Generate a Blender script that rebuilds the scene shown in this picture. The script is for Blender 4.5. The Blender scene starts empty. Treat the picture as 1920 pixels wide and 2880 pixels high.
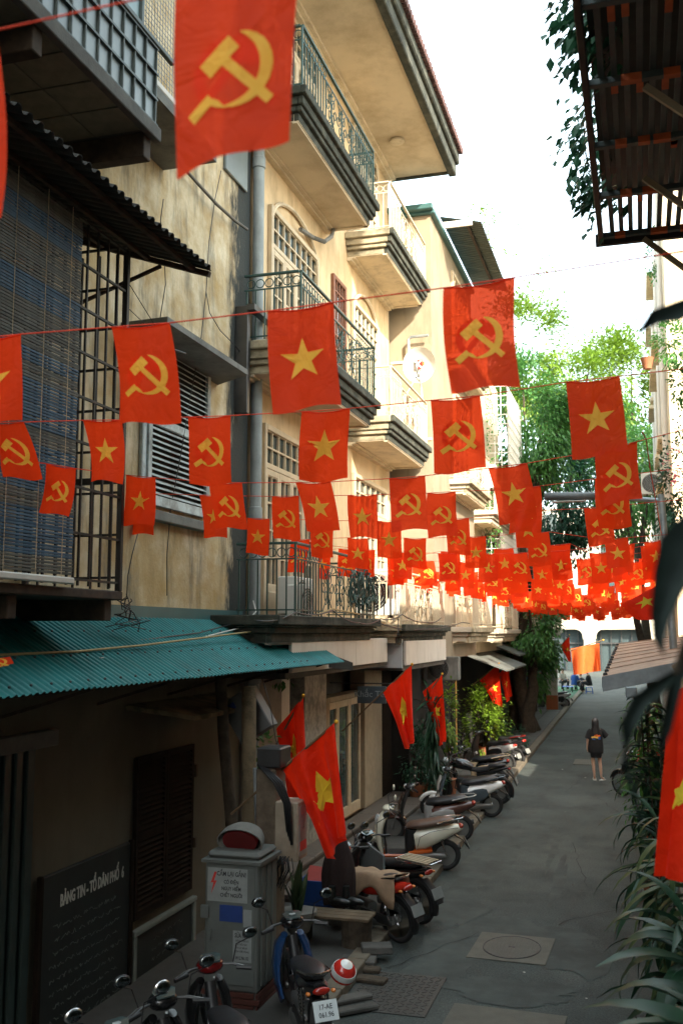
import bpy, math, random
from mathutils import Vector, Matrix, Euler
random.seed(7)
R = random.Random(11)
C = bpy.context.scene.collection
SC = bpy.context.scene
# ------------------------------------------------------------------ camera, sky, sun, exposure
EYE = Vector((0, 0, 3.85))
PITCH = math.atan(335/2800); YAW = math.atan(840*math.cos(PITCH)/2800)
cam_d = bpy.data.cameras.new('camera'); cam = bpy.data.objects.new('camera', cam_d); C.objects.link(cam)
cam.location = EYE; cam.rotation_euler = (math.pi/2+PITCH, 0, YAW)
cam_d.sensor_fit = 'VERTICAL'; cam_d.sensor_height = 36; cam_d.sensor_width = 24; cam_d.lens = 35
cam_d.clip_start = 0.05; cam_d.clip_end = 600
cam_d.dof.use_dof = True; cam_d.dof.focus_distance = 12.5; cam_d.dof.aperture_fstop = 2.7
SC.camera = cam
SUN = Vector((0.8, -1.0, 0.7)).normalized()          # towards the sun
w = bpy.data.worlds.new('World'); SC.world = w; w.use_nodes = True
nt = w.node_tree; bg = nt.nodes['Background']
sky = nt.nodes.new('ShaderNodeTexSky'); sky.sky_type = 'NISHITA'; sky.sun_disc = False
sky.sun_elevation = math.asin(SUN.z); sky.sun_rotation = math.atan2(SUN.x, SUN.y)
sky.air_density = 1.0; sky.dust_density = 4.0; sky.ozone_density = 1.0
hz = nt.nodes.new('ShaderNodeMix'); hz.data_type = 'RGBA'; hz.inputs[0].default_value = 0.6; hz.inputs[7].default_value = (3.5, 4.15, 4.05, 1)   # bright white haze over the whole sky
nt.links.new(sky.outputs[0], hz.inputs[6]); nt.links.new(hz.outputs[2], bg.inputs['Color']); bg.inputs['Strength'].default_value = 0.15
sl = bpy.data.lights.new('sun', 'SUN'); sl.energy = 2.1; sl.angle = math.radians(0.5); sl.color = (1, 0.9, 0.74)
so = bpy.data.objects.new('sun', sl); C.objects.link(so); so.rotation_euler = SUN.to_track_quat('Z', 'Y').to_euler()
SC.view_settings.view_transform = 'Standard'; SC.view_settings.look = 'None'
SC.view_settings.exposure = 2.68; SC.view_settings.gamma = 1
SC.render.film_transparent = False
SC.cycles.max_bounces = 7; SC.cycles.diffuse_bounces = 4; SC.cycles.transparent_max_bounces = 12
SC.cycles.use_denoising = True
# ------------------------------------------------------------------ surveying helpers (photo pixel -> world point on a known plane)
_F = Vector((-math.sin(YAW)*math.cos(PITCH), math.cos(YAW)*math.cos(PITCH), math.sin(PITCH)))
_R = Vector((math.cos(YAW), math.sin(YAW), 0)); _U = _R.cross(_F)
def ray(u, v): return _F + _R*((u-960)/2800) - _U*((v-1440)/2800)
def PX(u, v, x): d = ray(u, v); return EYE + d*(x/d.x)
def PY(u, v, y): d = ray(u, v); return EYE + d*(y/d.y)
def PZ(u, v, z=0.0): d = ray(u, v); return EYE + d*((z-EYE.z)/d.z)
# ------------------------------------------------------------------ materials
MATS = {}
def mat(name, col, rough=0.7, metal=0.0, var=0.15, scale=6.0, bump=0.0, bscale=40.0, coat=0.0, world=False,
        stain=None, stain_amt=0.6, stain_scale=(1.2, 1.2, 0.35), spec=0.5, emit=0.0, mould=None, speck=0.0, col2=None, dirt=None, dirt_amt=0.5):
    if name in MATS: return MATS[name]
    m = bpy.data.materials.new(name); m.use_nodes = True; t = m.node_tree; N = t.nodes; L = t.links
    b = N['Principled BSDF']; b.inputs['Roughness'].default_value = rough; b.inputs['Metallic'].default_value = metal
    b.inputs['Coat Weight'].default_value = coat; b.inputs['Specular IOR Level'].default_value = spec
    b.inputs['Coat Roughness'].default_value = 0.08
    if world: src = N.new('ShaderNodeNewGeometry').outputs['Position']
    else: src = N.new('ShaderNodeTexCoord').outputs['Object']
    def noise(sc, vec=None, det=5, rg=0.6):
        n = N.new('ShaderNodeTexNoise'); n.inputs['Scale'].default_value = sc; n.inputs['Detail'].default_value = det
        n.inputs['Roughness'].default_value = rg; L.new(vec or src, n.inputs['Vector']); return n.outputs['Fac']
    def ramp(f, a, bb):
        r = N.new('ShaderNodeMapRange'); r.inputs['From Min'].default_value = a; r.inputs['From Max'].default_value = bb
        r.clamp = True; L.new(f, r.inputs['Value']); return r.outputs[0]
    def mix(f, a, bb, mode='MIX'):
        x = N.new('ShaderNodeMix'); x.data_type = 'RGBA'; x.blend_type = mode; x.clamp_factor = True
        if isinstance(f, float): x.inputs[0].default_value = f
        else: L.new(f, x.inputs[0])
        for k, c in ((6, a), (7, bb)):
            if isinstance(c, tuple): x.inputs[k].default_value = (*c[:3], 1)
            else: L.new(c, x.inputs[k])
        return x.outputs[2]
    c1 = tuple(max(0, v*(1-var)) for v in col); c2 = tuple(min(1, v*(1+var)) for v in (col2 or col))
    out = mix(ramp(noise(scale), 0.32, 0.68), c1, c2)
    if stain:
        mp = N.new('ShaderNodeMapping'); mp.inputs['Scale'].default_value = stain_scale; L.new(src, mp.inputs['Vector'])
        f = ramp(noise(2.2, mp.outputs[0], 8, 0.68), 0.5, 0.68)
        g = N.new('ShaderNodeMath'); g.operation = 'MULTIPLY'; L.new(f, g.inputs[0]); g.inputs[1].default_value = stain_amt
        out = mix(g.outputs[0], out, stain)
    if dirt:
        f = ramp(noise(scale*0.35, None, 9, 0.7), 0.48, 0.62)
        g = N.new('ShaderNodeMath'); g.operation = 'MULTIPLY'; L.new(f, g.inputs[0]); g.inputs[1].default_value = dirt_amt
        out = mix(g.outputs[0], out, dirt)
    if speck:
        sp = N.new('ShaderNodeMix'); sp.data_type = 'RGBA'; sp.blend_type = 'MULTIPLY'; sp.inputs[0].default_value = speck; L.new(out, sp.inputs[6])
        L.new(mix(ramp(noise(42, None, 4, .85), .36, .64), (.35, .35, .35), (1.6, 1.6, 1.6)), sp.inputs[7]); out = sp.outputs[2]
    if mould:      # black algae that has crept in from the drainpipe side, in ragged vertical tongues
        sx = N.new('ShaderNodeSeparateXYZ'); L.new(src, sx.inputs[0]); mp = N.new('ShaderNodeMapping'); mp.inputs['Scale'].default_value = (2.5, 2.5, .8); L.new(src, mp.inputs['Vector'])
        g = N.new('ShaderNodeMapRange'); g.inputs['From Min'].default_value = mould[0]; g.inputs['From Max'].default_value = mould[1]; L.new(sx.outputs[1], g.inputs['Value'])
        a = N.new('ShaderNodeMath'); a.operation = 'MULTIPLY_ADD'; L.new(noise(1.6, mp.outputs[0], 9, .7), a.inputs[0]); a.inputs[1].default_value = 1.5; L.new(g.outputs[0], a.inputs[2])
        out = mix(ramp(a.outputs[0], 0.95, 1.2), out, (0.03, 0.034, 0.03))
    L.new(out, b.inputs['Base Color'])
    if emit: L.new(out, b.inputs['Emission Color']); b.inputs['Emission Strength'].default_value = emit
    if bump:
        bn = N.new('ShaderNodeBump'); bn.inputs['Strength'].default_value = bump; bn.inputs['Distance'].default_value = 0.01
        L.new(noise(bscale), bn.inputs['Height']); L.new(bn.outputs[0], b.inputs['Normal'])
    m.diffuse_color = (*col, 1); MATS[name] = m; return m
def cloth(name, col, trans=0.45, clear=0.0, var=0.1, tint=(1, 0.13, 0.05)):
    m = bpy.data.materials.new(name); m.use_nodes = True; t = m.node_tree; N = t.nodes; L = t.links; N.clear()
    o = N.new('ShaderNodeOutputMaterial'); tc = N.new('ShaderNodeTexCoord')
    n = N.new('ShaderNodeTexNoise'); n.inputs['Scale'].default_value = 9; L.new(tc.outputs['Object'], n.inputs['Vector'])
    mx = N.new('ShaderNodeMix'); mx.data_type = 'RGBA'; L.new(n.outputs['Fac'], mx.inputs[0])
    mx.inputs[6].default_value = (*[c*(1-var) for c in col], 1); mx.inputs[7].default_value = (*[min(1, c*(1+var)) for c in col], 1)
    wv = N.new('ShaderNodeTexNoise'); wv.inputs['Scale'].default_value = 260; L.new(tc.outputs['Object'], wv.inputs['Vector'])
    bp = N.new('ShaderNodeBump'); bp.inputs['Strength'].default_value = 0.15; bp.inputs['Distance'].default_value = 0.002; L.new(wv.outputs['Fac'], bp.inputs['Height'])
    cr_ = N.new('ShaderNodeTexNoise'); cr_.inputs['Scale'].default_value = 7; cr_.inputs['Detail'].default_value = 3; cr_.inputs['Distortion'].default_value = 1.5; L.new(tc.outputs['Object'], cr_.inputs['Vector'])
    b2 = N.new('ShaderNodeBump'); b2.inputs['Strength'].default_value = 0.55; b2.inputs['Distance'].default_value = 0.03; L.new(cr_.outputs['Fac'], b2.inputs['Height']); L.new(b2.outputs[0], bp.inputs['Normal'])
    d = N.new('ShaderNodeBsdfPrincipled'); d.inputs['Roughness'].default_value = 0.55; d.inputs['Sheen Weight'].default_value = 0.08
    d.inputs['Specular IOR Level'].default_value = 0.18
    tr = N.new('ShaderNodeBsdfTranslucent'); L.new(mx.outputs[2], d.inputs['Base Color']); L.new(mx.outputs[2], tr.inputs['Color'])
    L.new(bp.outputs[0], d.inputs['Normal']); L.new(bp.outputs[0], tr.inputs['Normal'])
    a = N.new('ShaderNodeMixShader'); a.inputs[0].default_value = trans; L.new(d.outputs[0], a.inputs[1]); L.new(tr.outputs[0], a.inputs[2])
    last = a.outputs[0]
    if clear:
        tp = N.new('ShaderNodeBsdfTransparent'); tp.inputs['Color'].default_value = (*tint, 1)
        q = N.new('ShaderNodeMixShader'); q.inputs[0].default_value = clear; L.new(last, q.inputs[1]); L.new(tp.outputs[0], q.inputs[2]); last = q.outputs[0]
    L.new(last, o.inputs['Surface']); MATS[name] = m; return m
def leafmat(name, col, trans=0.35, col2=None, rough=0.45):
    m = bpy.data.materials.new(name); m.use_nodes = True; t = m.node_tree; N = t.nodes; L = t.links; N.clear()
    o = N.new('ShaderNodeOutputMaterial'); g = N.new('ShaderNodeNewGeometry')
    n = N.new('ShaderNodeTexNoise'); n.inputs['Scale'].default_value = 5; n.inputs['Detail'].default_value = 4; L.new(g.outputs['Position'], n.inputs['Vector'])
    mr = N.new('ShaderNodeMapRange'); mr.inputs['From Min'].default_value = 0.35; mr.inputs['From Max'].default_value = 0.65; L.new(n.outputs['Fac'], mr.inputs['Value'])
    mx = N.new('ShaderNodeMix'); mx.data_type = 'RGBA'; L.new(mr.outputs[0], mx.inputs[0])
    c2 = col2 or tuple(c*1.9 for c in col)
    mx.inputs[6].default_value = (*col, 1); mx.inputs[7].default_value = (*c2, 1)
    d = N.new('ShaderNodeBsdfPrincipled'); d.inputs['Roughness'].default_value = rough
    tr = N.new('ShaderNodeBsdfTranslucent'); L.new(mx.outputs[2], d.inputs['Base Color']); L.new(mx.outputs[2], tr.inputs['Color'])
    a = N.new('ShaderNodeMixShader'); a.inputs[0].default_value = trans; L.new(d.outputs[0], a.inputs[1]); L.new(tr.outputs[0], a.inputs[2])
    L.new(a.outputs[0], o.inputs['Surface']); MATS[name] = m; return m
def glassmat(name, col=(0.05, 0.07, 0.07), rough=0.06):
    m = mat(name, col, rough=rough, var=0.25, scale=2.0, spec=1.0); return m
# ------------------------------------------------------------------ object plumbing
WP = {}
def tag(o, label=None, cat=None, group=None, kind=None):
    if label: o['label'] = label
    if cat: o['category'] = cat
    if group: o['group'] = group
    if kind: o['kind'] = kind
    return o
def thing(name, label, cat, loc=(0, 0, 0), group=None):
    o = bpy.data.objects.new(name, None); C.objects.link(o); o.location = loc; o.empty_display_size = 0.2
    WP[o] = Vector(loc); return tag(o, label, cat, group)
def link(o, parent, world):
    C.objects.link(o)
    if parent is not None: o.parent = parent; o.location = Vector(world) - WP[parent]
    else: o.location = world
    WP[o] = Vector(world); return o
def inst(me, name, world, parent=None, rot=None, scale=None):
    o = bpy.data.objects.new(name, me); link(o, parent, world)
    if rot: o.rotation_euler = rot
    if scale: o.scale = scale if hasattr(scale, '__len__') else (scale,)*3
    return o
def copy_tree(o, parent=None):
    c = o.copy(); C.objects.link(c)
    if parent is not None: c.parent = parent
    for ch in o.children: copy_tree(ch, c)
    return c
class MB:
    def __init__(s): s.v = []; s.f = []; s.m = []; s.mi = 0
    def add(s, vs, fs):
        n = len(s.v); s.v += [Vector(p) for p in vs]; s.f += [tuple(i+n for i in f) for f in fs]; s.m += [s.mi]*len(fs); return s
    def box(s, x0, x1, y0, y1, z0, z1):
        return s.add([(x0, y0, z0), (x1, y0, z0), (x1, y1, z0), (x0, y1, z0), (x0, y0, z1), (x1, y0, z1), (x1, y1, z1), (x0, y1, z1)],
                     [(0, 3, 2, 1), (4, 5, 6, 7), (0, 1, 5, 4), (1, 2, 6, 5), (2, 3, 7, 6), (3, 0, 4, 7)])
    def bbox(s, x0, x1, y0, y1, z0, z1, b=0.01):      # box with chamfered edges
        xs, ys, zs = (x0, x1), (y0, y1), (z0, z1); vs = []; ix = {}
        for i in (0, 1):
            for j in (0, 1):
                for k in (0, 1):
                    p = (xs[i], ys[j], zs[k]); q = [(b if t == 0 else -b) for t in (i, j, k)]
                    for a in range(3):
                        c = [p[0]+q[0], p[1]+q[1], p[2]+q[2]]; c[a] = p[a]; ix[i, j, k, a] = len(vs); vs.append(c)
        F = []
        for a in range(3):
            o = [t for t in range(3) if t != a]
            for sd in (0, 1):
                L = []
                for (p, q) in ((0, 0), (1, 0), (1, 1), (0, 1)):
                    k = [0, 0, 0]; k[a] = sd; k[o[0]] = p; k[o[1]] = q; L.append(ix[(*k, a)])
                F.append(tuple(L))
            for p in (0, 1):
                for q in (0, 1):
                    def K(e, f): k = [0, 0, 0]; k[a] = e; k[o[0]] = p; k[o[1]] = q; return ix[(*k, f)]
                    F.append((K(0, o[0]), K(1, o[0]), K(1, o[1]), K(0, o[1])))
        for i in (0, 1):
            for j in (0, 1):
                for k in (0, 1): F.append(tuple(ix[i, j, k, a] for a in range(3)))
        s.add(vs, F); s.fix = True; return s
    def quad(s, a, b, c, d): return s.add([a, b, c, d], [(0, 1, 2, 3)])
    def slab(s, pts, th):                                # polygon pts (list of 3D, planar) extruded by vector th
        n = len(pts); th = Vector(th); vs = [Vector(p) for p in pts]+[Vector(p)+th for p in pts]
        s.add(vs, [tuple(range(n))[::-1], tuple(range(n, 2*n))]+[(i, (i+1) % n, (i+1) % n+n, i+n) for i in range(n)]); s.fix = True; return s
    def tube(s, pts, r, n=8, cap=True, closed=False):
        pts = [Vector(p) for p in pts]; k = len(pts); rs = r if hasattr(r, '__len__') else [r]*k; vs = []; up = None
        for i, p in enumerate(pts):
            if closed: t = (pts[(i+1) % k]-pts[i-1])
            else: t = (pts[min(i+1, k-1)]-pts[max(i-1, 0)])
            t = t.normalized() if t.length > 1e-9 else Vector((0, 0, 1))
            if up is None: up = Vector((0, 0, 1)) if abs(t.z) < 0.9 else Vector((1, 0, 0))
            a = t.cross(up); a = a.normalized() if a.length > 1e-6 else t.orthogonal().normalized(); b = a.cross(t).normalized(); up = b
            for j in range(n):
                th = 2*math.pi*j/n; vs.append(p+a*math.cos(th)*rs[i]+b*math.sin(th)*rs[i])
        fs = []
        for i in range(k if closed else k-1):
            for j in range(n):
                i2 = (i+1) % k; fs.append((i*n+j, i*n+(j+1) % n, i2*n+(j+1) % n, i2*n+j))
        if cap and not closed: fs += [tuple(range(n))[::-1], tuple((k-1)*n+j for j in range(n))]
        return s.add(vs, fs)
    def bar(s, a, b, w, h=None, up=(0, 0, 1)):           # rectangular bar between two points
        a, b = Vector(a), Vector(b); h = h or w; t = (b-a).normalized(); u = Vector(up)
        if abs(t.dot(u)) > 0.98: u = Vector((0, 1, 0))
        x = t.cross(u).normalized()*w/2; y = x.cross(t).normalized()*h/2
        s.add([a-x-y, a+x-y, a+x+y, a-x+y, b-x-y, b+x-y, b+x+y, b-x+y], [(3, 2, 1, 0), (4, 5, 6, 7), (0, 1, 5, 4), (1, 2, 6, 5), (2, 3, 7, 6), (3, 0, 4, 7)]); s.fix = True; return s
    def lathe(s, prof, n=16, c=(0, 0, 0), axis='z'):     # prof: (r, h) pairs
        vs = []
        for r, h in prof:
            for j in range(n):
                a = 2*math.pi*j/n; x, y = r*math.cos(a), r*math.sin(a)
                p = {'z': (x, y, h), 'y': (x, h, y), 'x': (h, x, y)}[axis]; vs.append((p[0]+c[0], p[1]+c[1], p[2]+c[2]))
        fs = [(i*n+j, i*n+(j+1) % n, (i+1)*n+(j+1) % n, (i+1)*n+j) for i in range(len(prof)-1) for j in range(n)]
        if prof[0][0] > 1e-5: fs.append(tuple(range(n))[::-1])
        if prof[-1][0] > 1e-5: fs.append(tuple((len(prof)-1)*n+j for j in range(n)))
        s.add(vs, fs); s.fix = True; return s
    def loft(s, secs, n=14, cap=True):                   # secs: (x, z, halfwidth, halfheight[, power[, y]]), rings square to the path in the x-z plane
        k = len(secs); vs = []
        for i, q in enumerate(secs):
            x, z, hw, hh = q[:4]; pw = q[4] if len(q) > 4 else 2.4; yy = q[5] if len(q) > 5 else 0
            a = secs[max(i-1, 0)]; b = secs[min(i+1, k-1)]; t = Vector((b[0]-a[0], 0, b[1]-a[1])); t = t.normalized() if t.length > 1e-9 else Vector((1, 0, 0))
            nn = Vector((-t.z, 0, t.x))
            for j in range(n):
                th = 2*math.pi*(j+.5)/n; c, si = math.cos(th), math.sin(th)
                cy = math.copysign(abs(c)**(2/pw), c)*hw; cz = math.copysign(abs(si)**(2/pw), si)*hh
                vs.append(Vector((x, yy, z))+Vector((0, 1, 0))*cy+nn*cz)
        fs = [(i*n+j, i*n+(j+1) % n, (i+1)*n+(j+1) % n, (i+1)*n+j) for i in range(k-1) for j in range(n)]
        if cap: fs += [tuple(range(n))[::-1], tuple((k-1)*n+j for j in range(n))]
        s.add(vs, fs); s.fix = True; return s
    def ball(s, c, r, n=12, m=8):
        r = r if hasattr(r, '__len__') else (r,)*3; vs = [(c[0], c[1], c[2]-r[2])]
        for i in range(1, m):
            p = math.pi*i/m-math.pi/2
            for j in range(n):
                a = 2*math.pi*j/n; vs.append((c[0]+r[0]*math.cos(p)*math.cos(a), c[1]+r[1]*math.cos(p)*math.sin(a), c[2]+r[2]*math.sin(p)))
        vs.append((c[0], c[1], c[2]+r[2])); T = len(vs)-1
        fs = [(0, 1+(j+1) % n, 1+j) for j in range(n)]+[(1+i*n+j, 1+i*n+(j+1) % n, 1+(i+1)*n+(j+1) % n, 1+(i+1)*n+j) for i in range(m-2) for j in range(n)]
        fs += [(1+(m-2)*n+j, 1+(m-2)*n+(j+1) % n, T) for j in range(n)]
        return s.add(vs, fs)
    def xf(s, M, start=0):
        for i in range(start, len(s.v)): s.v[i] = M @ s.v[i]
        return s
    def mesh(s, name, mats, smooth=False, center=True):
        if center and s.v:
            n = len(s.v); o = Vector((sum(p.x for p in s.v)/n, sum(p.y for p in s.v)/n, min(p.z for p in s.v)))
        else: o = Vector((0, 0, 0))
        me = bpy.data.meshes.new(name); me.from_pydata([tuple(p-o) for p in s.v], [], s.f)
        for m in (mats if isinstance(mats, (list, tuple)) else [mats]): me.materials.append(m)
        if s.mi or any(s.m): me.polygons.foreach_set('material_index', s.m)
        if smooth: me.polygons.foreach_set('use_smooth', [True]*len(me.polygons))
        if getattr(s, 'fix', False):
            import bmesh
            bm = bmesh.new(); bm.from_mesh(me); bmesh.ops.recalc_face_normals(bm, faces=bm.faces); bm.to_mesh(me); bm.free()
        if smooth and smooth != 'all': me.set_sharp_from_angle(angle=math.radians(smooth if smooth is not True else 42))
        me.update(); return me, o
    def build(s, name, m, parent=None, smooth=False, sub=0, **kw):
        me, o = s.mesh(name, m, smooth); ob = link(bpy.data.objects.new(name, me), parent, o)
        if sub:
            md = ob.modifiers.new('s', 'SUBSURF'); md.levels = sub; md.render_levels = sub
        if kw: tag(ob, **kw)
        return ob
def arc(c, r, a0, a1, n=12, plane='xz', r2=None):
    out = []; r2 = r2 or r
    for i in range(n+1):
        a = math.radians(a0+(a1-a0)*i/n); p, q = r*math.cos(a), r2*math.sin(a)
        out.append({'xz': (c[0]+p, c[1], c[2]+q), 'yz': (c[0], c[1]+p, c[2]+q), 'xy': (c[0]+p, c[1]+q, c[2])}[plane])
    return out
def wire(a, b, sag, n=12, wob=0.0):
    a, b = Vector(a), Vector(b); return [a.lerp(b, i/n)-Vector((0, 0, sag*4*(i/n)*(1-i/n)))+Vector((R.uniform(-wob, wob), R.uniform(-wob, wob), R.uniform(-wob, wob)*.5))*(0 < i < n) for i in range(n+1)]
# ------------------------------------------------------------------ palette
M = {}
M['asphalt'] = mat('asphalt', (0.046, 0.057, 0.053), rough=0.82, var=0.2, scale=1.1, bump=0.6, bscale=160, world=True, speck=.9, stain=(0.02, 0.022, 0.022), stain_amt=0.65, stain_scale=(.9, .45, 1), dirt=(0.085, 0.098, 0.09), dirt_amt=0.65)
M['patch'] = mat('cement_dust', (0.06, 0.07, 0.064), rough=0.9, var=0.2, scale=3, bump=0.4, bscale=120, world=True, dirt=(0.04, 0.043, 0.04), dirt_amt=.8)
M['kerb'] = mat('kerb_concrete', (0.15, 0.125, 0.09), rough=0.85, var=0.2, scale=4, bump=0.3, world=True)
M['pave'] = mat('paving_stone', (0.1, 0.1, 0.09), rough=0.8, var=0.2, scale=5, bump=0.3, bscale=70, dirt=(0.07, 0.07, 0.065))
M['grout'] = mat('paving_bed', (0.06, 0.058, 0.052), rough=0.95, world=True)
M['step'] = mat('terrazzo_step', (0.13, 0.115, 0.1), rough=0.55, var=0.15, scale=12, bump=0.1, world=True, dirt=(0.12, 0.1, 0.085))
M['riser'] = mat('step_riser', (0.06, 0.05, 0.04), rough=0.7, world=True)
M['tilefloor'] = mat('porch_tile', (0.3, 0.19, 0.11), rough=0.4, var=0.15, scale=5, world=True)
M['yellow_old'] = mat('stained_yellow_plaster', (0.52, 0.35, 0.15), rough=0.92, var=0.25, scale=2.4, bump=0.8, bscale=22, world=True, col2=(0.54, 0.46, 0.32), stain=(0.09, 0.085, 0.065), stain_amt=0.75, stain_scale=(2.0, 2.0, 0.35), dirt=(0.44, 0.29, 0.11), dirt_amt=0.7, mould=(12.35, 13.3))
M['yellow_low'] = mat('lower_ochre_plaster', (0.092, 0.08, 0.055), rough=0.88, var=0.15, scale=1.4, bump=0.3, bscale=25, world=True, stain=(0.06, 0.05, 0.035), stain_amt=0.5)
M['moss'] = mat('black_moss_stain', (0.03, 0.033, 0.026), rough=0.95, var=0.3, scale=9, world=True, bump=.6)
M['cream'] = mat('cream_plaster', (0.66, 0.5, 0.3), rough=0.85, var=0.08, scale=1.5, bump=0.2, bscale=25, world=True, stain=(0.3, 0.2, 0.1), stain_amt=0.55, dirt=(0.42, 0.3, 0.16), dirt_amt=0.6)
M['cream_light'] = mat('pale_cream_plaster', (0.66, 0.56, 0.4), rough=0.8, var=0.08, scale=1.5, bump=0.2, bscale=25, world=True, stain=(0.26, 0.2, 0.13), stain_amt=0.6, dirt=(0.42, 0.33, 0.2), dirt_amt=.6)
M['soffit'] = mat('soffit_paint', (0.62, 0.52, 0.37), rough=0.85, var=0.06, scale=1.2, world=True, bump=.1, dirt=(0.4, 0.31, 0.19), dirt_amt=0.75)
M['mossy'] = mat('mossy_cornice', (0.032, 0.036, 0.027), rough=0.95, var=0.4, scale=7, bump=0.9, bscale=45, world=True, dirt=(0.15, 0.145, 0.11), dirt_amt=0.4)
M['mossy_light'] = mat('weathered_cornice', (0.35, 0.3, 0.2), rough=0.9, var=0.3, scale=4, bump=0.5, bscale=45, world=True, stain=(0.06, 0.06, 0.04), stain_amt=0.9, stain_scale=(1, 1, 2))
M['conc'] = mat('old_concrete', (0.17, 0.168, 0.15), rough=0.9, var=0.25, scale=3, bump=0.5, bscale=50, world=True, stain=(0.07, 0.07, 0.06), stain_amt=0.7)
M['conc_dark'] = mat('dark_concrete', (0.1, 0.095, 0.085), rough=0.9, var=0.3, scale=3, bump=0.5, bscale=50, world=True)
M['white'] = mat('white_plaster', (0.46, 0.42, 0.34), rough=0.8, var=0.05, scale=1.5, world=True, bump=.1, stain=(0.55, 0.46, 0.32), stain_amt=0.4)
M['shade_toned_wall'] = mat('shade_darkened_render', (0.27, 0.22, 0.15), rough=0.85, var=0.1, scale=1.5, world=True, bump=.3, stain=(0.16, 0.12, 0.07), stain_amt=0.6, dirt=(0.2, 0.15, 0.1), dirt_amt=.4)  # wall colour darkened to stand in for the shade behind the dish
M['whitep'] = mat('white_panel', (0.6, 0.56, 0.5), rough=0.6, var=0.06, scale=2, world=True, stain=(0.4, 0.36, 0.3), stain_amt=0.4)
M['greyp'] = mat('grey_blue_panel', (0.38, 0.42, 0.43), rough=0.6, var=0.06, scale=2, world=True, stain=(0.25, 0.28, 0.3), stain_amt=.5)
M['green_tin'] = mat('teal_corrugated_tin', (0.012, 0.17, 0.175), rough=0.5, var=0.14, scale=2.5, world=True, stain=(0.05, 0.1, 0.09), stain_amt=0.5, stain_scale=(.4, 2, 1), dirt=(0.05, 0.2, 0.2), dirt_amt=0.4, spec=.3)
M['teal_trim'] = mat('teal_flashing', (0.04, 0.11, 0.11), rough=0.5, var=0.15, scale=2, world=True)
M['dark_tin'] = mat('dark_fibre_roof', (0.035, 0.034, 0.03), rough=0.8, var=0.25, scale=3, world=True)
M['iron'] = mat('dark_iron', (0.022, 0.021, 0.018), rough=0.6, metal=0.2, var=0.3, scale=9, world=True)
M['rust'] = mat('rusty_steel', (0.05, 0.032, 0.02), rough=0.85, var=0.4, scale=9, world=True)
M['greeniron'] = mat('green_wrought_iron', (0.03, 0.075, 0.065), rough=0.5, metal=0.1, var=0.2, scale=9, world=True)
M['creamiron'] = mat('cream_wrought_iron', (0.5, 0.44, 0.32), rough=0.5, var=0.15, scale=9, world=True)
M['galv'] = mat('galvanised_steel', (0.3, 0.33, 0.34), rough=0.45, metal=0.5, var=0.2, scale=6, world=True)
M['glazing'] = mat('dusty_glazing', (0.1, 0.125, 0.12), rough=0.4, var=0.22, scale=2.2, world=True, spec=.8, dirt=(0.12, 0.13, 0.11), dirt_amt=.8)
M['pipe'] = mat('grey_drainpipe', (0.27, 0.3, 0.29), rough=0.6, var=0.2, scale=3, world=True, stain=(0.1, 0.11, 0.1), stain_amt=.5)
M['bluewood'] = mat('peeling_pale_blue_wood', (0.55, 0.62, 0.61), rough=0.75, var=0.15, scale=6, bump=.4, dirt=(0.13, 0.11, 0.09), dirt_amt=.6)
M['brownwood'] = mat('dark_brown_wood', (0.016, 0.011, 0.008), spec=.1, rough=0.85, var=0.25, scale=7, world=True)
M['redwood'] = mat('varnished_frame', (0.22, 0.09, 0.05), rough=0.5, var=0.25, scale=7, world=True)
M['creamwood'] = mat('cream_painted_wood', (0.52, 0.42, 0.28), rough=0.6, var=0.12, scale=5, world=True)
M['glass'] = glassmat('dark_window_glass'); M['glass_t'] = mat('teal_window_glass', (0.03, 0.05, 0.05), rough=.15, var=.3, scale=2, spec=.4)
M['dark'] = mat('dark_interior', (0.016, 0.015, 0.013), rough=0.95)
M['board'] = mat('chalkboard', (0.008, 0.013, 0.012), rough=0.7, var=0.3, scale=2.5, world=True, dirt=(0.014, 0.02, 0.018), dirt_amt=.5)
M['chalk'] = mat('chalk_paint', (0.42, 0.42, 0.38), rough=0.9)
M['chalk_faint'] = mat('faint_chalk', (0.12, 0.14, 0.13), rough=0.95)
M['tinwhite'] = mat('ivory_plastic', (0.6, 0.6, 0.55), rough=0.5, var=0.06)
M['red'] = cloth('red_flag_cloth', (1.0, 0.055, 0.006), 0.5, 0.15)
M['bigred'] = cloth('heavy_red_flag_cloth', (0.93, 0.03, 0.004), 0.4, 0.0)
M['gold'] = cloth('gold_print', (0.95, 0.58, 0.07), 0.3, 0.1, 0.05, (1, .62, .12))
M['yellow'] = cloth('yellow_star_cloth', (0.85, 0.7, 0.05), 0.3, 0.0, 0.05)
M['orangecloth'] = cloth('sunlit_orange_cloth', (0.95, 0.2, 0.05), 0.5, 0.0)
M['string'] = mat('red_string', (0.8, 0.06, 0.02), rough=0.8)
M['trunk'] = mat('tree_bark', (0.06, 0.045, 0.03), rough=0.95, var=0.4, scale=8, bump=.8, bscale=20)
M['leaf'] = leafmat('leaf_green', (0.05, 0.14, 0.03)); M['leaf_dk'] = leafmat('dark_leaf_green', (0.018, 0.07, 0.035), 0.25)
M['leaf_lt'] = leafmat('bright_leaf_green', (0.1, 0.17, 0.015), 0.4); M['leaf_strap'] = leafmat('strap_leaf_green', (0.009, 0.04, 0.02), 0.2, (0.02, 0.065, 0.028), .45)
M['leaf_pale'] = leafmat('striped_leaf', (0.05, 0.09, 0.03), 0.3, (0.11, 0.14, 0.055)); M['pink'] = leafmat('pink_blossom', (0.6, 0.12, 0.2), 0.4)
M['terra'] = mat('terracotta', (0.3, 0.11, 0.05), rough=0.8); M['bluepot'] = mat('blue_plastic_pot', (0.03, 0.16, 0.26), rough=0.5)
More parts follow.
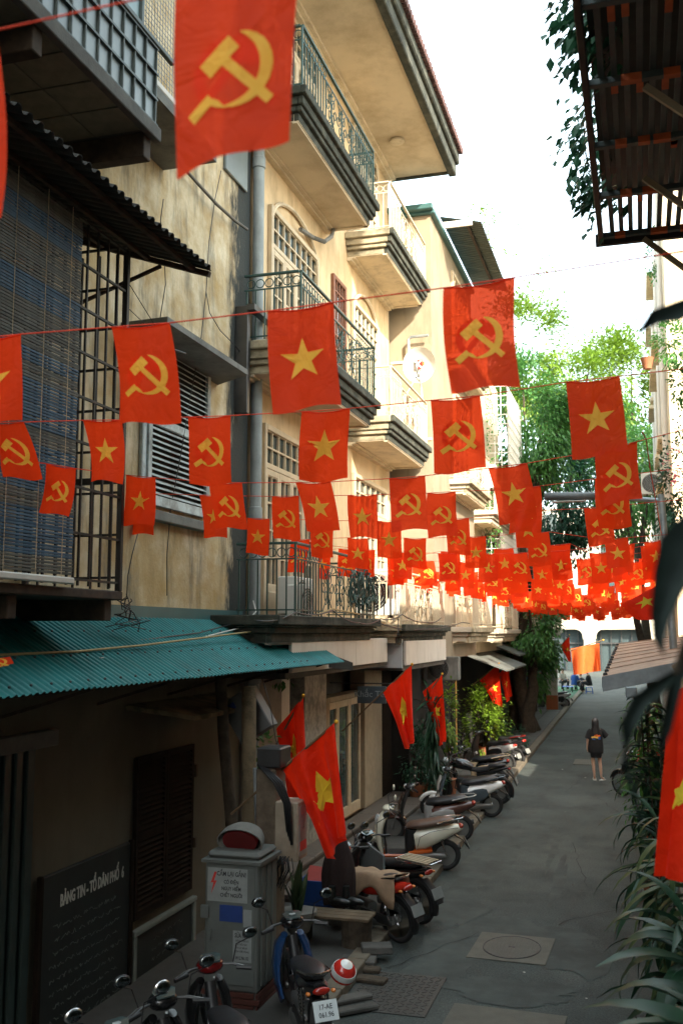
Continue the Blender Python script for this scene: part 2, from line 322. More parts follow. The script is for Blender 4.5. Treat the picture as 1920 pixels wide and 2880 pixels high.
M['black'] = mat('black_plastic', (0.015, 0.015, 0.016), rough=0.45); M['rubber'] = mat('tyre_rubber', (0.02, 0.02, 0.02), rough=0.8, bump=.3)
M['chrome'] = mat('chrome', (0.6, 0.6, 0.6), rough=0.15, metal=1.0, var=.05); M['alloy'] = mat('dull_alloy', (0.3, 0.3, 0.29), rough=0.4, metal=.8)
M['mirror'] = mat('rear_view_mirror', (0.2, 0.22, 0.22), rough=0.12, metal=1.0, var=.5, scale=25)
M['steel'] = mat('dark_steel', (0.08, 0.08, 0.08), rough=0.4, metal=.7); M['lens'] = mat('headlamp_lens', (0.5, 0.55, 0.55), rough=0.08, spec=1.0, coat=1.0, var=.3, scale=30)
M['redlens'] = mat('red_lens', (0.4, 0.02, 0.01), rough=0.15, coat=.6); M['amber'] = mat('amber_lens', (0.7, 0.2, 0.03), rough=0.2, coat=.6)
M['plate'] = mat('number_plate_white', (0.62, 0.66, 0.66), rough=0.4, var=.05); M['ink'] = mat('black_ink', (0.02, 0.02, 0.025), rough=0.6)
M['whiteink'] = mat('white_ink', (0.75, 0.75, 0.72), rough=0.6); M['redink'] = mat('red_ink', (0.6, 0.04, 0.03), rough=0.6)
M['blueink'] = mat('blue_sticker', (0.02, 0.05, 0.2), rough=0.5)
def text(name, body, size, M4, m, parent=None, extrude=0.002, align='CENTER', xs=1.0, bold=0.0, label=None):
    cu = bpy.data.curves.new('t', 'FONT'); cu.body = body; cu.size = size; cu.align_x = align; cu.extrude = extrude; cu.resolution_u = 2; cu.offset = bold
    cu.space_line = 1.15
    ob = bpy.data.objects.new('t', cu); C.objects.link(ob); bpy.context.view_layer.update()
    me = bpy.data.meshes.new_from_object(ob); bpy.data.objects.remove(ob); bpy.data.curves.remove(cu)
    Mx = M4 @ Matrix.Diagonal((xs, 1, 1, 1)); o = M4.translation.copy()
    me.transform(Matrix.Translation(-o) @ Mx); me.materials.clear(); me.materials.append(m); me.name = name
    ob = bpy.data.objects.new(name, me); link(ob, parent, o)
    if label: ob['label'] = label
    return ob
def face_px(p): return Matrix.Translation(p) @ Matrix(((0, 0, 1, 0), (1, 0, 0, 0), (0, 1, 0, 0), (0, 0, 0, 1)))   # text lies in the Y-Z plane, read from +X
def face_my(p): return Matrix.Translation(p) @ Matrix(((1, 0, 0, 0), (0, 0, -1, 0), (0, 1, 0, 0), (0, 0, 0, 1)))  # text read from -Y
# =================================================================== the ground
def sheet(name, x0, x1, y0, y1, z, m, kind='structure', nx=1, ny=1, parent=None):
    b = MB()
    for i in range(nx):
        for j in range(ny):
            a, c = x0+(x1-x0)*i/nx, x0+(x1-x0)*(i+1)/nx; d, e = y0+(y1-y0)*j/ny, y0+(y1-y0)*(j+1)/ny
            b.quad((a, d, z), (c, d, z), (c, e, z), (a, e, z))
    o = b.build(name, m, parent); tag(o, kind=kind); return o
sheet('ground', -300, 300, -60, 400, -0.012, M['conc_dark'])
def kx(y): return -3.12-0.0105*(y-10) if y < 34 else -3.37-0.01*(y-34)
b = MB(); ys = [-8+i*3 for i in range(31)]
for a, c in zip(ys[:-1], ys[1:]): b.quad((kx(a), a, 0), (1.2, a, 0), (1.2, c, 0), (kx(c), c, 0))
tag(b.build('road', M['asphalt']), kind='structure')
sheet('cross_street', -60, 60, 82, 100, 0.004, M['asphalt'])
# pale cement patches worn into the asphalt (thin sheets with ragged outlines)
def ragged(cx, cy, rx, ry, z, seed, n=110, jag=.3):
    q = random.Random(seed); pts = []; ph = [q.uniform(0, 6) for _ in range(5)]
    for i in range(n):
        a = 2*math.pi*i/n; r = 1+jag*sum(math.sin(a*k+ph[k % 5])/k**.8 for k in (2, 3, 5, 8, 13, 19))+q.uniform(-.06, .06); pts.append((cx+rx*r*math.cos(a), cy+ry*r*math.sin(a), z))
    return pts
for i, (cx, cy, rx, ry) in enumerate(((-1.6, 13.5, .75, .55), (-2.35, 12.3, .45, .9), (-2.6, 17.0, .35, 2.2), (-.85, 12.6, .35, .7), (-2.6, 14.3, .35, .9), (-1.5, 11.3, .8, .35), (-1.35, 16.5, .09, 1.6), (-1.6, 18.4, .07, 1.3), (-.35, 15.2, .18, .25), (-1.1, 33, .7, .6), (-2.2, 38, .5, 1.3), (-.6, 45, .6, 1.2))):
    p = ragged(cx, cy, rx, ry, 0.0035+.0006*i, i); b = MB(); b.add(p, [tuple(range(len(p)))]); tag(b.build('cement_stain', M['patch'], kind='structure'))
# left pavement: bed, slabs one by one, kerb stones
b = MB()
for a, c in zip(ys[5:-1], ys[6:]): b.add([(-5.6, a, 0.1), (kx(a)-.22, a, 0.1), (kx(c)-.22, c, 0.1), (-5.6, c, 0.1), (-5.6, a, -.01), (kx(a)-.22, a, -.01), (kx(c)-.22, c, -.01), (-5.6, c, -.01)], [(0, 1, 2, 3), (1, 5, 6, 2), (0, 4, 5, 1)])
pv = b.build('pavement', M['grout']); tag(pv, kind='structure')
ms = MB(); ms.bbox(-.29, .29, -.29, .29, 0, .022, .004); slabme, _ = ms.mesh('paving_slab', M['pave'], center=False)
for j in range(42):
    y = 24.4+j*.6
    for i in range(4):
        x = kx(y)-.53-i*.6
        if x < -5.3: continue
        inst(slabme, 'paving_slab', (x, y, .1+R.uniform(-.002, .003)), pv, rot=(0, 0, R.uniform(-.006, .006)))
ms = MB(); ms.bbox(-.11, .11, -.49, .49, 0, .125, .012); kerbme, _ = ms.mesh('kerb_stone', M['kerb'], center=False)
for j in range(62):
    y = 9+j*1.0; inst(kerbme, 'kerb_stone', (kx(y)-.11, y, 0), pv, rot=(0, 0, .0105))
# the near stretch of pavement is rough cement
p = ragged(-3.7, 9.6, .75, 3.6, 0.0025, 77, jag=.2); b = MB(); b.add(p, [tuple(range(len(p)))]); tag(b.build('cement_apron', M['patch'], kind='structure'))
q = random.Random(21)
for k, (x0_, y0_, dx, dy, n_) in enumerate(((-2.9, 11.6, .1, .22, 9), (-1.2, 13.9, .12, .16, 8), (-.9, 16.0, -.04, .3, 12), (-2.4, 18.5, .13, .2, 9), (-.4, 22, -.1, .35, 8), (-1.9, 25, .05, .4, 9), (-2.2, 9.8, .2, .06, 9))):
    P_ = [Vector((x0_+dx*i+q.uniform(-.04, .04), y0_+dy*i+q.uniform(-.05, .05), .0115)) for i in range(n_)]; b = MB()
    for a_, c_ in zip(P_[:-1], P_[1:]): s_ = (c_-a_).normalized().cross(Vector((0, 0, 1)))*q.uniform(.003, .007); b.quad(a_-s_, a_+s_, c_+s_*.8, c_-s_*.8)
    tag(b.build('road_crack', M['dark'], kind='structure'))
for k in range(26):
    x_, y_ = q.uniform(-3.0, -.1), q.uniform(10, 34); b = MB(); r_ = q.uniform(.012, .03); b.add([(x_+r_*q.uniform(.6, 1.3)*math.cos(a*1.05), y_+r_*q.uniform(.6, 1.3)*math.sin(a*1.05), .012+q.uniform(0, .008)) for a in range(6)], [tuple(range(6))])
    tag(b.build('ground_litter', M['chalk'] if k % 3 == 0 else M['trunk']), 'tiny scrap of litter or dead leaf lying on the road', 'litter', 'scraps on the road')
# covers in the road
def manhole(name, label, x0, x1, y0, y1, ring=True, rot=0.0):
    cx, cy = (x0+x1)/2, (y0+y1)/2; t = thing(name, label, 'manhole cover', (cx, cy, 0)); fr = mat('cast_cover_frame', (0.105, 0.1, 0.08), rough=.75, bump=.6, bscale=90, dirt=(.08, .075, .06)); ld = mat('cast_cover_lid', (0.085, 0.082, 0.068), rough=.7, bump=.8, bscale=60)
    b = MB(); b.bbox(x0, x1, y0, y1, .001, .014, .004); b.build('cover_frame', fr, t)
    if ring:
        rx, ry = (x1-x0)*.37, (y1-y0)*.42
        b = MB(); b.tube([(cx+rx*math.cos(a*math.pi/20), cy+ry*math.sin(a*math.pi/20), .0145) for a in range(40)], .006, 6, closed=True); b.build('rim', M['ink'], t)
        pts = [(cx+(rx-.012)*math.cos(a*math.pi/20), cy+(ry-.012)*math.sin(a*math.pi/20), .0145) for a in range(40)]
        b = MB(); b.slab(pts, (0, 0, .004)); l = b.build('lid', ld, t)
        b = MB(); b.bbox(cx-.04, cx+.04, cy-.015, cy+.015, .018, .021, .002); b.build('lift_slot', M['ink'], t)
        for k in range(-6, 7):
            h = ry*math.sqrt(max(0, 1-(k/7)**2))*.93; b = MB(); b.box(cx+k*rx/7-.006, cx+k*rx/7+.006, cy-h, cy+h, .0186, .021); b.build('tread_rib', ld, t)
    t.rotation_euler = (0, 0, rot); return t
a, c = PZ(1345, 2690), PZ(1530, 2635)
manhole('manhole_cover', 'square cast cover with round lid in the middle of the near road', -2.1, -1.17, 12.25, 13.3, rot=-.03)
manhole('small_manhole_cover', 'small pale square cover in the road behind the walking woman', -2.02, -1.42, 30.3, 31.5, False)
manhole('drain_cover', 'large plain cover at the very bottom edge of the road', -2.0, -.85, 9.7, 10.75, False, -.03)
t = thing('checker_plate', 'worn steel tread plate lying beside the blue motorbike', 'cover plate', (-2.75, 10.9, 0)); b = MB(); b.bbox(-3.1, -2.2, 10.3, 11.5, .001, .012, .003); b.build('plate', mat('tread_plate', (.055, .055, .05), rough=.6, metal=.3, bump=.9, bscale=45), t)
tm = MB(); tm.box(-.03, .03, -.008, .008, 0, .004); tme, _ = tm.mesh('tread', MATS['tread_plate'], center=False)
for i in range(11):
    for j in range(15): inst(tme, 'tread', (-3.03+i*.076, 10.36+j*.077, .012), t, rot=(0, 0, .78 if (i+j) % 2 else -.78))
# =================================================================== big blocks
W = -5.4
def corr_sheet(name, o, ux, uy, lx, ly, m, parent, pitch=.09, amp=.018, th=.004, **kw):
    """corrugated sheet: origin o, ribs run along uy (length ly), waves along ux (length lx)"""
    o, ux, uy = Vector(o), Vector(ux).normalized(), Vector(uy).normalized(); n = ux.cross(uy).normalized(); k = max(2, int(lx/pitch*8)); vs = []; prof = (0, 0, .15, .85, 1, 1, .85, .15)
    b = MB()
    for i in range(k+1):
        d = lx*i/k; h = amp*prof[i % 8]
        for e in (0, 1):
            p = o+ux*d+uy*ly*e
            vs += [p+n*h, p+n*(h-th)]
    fs = []
    for i in range(k):
        a = i*4; fs += [(a, a+4, a+6, a+2), (a+1, a+3, a+7, a+5), (a, a+1, a+5, a+4), (a+2, a+6, a+7, a+3)]
    b.add(vs, fs); return b.build(name, m, parent, **kw)
# ---------------- near left building -----------------
NB = thing('stained_yellow_building', 'near building with streaked yellow upper wall, dim ochre ground floor and louvred windows', 'house', (W, 8, 0))
b = MB(); b.box(W-6, W, -2, 13.33, 4.02, 15.6); b.build('upper_wall', M['yellow_old'], NB)
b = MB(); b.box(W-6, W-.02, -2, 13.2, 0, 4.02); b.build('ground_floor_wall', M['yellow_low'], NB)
b = MB(); b.box(W, W+.05, 8.4, 13.1, 3.93, 4.13); b.build('flashing', M['teal_trim'], NB)
# louvred shutter: slats as own pieces
def louvre(parent, y0, y1, z0, z1, x, m, nsl, name='louvred_shutter', leaves=1, mid=True, tilt=.9, fw=.07):
    wv = (y1-y0)/leaves
    for k in range(leaves):
        a, c = y0+k*wv+.004, y0+(k+1)*wv-.004; f = MB()
        f.bbox(x, x+.045, a, a+fw, z0, z1, .005); f.bbox(x, x+.045, c-fw, c, z0, z1, .005); f.bbox(x+.001, x+.044, a+fw, c-fw, z0, z0+fw*1.3, .005); f.bbox(x+.001, x+.044, a+fw, c-fw, z1-fw*1.1, z1, .005)
        zm = (z0+z1)/2
        if mid: f.bbox(x+.001, x+.044, a+fw, c-fw, zm-.05, zm+.05, .005)
        fo = f.build(name, m, parent); 
        s = MB(); s.bbox(-.004, .004, -(c-a-2*fw)/2, (c-a-2*fw)/2, -.035, .035, .002); sme, _ = s.mesh('slat', m, center=False)
        lo, hi = z0+fw*1.3, z1-fw*1.1; dz = (hi-lo)/nsl
        for i in range(nsl):
            z = lo+dz*(i+.5)
            if mid and abs(z-zm) < .06: continue
            inst(sme, 'slat', (x+.022, (a+c)/2, z), fo, rot=(0, -tilt+R.uniform(-.05, .05), 0))
        d = MB(); d.box(x-.012, x+.002, a+.01, c-.01, z0+.01, z1-.01); d.build('backing', M['dark'], fo)
louvre(NB, 10.15, 11.85, 5.3, 7.3, W+.03, M['bluewood'], 26, fw=.09)
b = MB(); b.bbox(W, W+.05, 10.05, 10.15, 5.2, 7.35, .01); b.build('window_jamb', M['bluewood'], NB)
b = MB(); b.bbox(W+.0, W+.12, 10.05, 12.0, 5.12, 5.24, .01); b.build('window_sill', M['conc'], NB)
# slanting concrete shade over it
c1, c2 = PX(472, 890, W+.62), PX(697, 1048, W+.62); b = MB(); b.slab([(W, c1.y+.1, c1.z+.02), tuple(c1), (c2.x, c2.y, c1.z), (W, c2.y+.45, c1.z+.02)], (0, 0, -.07)); b.build('window_canopy', M['conc'], NB, label='mossy concrete canopy slab over the pale blue shutter')
b = MB(); b.bbox(W, W+.05, 12.3, 13.1, 10.3, 11.6, .01); b.build('window_frame', M['glazing'], NB)
louvre(NB, 10.12, 11.6, .72, 2.46, W+.0, M['brownwood'], 28, leaves=2, fw=.06)
b = MB(); b.slab([(W, 9.9, 3.0), (W+.62, 10.35, 2.86), (W+.62, 11.95, 2.86), (W, 12.3, 3.0)], (0, 0, .05)); b.build('lower_window_canopy', mat('mouldy_slab', (.16, .12, .07), rough=.95, bump=1, bscale=30, world=True, dirt=(.03, .03, .015), dirt_amt=.9), NB, label='mould covered ledge over the brown louvred window')
b = MB(); b.bbox(W-.01, W+.06, 11.62, 11.67, 2.05, 2.2, .005); b.bbox(W-.01, W+.06, 11.62, 11.67, 1.2, 1.32, .005); b.build('hinge', M['rust'], NB)
# rolling dark green door, far left
b = MB(); b.bbox(W-.02, W+.1, 6.2, 8.45, 2.78, 2.93, .01); b.build('door_lintel', M['conc_dark'], NB)
dr = MB(); dr.box(W-.02, W+.0, 6.2, 8.22, .1, 2.8); dr = dr.build('metal_door', mat('dark_green_tin_door', (.02, .035, .033), rough=.5, var=.2, world=True), NB)
rb = MB(); rb.bbox(-.015, .03, -.05, .05, 0, 2.66, .008); rbm, _ = rb.mesh('door_rib', MATS['dark_green_tin_door'], center=False)
for i in range(11): inst(rbm, 'door_rib', (W+.01, 6.35+i*.175, .12), dr)
# chalkboards on the wall
t = thing('notice_chalkboard', 'tall black chalkboard headed in white capitals on the ochre wall', 'chalkboard', (W+.03, 9.2, .1))
b = MB(); b.bbox(W-.015, W+.03, 8.35, 10.03, -.02, 1.58, .01); b.build('board', M['board'], t)
b = MB(); b.bbox(W+.0, W+.06, 10.03, 10.08, -.02, 1.6, .01); b.bbox(W+.0, W+.06, 8.3, 8.35, -.02, 1.6, .01); b.build('board_frame', M['brownwood'], t)
text('heading', 'BẢNG TIN - TỔ DÂN PHỐ  6', .155, face_px((W+.032, 9.28, 1.25)), M['chalk'], t, xs=.62, bold=.004)
q = random.Random(5)
for r in range(9):
    b = MB(); z = 1.08-r*.12; y = 8.5+q.uniform(0, .1)
    while y < 9.75:
        L = q.uniform(.05, .16); pts = [(W+.0325, y+L*i/6, z+q.uniform(-.022, .022)) for i in range(7)]; b.tube(pts, .0022, 4); y += L+q.uniform(.02, .05)
    b.build('chalk_line', M['chalk_faint'], t)
t = thing('framed_chalkboard', 'smaller green chalkboard in a grey frame under the brown shutters', 'chalkboard', (W+.03, 10.9, 0))
b = MB(); b.bbox(W-.012, W+.035, 10.2, 11.62, -.1, .56, .01); b.build('board', M['board'], t)
b = MB(); b.bbox(W+.0, W+.07, 10.12, 11.7, .56, .62, .01); b.bbox(W, W+.06, 10.12, 10.19, -.1, .56, .01); b.bbox(W, W+.06, 11.63, 11.7, -.1, .56, .01); b.build('board_frame', mat('weathered_grey_wood', (.16, .18, .16), rough=.8, world=True), t)
for r in range(5):
    b = MB(); z = .42-r*.11; y = 10.45+q.uniform(0, .25)
    while y < 11.35:
        L = q.uniform(.05, .14); b.tube([(W+.0375, y+L*i/6, z+.02*(y-10.8)+q.uniform(-.02, .02)) for i in range(7)], .0018, 4); y += L+q.uniform(.03, .07)
    b.build('chalk_line', M['chalk_faint'], t)
# teal corrugated awning: sheets laid side by side
AW = thing('teal_tin_awning', 'long teal corrugated tin awning above the chalkboards', 'awning', (W, 9, 3.9))
sl_ = Vector((1.08, 0, -.62)).normalized(); ln = math.hypot(1.08, .62)
ay = 2.0; k = 0
while ay < 14.9:
    wd = min(.9, 15.1-ay); top = max(0.0, (ay+wd-13.35)/1.75)*ln*.98
    if wd > .2 and top < ln-.15: corr_sheet('roof_sheet', Vector((W+.02, ay+wd, 4.0+.004*(k % 2)))+sl_*top, (0, -1, 0), sl_, wd+.03, ln-top, M['green_tin'], AW)
    ay += .9; k += 1
b = MB(); b.bar((W+.06, 2, 3.88), (W+.06, 13.3, 3.88), .04); b.bar((W+.95, 2, 3.38), (W+.95, 14.7, 3.38), .04)
b.build('purlin', M['rust'], AW)
sc_ = MB(); sc_.ball((0, 0, 0), (.014, .014, .012), 6, 4); scm, _ = sc_.mesh('roof_screw', M['steel'], center=False)
for rr in (.28, .62, .93):
    for i in range(44): inst(scm, 'roof_screw', Vector((W+.02, 3.6+i*.27 if rr < .7 else 3.6+i*.27, 4.025))+sl_*ln*rr, AW) if 3.6+i*.27 < 13.2 else None
b = MB(); b.slab([(W+.35, 13.9, 3.78), (W+1.08, 15.13, 3.36), (W+1.08, 15.13, 3.24), (W+.35, 13.9, 3.4)], (-.015, .02, 0)); b.build('end_plate', M['dark_tin'], AW)
for j in range(7):
    b = MB(); y = 4.5+j*1.6; b.bar((W, y, 3.1), (W+.9, y, 3.36), .03); b.build('bracket', M['rust'], AW)
# downpipe
DP = thing('grey_drainpipe', 'tall grey drainpipe at the corner of the yellow building', 'drainpipe', (W+.1, 13.42, 0))
b = MB(); b.tube([(W+.1, 13.42, .3), (W+.1, 13.42, 15)], .085, 14); b.build('pipe', M['pipe'], DP, True)
for z in (3.2, 5.55, 8.02, 10.9, 13.4):
    b = MB(); b.lathe([(.088, -.09), (.1, -.08), (.1, .08), (.088, .09)], 14, (W+.1, 13.42, z)); b.build('pipe_collar', M['pipe'], DP, True)
# steel shelf with two jars by the pipe
sh = thing('steel_bracket_shelf', 'dark steel channel shelf sticking out beside the drainpipe', 'shelf', (W, 13.0, 8.4))
b = MB(); a = PX(655, 862, W+.25); b.bbox(W+.2, W+.32, 12.75, 14.15, 8.38, 8.47, .006); b.build('shelf_beam', M['steel'], sh)
b = MB(); b.bbox(W, W+.2, 12.8, 12.9, 6.9, 8.47, .01); b.build('shelf_post', M['steel'], sh)
for k, y in enumerate((13.72, 13.98)):
    t = thing('glass_jar', 'lidded glass jar on the steel shelf, '+('nearer the drainpipe' if k == 0 else 'at the free end'), 'jar', (W+.26, y, 8.47), 'jars on the steel shelf')
    b = MB(); b.lathe([(.052, 0), (.06, .02), (.06, .11), (.045, .14)], 12, (W+.26, y, 8.471)); b.build('jar', M['creamwood'], t, True)
    b = MB(); b.lathe([(.05, .14), (.05, .165), (.0, .17)], 12, (W+.26, y, 8.471)); b.build('lid', M['chrome'], t, True)
# ---------------- cage balcony -----------------
CG = thing('iron_cage_balcony', 'rusty black iron cage balcony hanging on the yellow wall behind the bamboo blind', 'cage', (W, 6.5, 4.2))
cx0, cx1, cy0, cy1, cz0, cz1 = W+.03, -4.4, 3.0, 7.88, 4.22, 7.3
b = MB(); b.bbox(W, cx1+.02, cy0, cy1+.05, cz0-.1, cz0-.02, .01); b.build('cage_floor', M['rust'], CG)
for y in (4.2, 6.4, 7.8): b = MB(); b.bbox(W, cx1-.05, y-.06, y+.06, cz0-.28, cz0-.101, .008); b.build('floor_beam', M['rust'], CG)
bm_ = MB(); bm_.box(-.009, .009, -.009, .009, 0, cz1-cz0); vme, _ = bm_.mesh('bar', M['iron'], center=False)
y = cy1-.16; i = 0
while y > 6.0: inst(vme, 'bar', (cx1, y, cz0), CG); y -= .17; i += 1
for i in range(5): inst(vme, 'bar', (cx0+.15+i*.18, cy1, cz0), CG)
for (x, y) in ((cx1, cy1), (cx0+.02, cy1)):
    b = MB(); b.bbox(x-.025, x+.025, y-.025, y+.025, cz0-.02, cz1+.02, .004); b.build('corner_post', M['iron'], CG)
for i in range(9):
    z = cz0+.05+i*.38; b = MB(); b.box(cx1-.012, cx1+.012, cy0, cy1, z-.01, z+.01); b.build('rail', M['iron'], CG)
    b = MB(); b.box(cx0, cx1, cy1-.012, cy1+.012, z+.04, z+.06); b.build('rail', M['iron'], CG)
b = MB(); b.bbox(cx0, cx1, cy1-.02, cy1+.02, 5.16, 5.22, .004); b.build('cross_beam', M['iron'], CG)
b = MB(); b.tube([(cx1, cy1, 6.55), (cx1+.05, cy1+1.15, 6.66)], .012, 6); b.tube([(cx1, cy1, 6.8), (cx1+.04, cy1+.85, 6.63)], .004, 5); b.tube([(cx1, cy1, 7.05), (cx1+.03, cy1+.8, 6.64)], .004, 5); b.build('outrigger', M['iron'], CG)
# bamboo blind
BB = thing('bamboo_blind', 'blue and grey striped bamboo roller blind hanging on the iron cage', 'blind', (cx1+.06, 5.4, 4.25))
bl = mat('blind_blue', (.028, .085, .145), rough=.7, var=.3, scale=8); gr = mat('blind_grey', (.085, .09, .078), rough=.7, var=.3, scale=8)
by0, by1 = 3.2, 7.02; s = MB(); s.bbox(-.005, .005, -(by1-by0)/2, (by1-by0)/2, -.0105, .0105, .003); sb, _ = s.mesh('blind_slat_blue', bl, center=False); s = MB(); s.bbox(-.005, .005, -(by1-by0)/2, (by1-by0)/2, -.0105, .0105, .003); sg, _ = s.mesh('blind_slat_grey', gr, center=False)
nsl = 116
for i in range(nsl):
    z = 4.3+i*.0255; band = (i % 19 > 4 if i < 62 else i % 22 > 13)
    inst(sb if band else sg, 'slat', (cx1+.06+.004*math.sin(i*.7), (by0+by1)/2, z), BB, rot=(R.uniform(-.0015, .0015), R.uniform(-.15, .15), 0))
b = MB(); b.bbox(cx1+.045, cx1+.08, by0, by1+.02, 4.22, 4.275, .01); b.build('bottom_rail', M['tinwhite'], BB)
for y in (4.4, 5.0, 5.6, 6.1, 6.5, 6.85):
    b = MB(); b.tube([(cx1+.072, y, 4.25), (cx1+.072, y, 7.3)], .003, 4); b.build('cord', M['creamwood'], BB)
# dark corrugated roof over the cage
DR = thing('dark_corrugated_canopy', 'dark corrugated canopy sloping over the cage balcony', 'canopy', (W, 6.5, 7.5))
u_ = Vector((1.52, 0, -.52)); L_ = u_.length; y = 1.4; k = 0
while y < 8.5:
    wd = min(.9, 8.62-y)
    if wd > .15: corr_sheet('roof_sheet', (W, y+wd, 7.85+.004*(k % 2)), (0, -1, 0), u_, wd+.02, L_, M['dark_tin'], DR, pitch=.13, amp=.04)
    y += .9; k += 1
for x, z in ((W+.35, 7.7), (W+.85, 7.52), (W+1.35, 7.35)):
    b = MB(); b.bar((x, 1.4, z), (x, 8.55, z), .04); b.build('purlin', M['rust'], DR)
b = MB(); b.bar((W, 8.6, 7.82), (W+1.5, 8.6, 7.3), .05); b.bar((W+.02, 8.55, 7.1), (W+1.0, 8.55, 7.42), .03); b.build('rafter', M['rust'], DR)
# outdoor air conditioner inside the cage
def aircon(name, label, c, w_=.8, h=.55, d=.28, face='x', m=None, group=None):
    m = m or M['tinwhite']; t = thing(name, label, 'air conditioner', c, group); x, y, z = c
    if face == 'x': X0, X1, Y0, Y1 = x-d/2, x+d/2, y-w_/2, y+w_/2
    else: X0, X1, Y0, Y1 = x-w_/2, x+w_/2, y-d/2, y+d/2
    b = MB(); b.bbox(X0, X1, Y0, Y1, z, z+h, .015); b.build('casing', m, t)
    if face == 'x': cc, ax = (X1+.004, y-w_*.12, z+h*.5), 'x'
    else: cc, ax = (x-w_*.12, Y0-.006, z+h*.5), 'y'
    b = MB(); b.lathe([(h*.42, -.008), (h*.42, .006), (h*.39, .006)], 20, cc, ax); f = b.build('fan_shroud', M['black'], t, True)
    for k in range(6):
        r = h*.07*(k+1)*.9; b = MB(); ring = [((cc[0]+.006, cc[1]+r*math.cos(a*.3142), cc[2]+r*math.sin(a*.3142)) if face == 'x' else (cc[0]+r*math.cos(a*.3142), cc[1]-.008, cc[2]+r*math.sin(a*.3142))) for a in range(20)]
        b.tube(ring, .003, 4, closed=True); b.build('grille_ring', m, f)
    b = MB()
    for s in (-.3, .3):
        if face == 'x': b.bbox(X0-.05, X1+.05, y+s*w_-.02, y+s*w_+.02, z-.05, z-.002, .004)
        else: b.bbox(x+s*w_-.02, x+s*w_+.02, Y0-.05, Y1+.05, z-.05, z-.002, .004)
    b.build('bracket', M['rust'], t); return t
ac = aircon('air_conditioner', 'grey air conditioner unit inside the iron cage', (W+.3, 7.0, 6.35), m=mat('old_grey_casing', (.2, .2, .17), rough=.6))
b = MB(); b.bbox(W+.02, W+.42, 7.3, 7.36, 5.55, 6.05, .01); cal = b.build('wall_calendar', mat('printed_sheet', (.08, .12, .05), rough=.6, var=.5, scale=20)); tag(cal, 'green printed sheet hanging behind the cage bars', 'poster')
# glazed box on the floor above
GB = thing('glazed_balcony_box', 'steel framed glazed balcony box with dusty panes jutting over the yellow wall', 'balcony', (W, 6, 8.6))
gx, gz0, gz1, gy0, gy1 = -4.3, 8.62, 11.2, 1.5, 8.2
fr_ = mat('painted_steel_frame', (.07, .09, .088), rough=.6, var=.3, world=True)
rows = (gz0+.06, gz0+.32, gz0+.58, gz0+.84)
ycols = [gy1-.03-i*.212 for i in range(21)]
pm = MB(); pm.bbox(-.004, .004, -.099, .099, -.117, .117, .003); pme, _ = pm.mesh('pane', M['glazing'], center=False)
for zi in range(3):
    for yi in range(20): inst(pme, 'pane', (gx-.02+R.uniform(-.004, .004), ycols[yi]-.106, (rows[zi]+rows[zi+1])/2), GB, rot=(0, R.uniform(-.02, .02), R.uniform(-.02, .02)))
for y in ycols: b = MB(); b.box(gx-.02, gx+.008, y-.007, y+.007, gz0, rows[-1]); b.build('mullion', fr_, GB)
for z in rows: b = MB(); b.box(gx-.032, gx+.014, gy0, gy1, z-.012, z+.012); b.build('transom', fr_, GB)
for i in range(5):
    for z in (8.81, 9.07, 9.33): inst(pme, 'pane', (W+.12+i*.212, gy1-.01, z), GB, rot=(0, 0, 1.5708))
bg2 = MB(); bg2.box(-.004, .004, -.44, .44, -.6, .6); bg2m, _ = bg2.mesh('upper_pane', mat('upper_glazing', (.1, .16, .16), rough=.3, var=.3, scale=2, world=True), center=False)
for i in range(6): inst(bg2m, 'upper_pane', (gx-.16, gy1-.55-i*.95, 10.15), GB); b = MB(); b.bbox(gx-.19, gx-.13, gy1-.1-i*.95, gy1-.05-i*.95, 9.5, 11.0, .006); b.build('upper_post', fr_, GB)
b = MB(); b.bbox(gx-.02, gx+.03, gy0, gy1+.3, 9.47, 9.52, .006); b.tube([(gx, gy1+.3, 9.5), (gx+.02, gy1+1.1, 10.6)], .012, 6); b.build('upper_rail', fr_, GB)
b = MB(); b.bbox(gx-.04, gx+.04, gy0, gy1+.03, gz0-.1, gz0+.04, .008); b.build('edge_beam', M['conc_dark'], GB)
for y in (2.4, 4.2, 6.3, 8.12): b = MB(); b.bbox(W, gx-.05, y-.07, y+.07, gz0-.3, gz0-.06, .008); b.build('steel_joist', M['rust'], GB)
sp = MB(); sp.bbox(-.245, .245, -.215, .215, 0, .012, .003); spm, _ = sp.mesh('soffit_panel', mat('soffit_board', (.2, .18, .13), rough=.9, var=.2), center=False)
for i in range(14):
    for j in range(2): inst(spm, 'soffit_panel', (W+.3+j*.5, gy1-.4-i*.45, gz0-.06+.0), GB)
b = MB(); b.box(W, gx-.04, gy0, gy1, gz0-.045, gz0-.03); b.build('floor_slab', M['conc_dark'], GB)
b = MB(); b.box(W, gx, gy0, gy1, 11.2, 11.26); b.build('roof_slab', M['conc_dark'], GB)
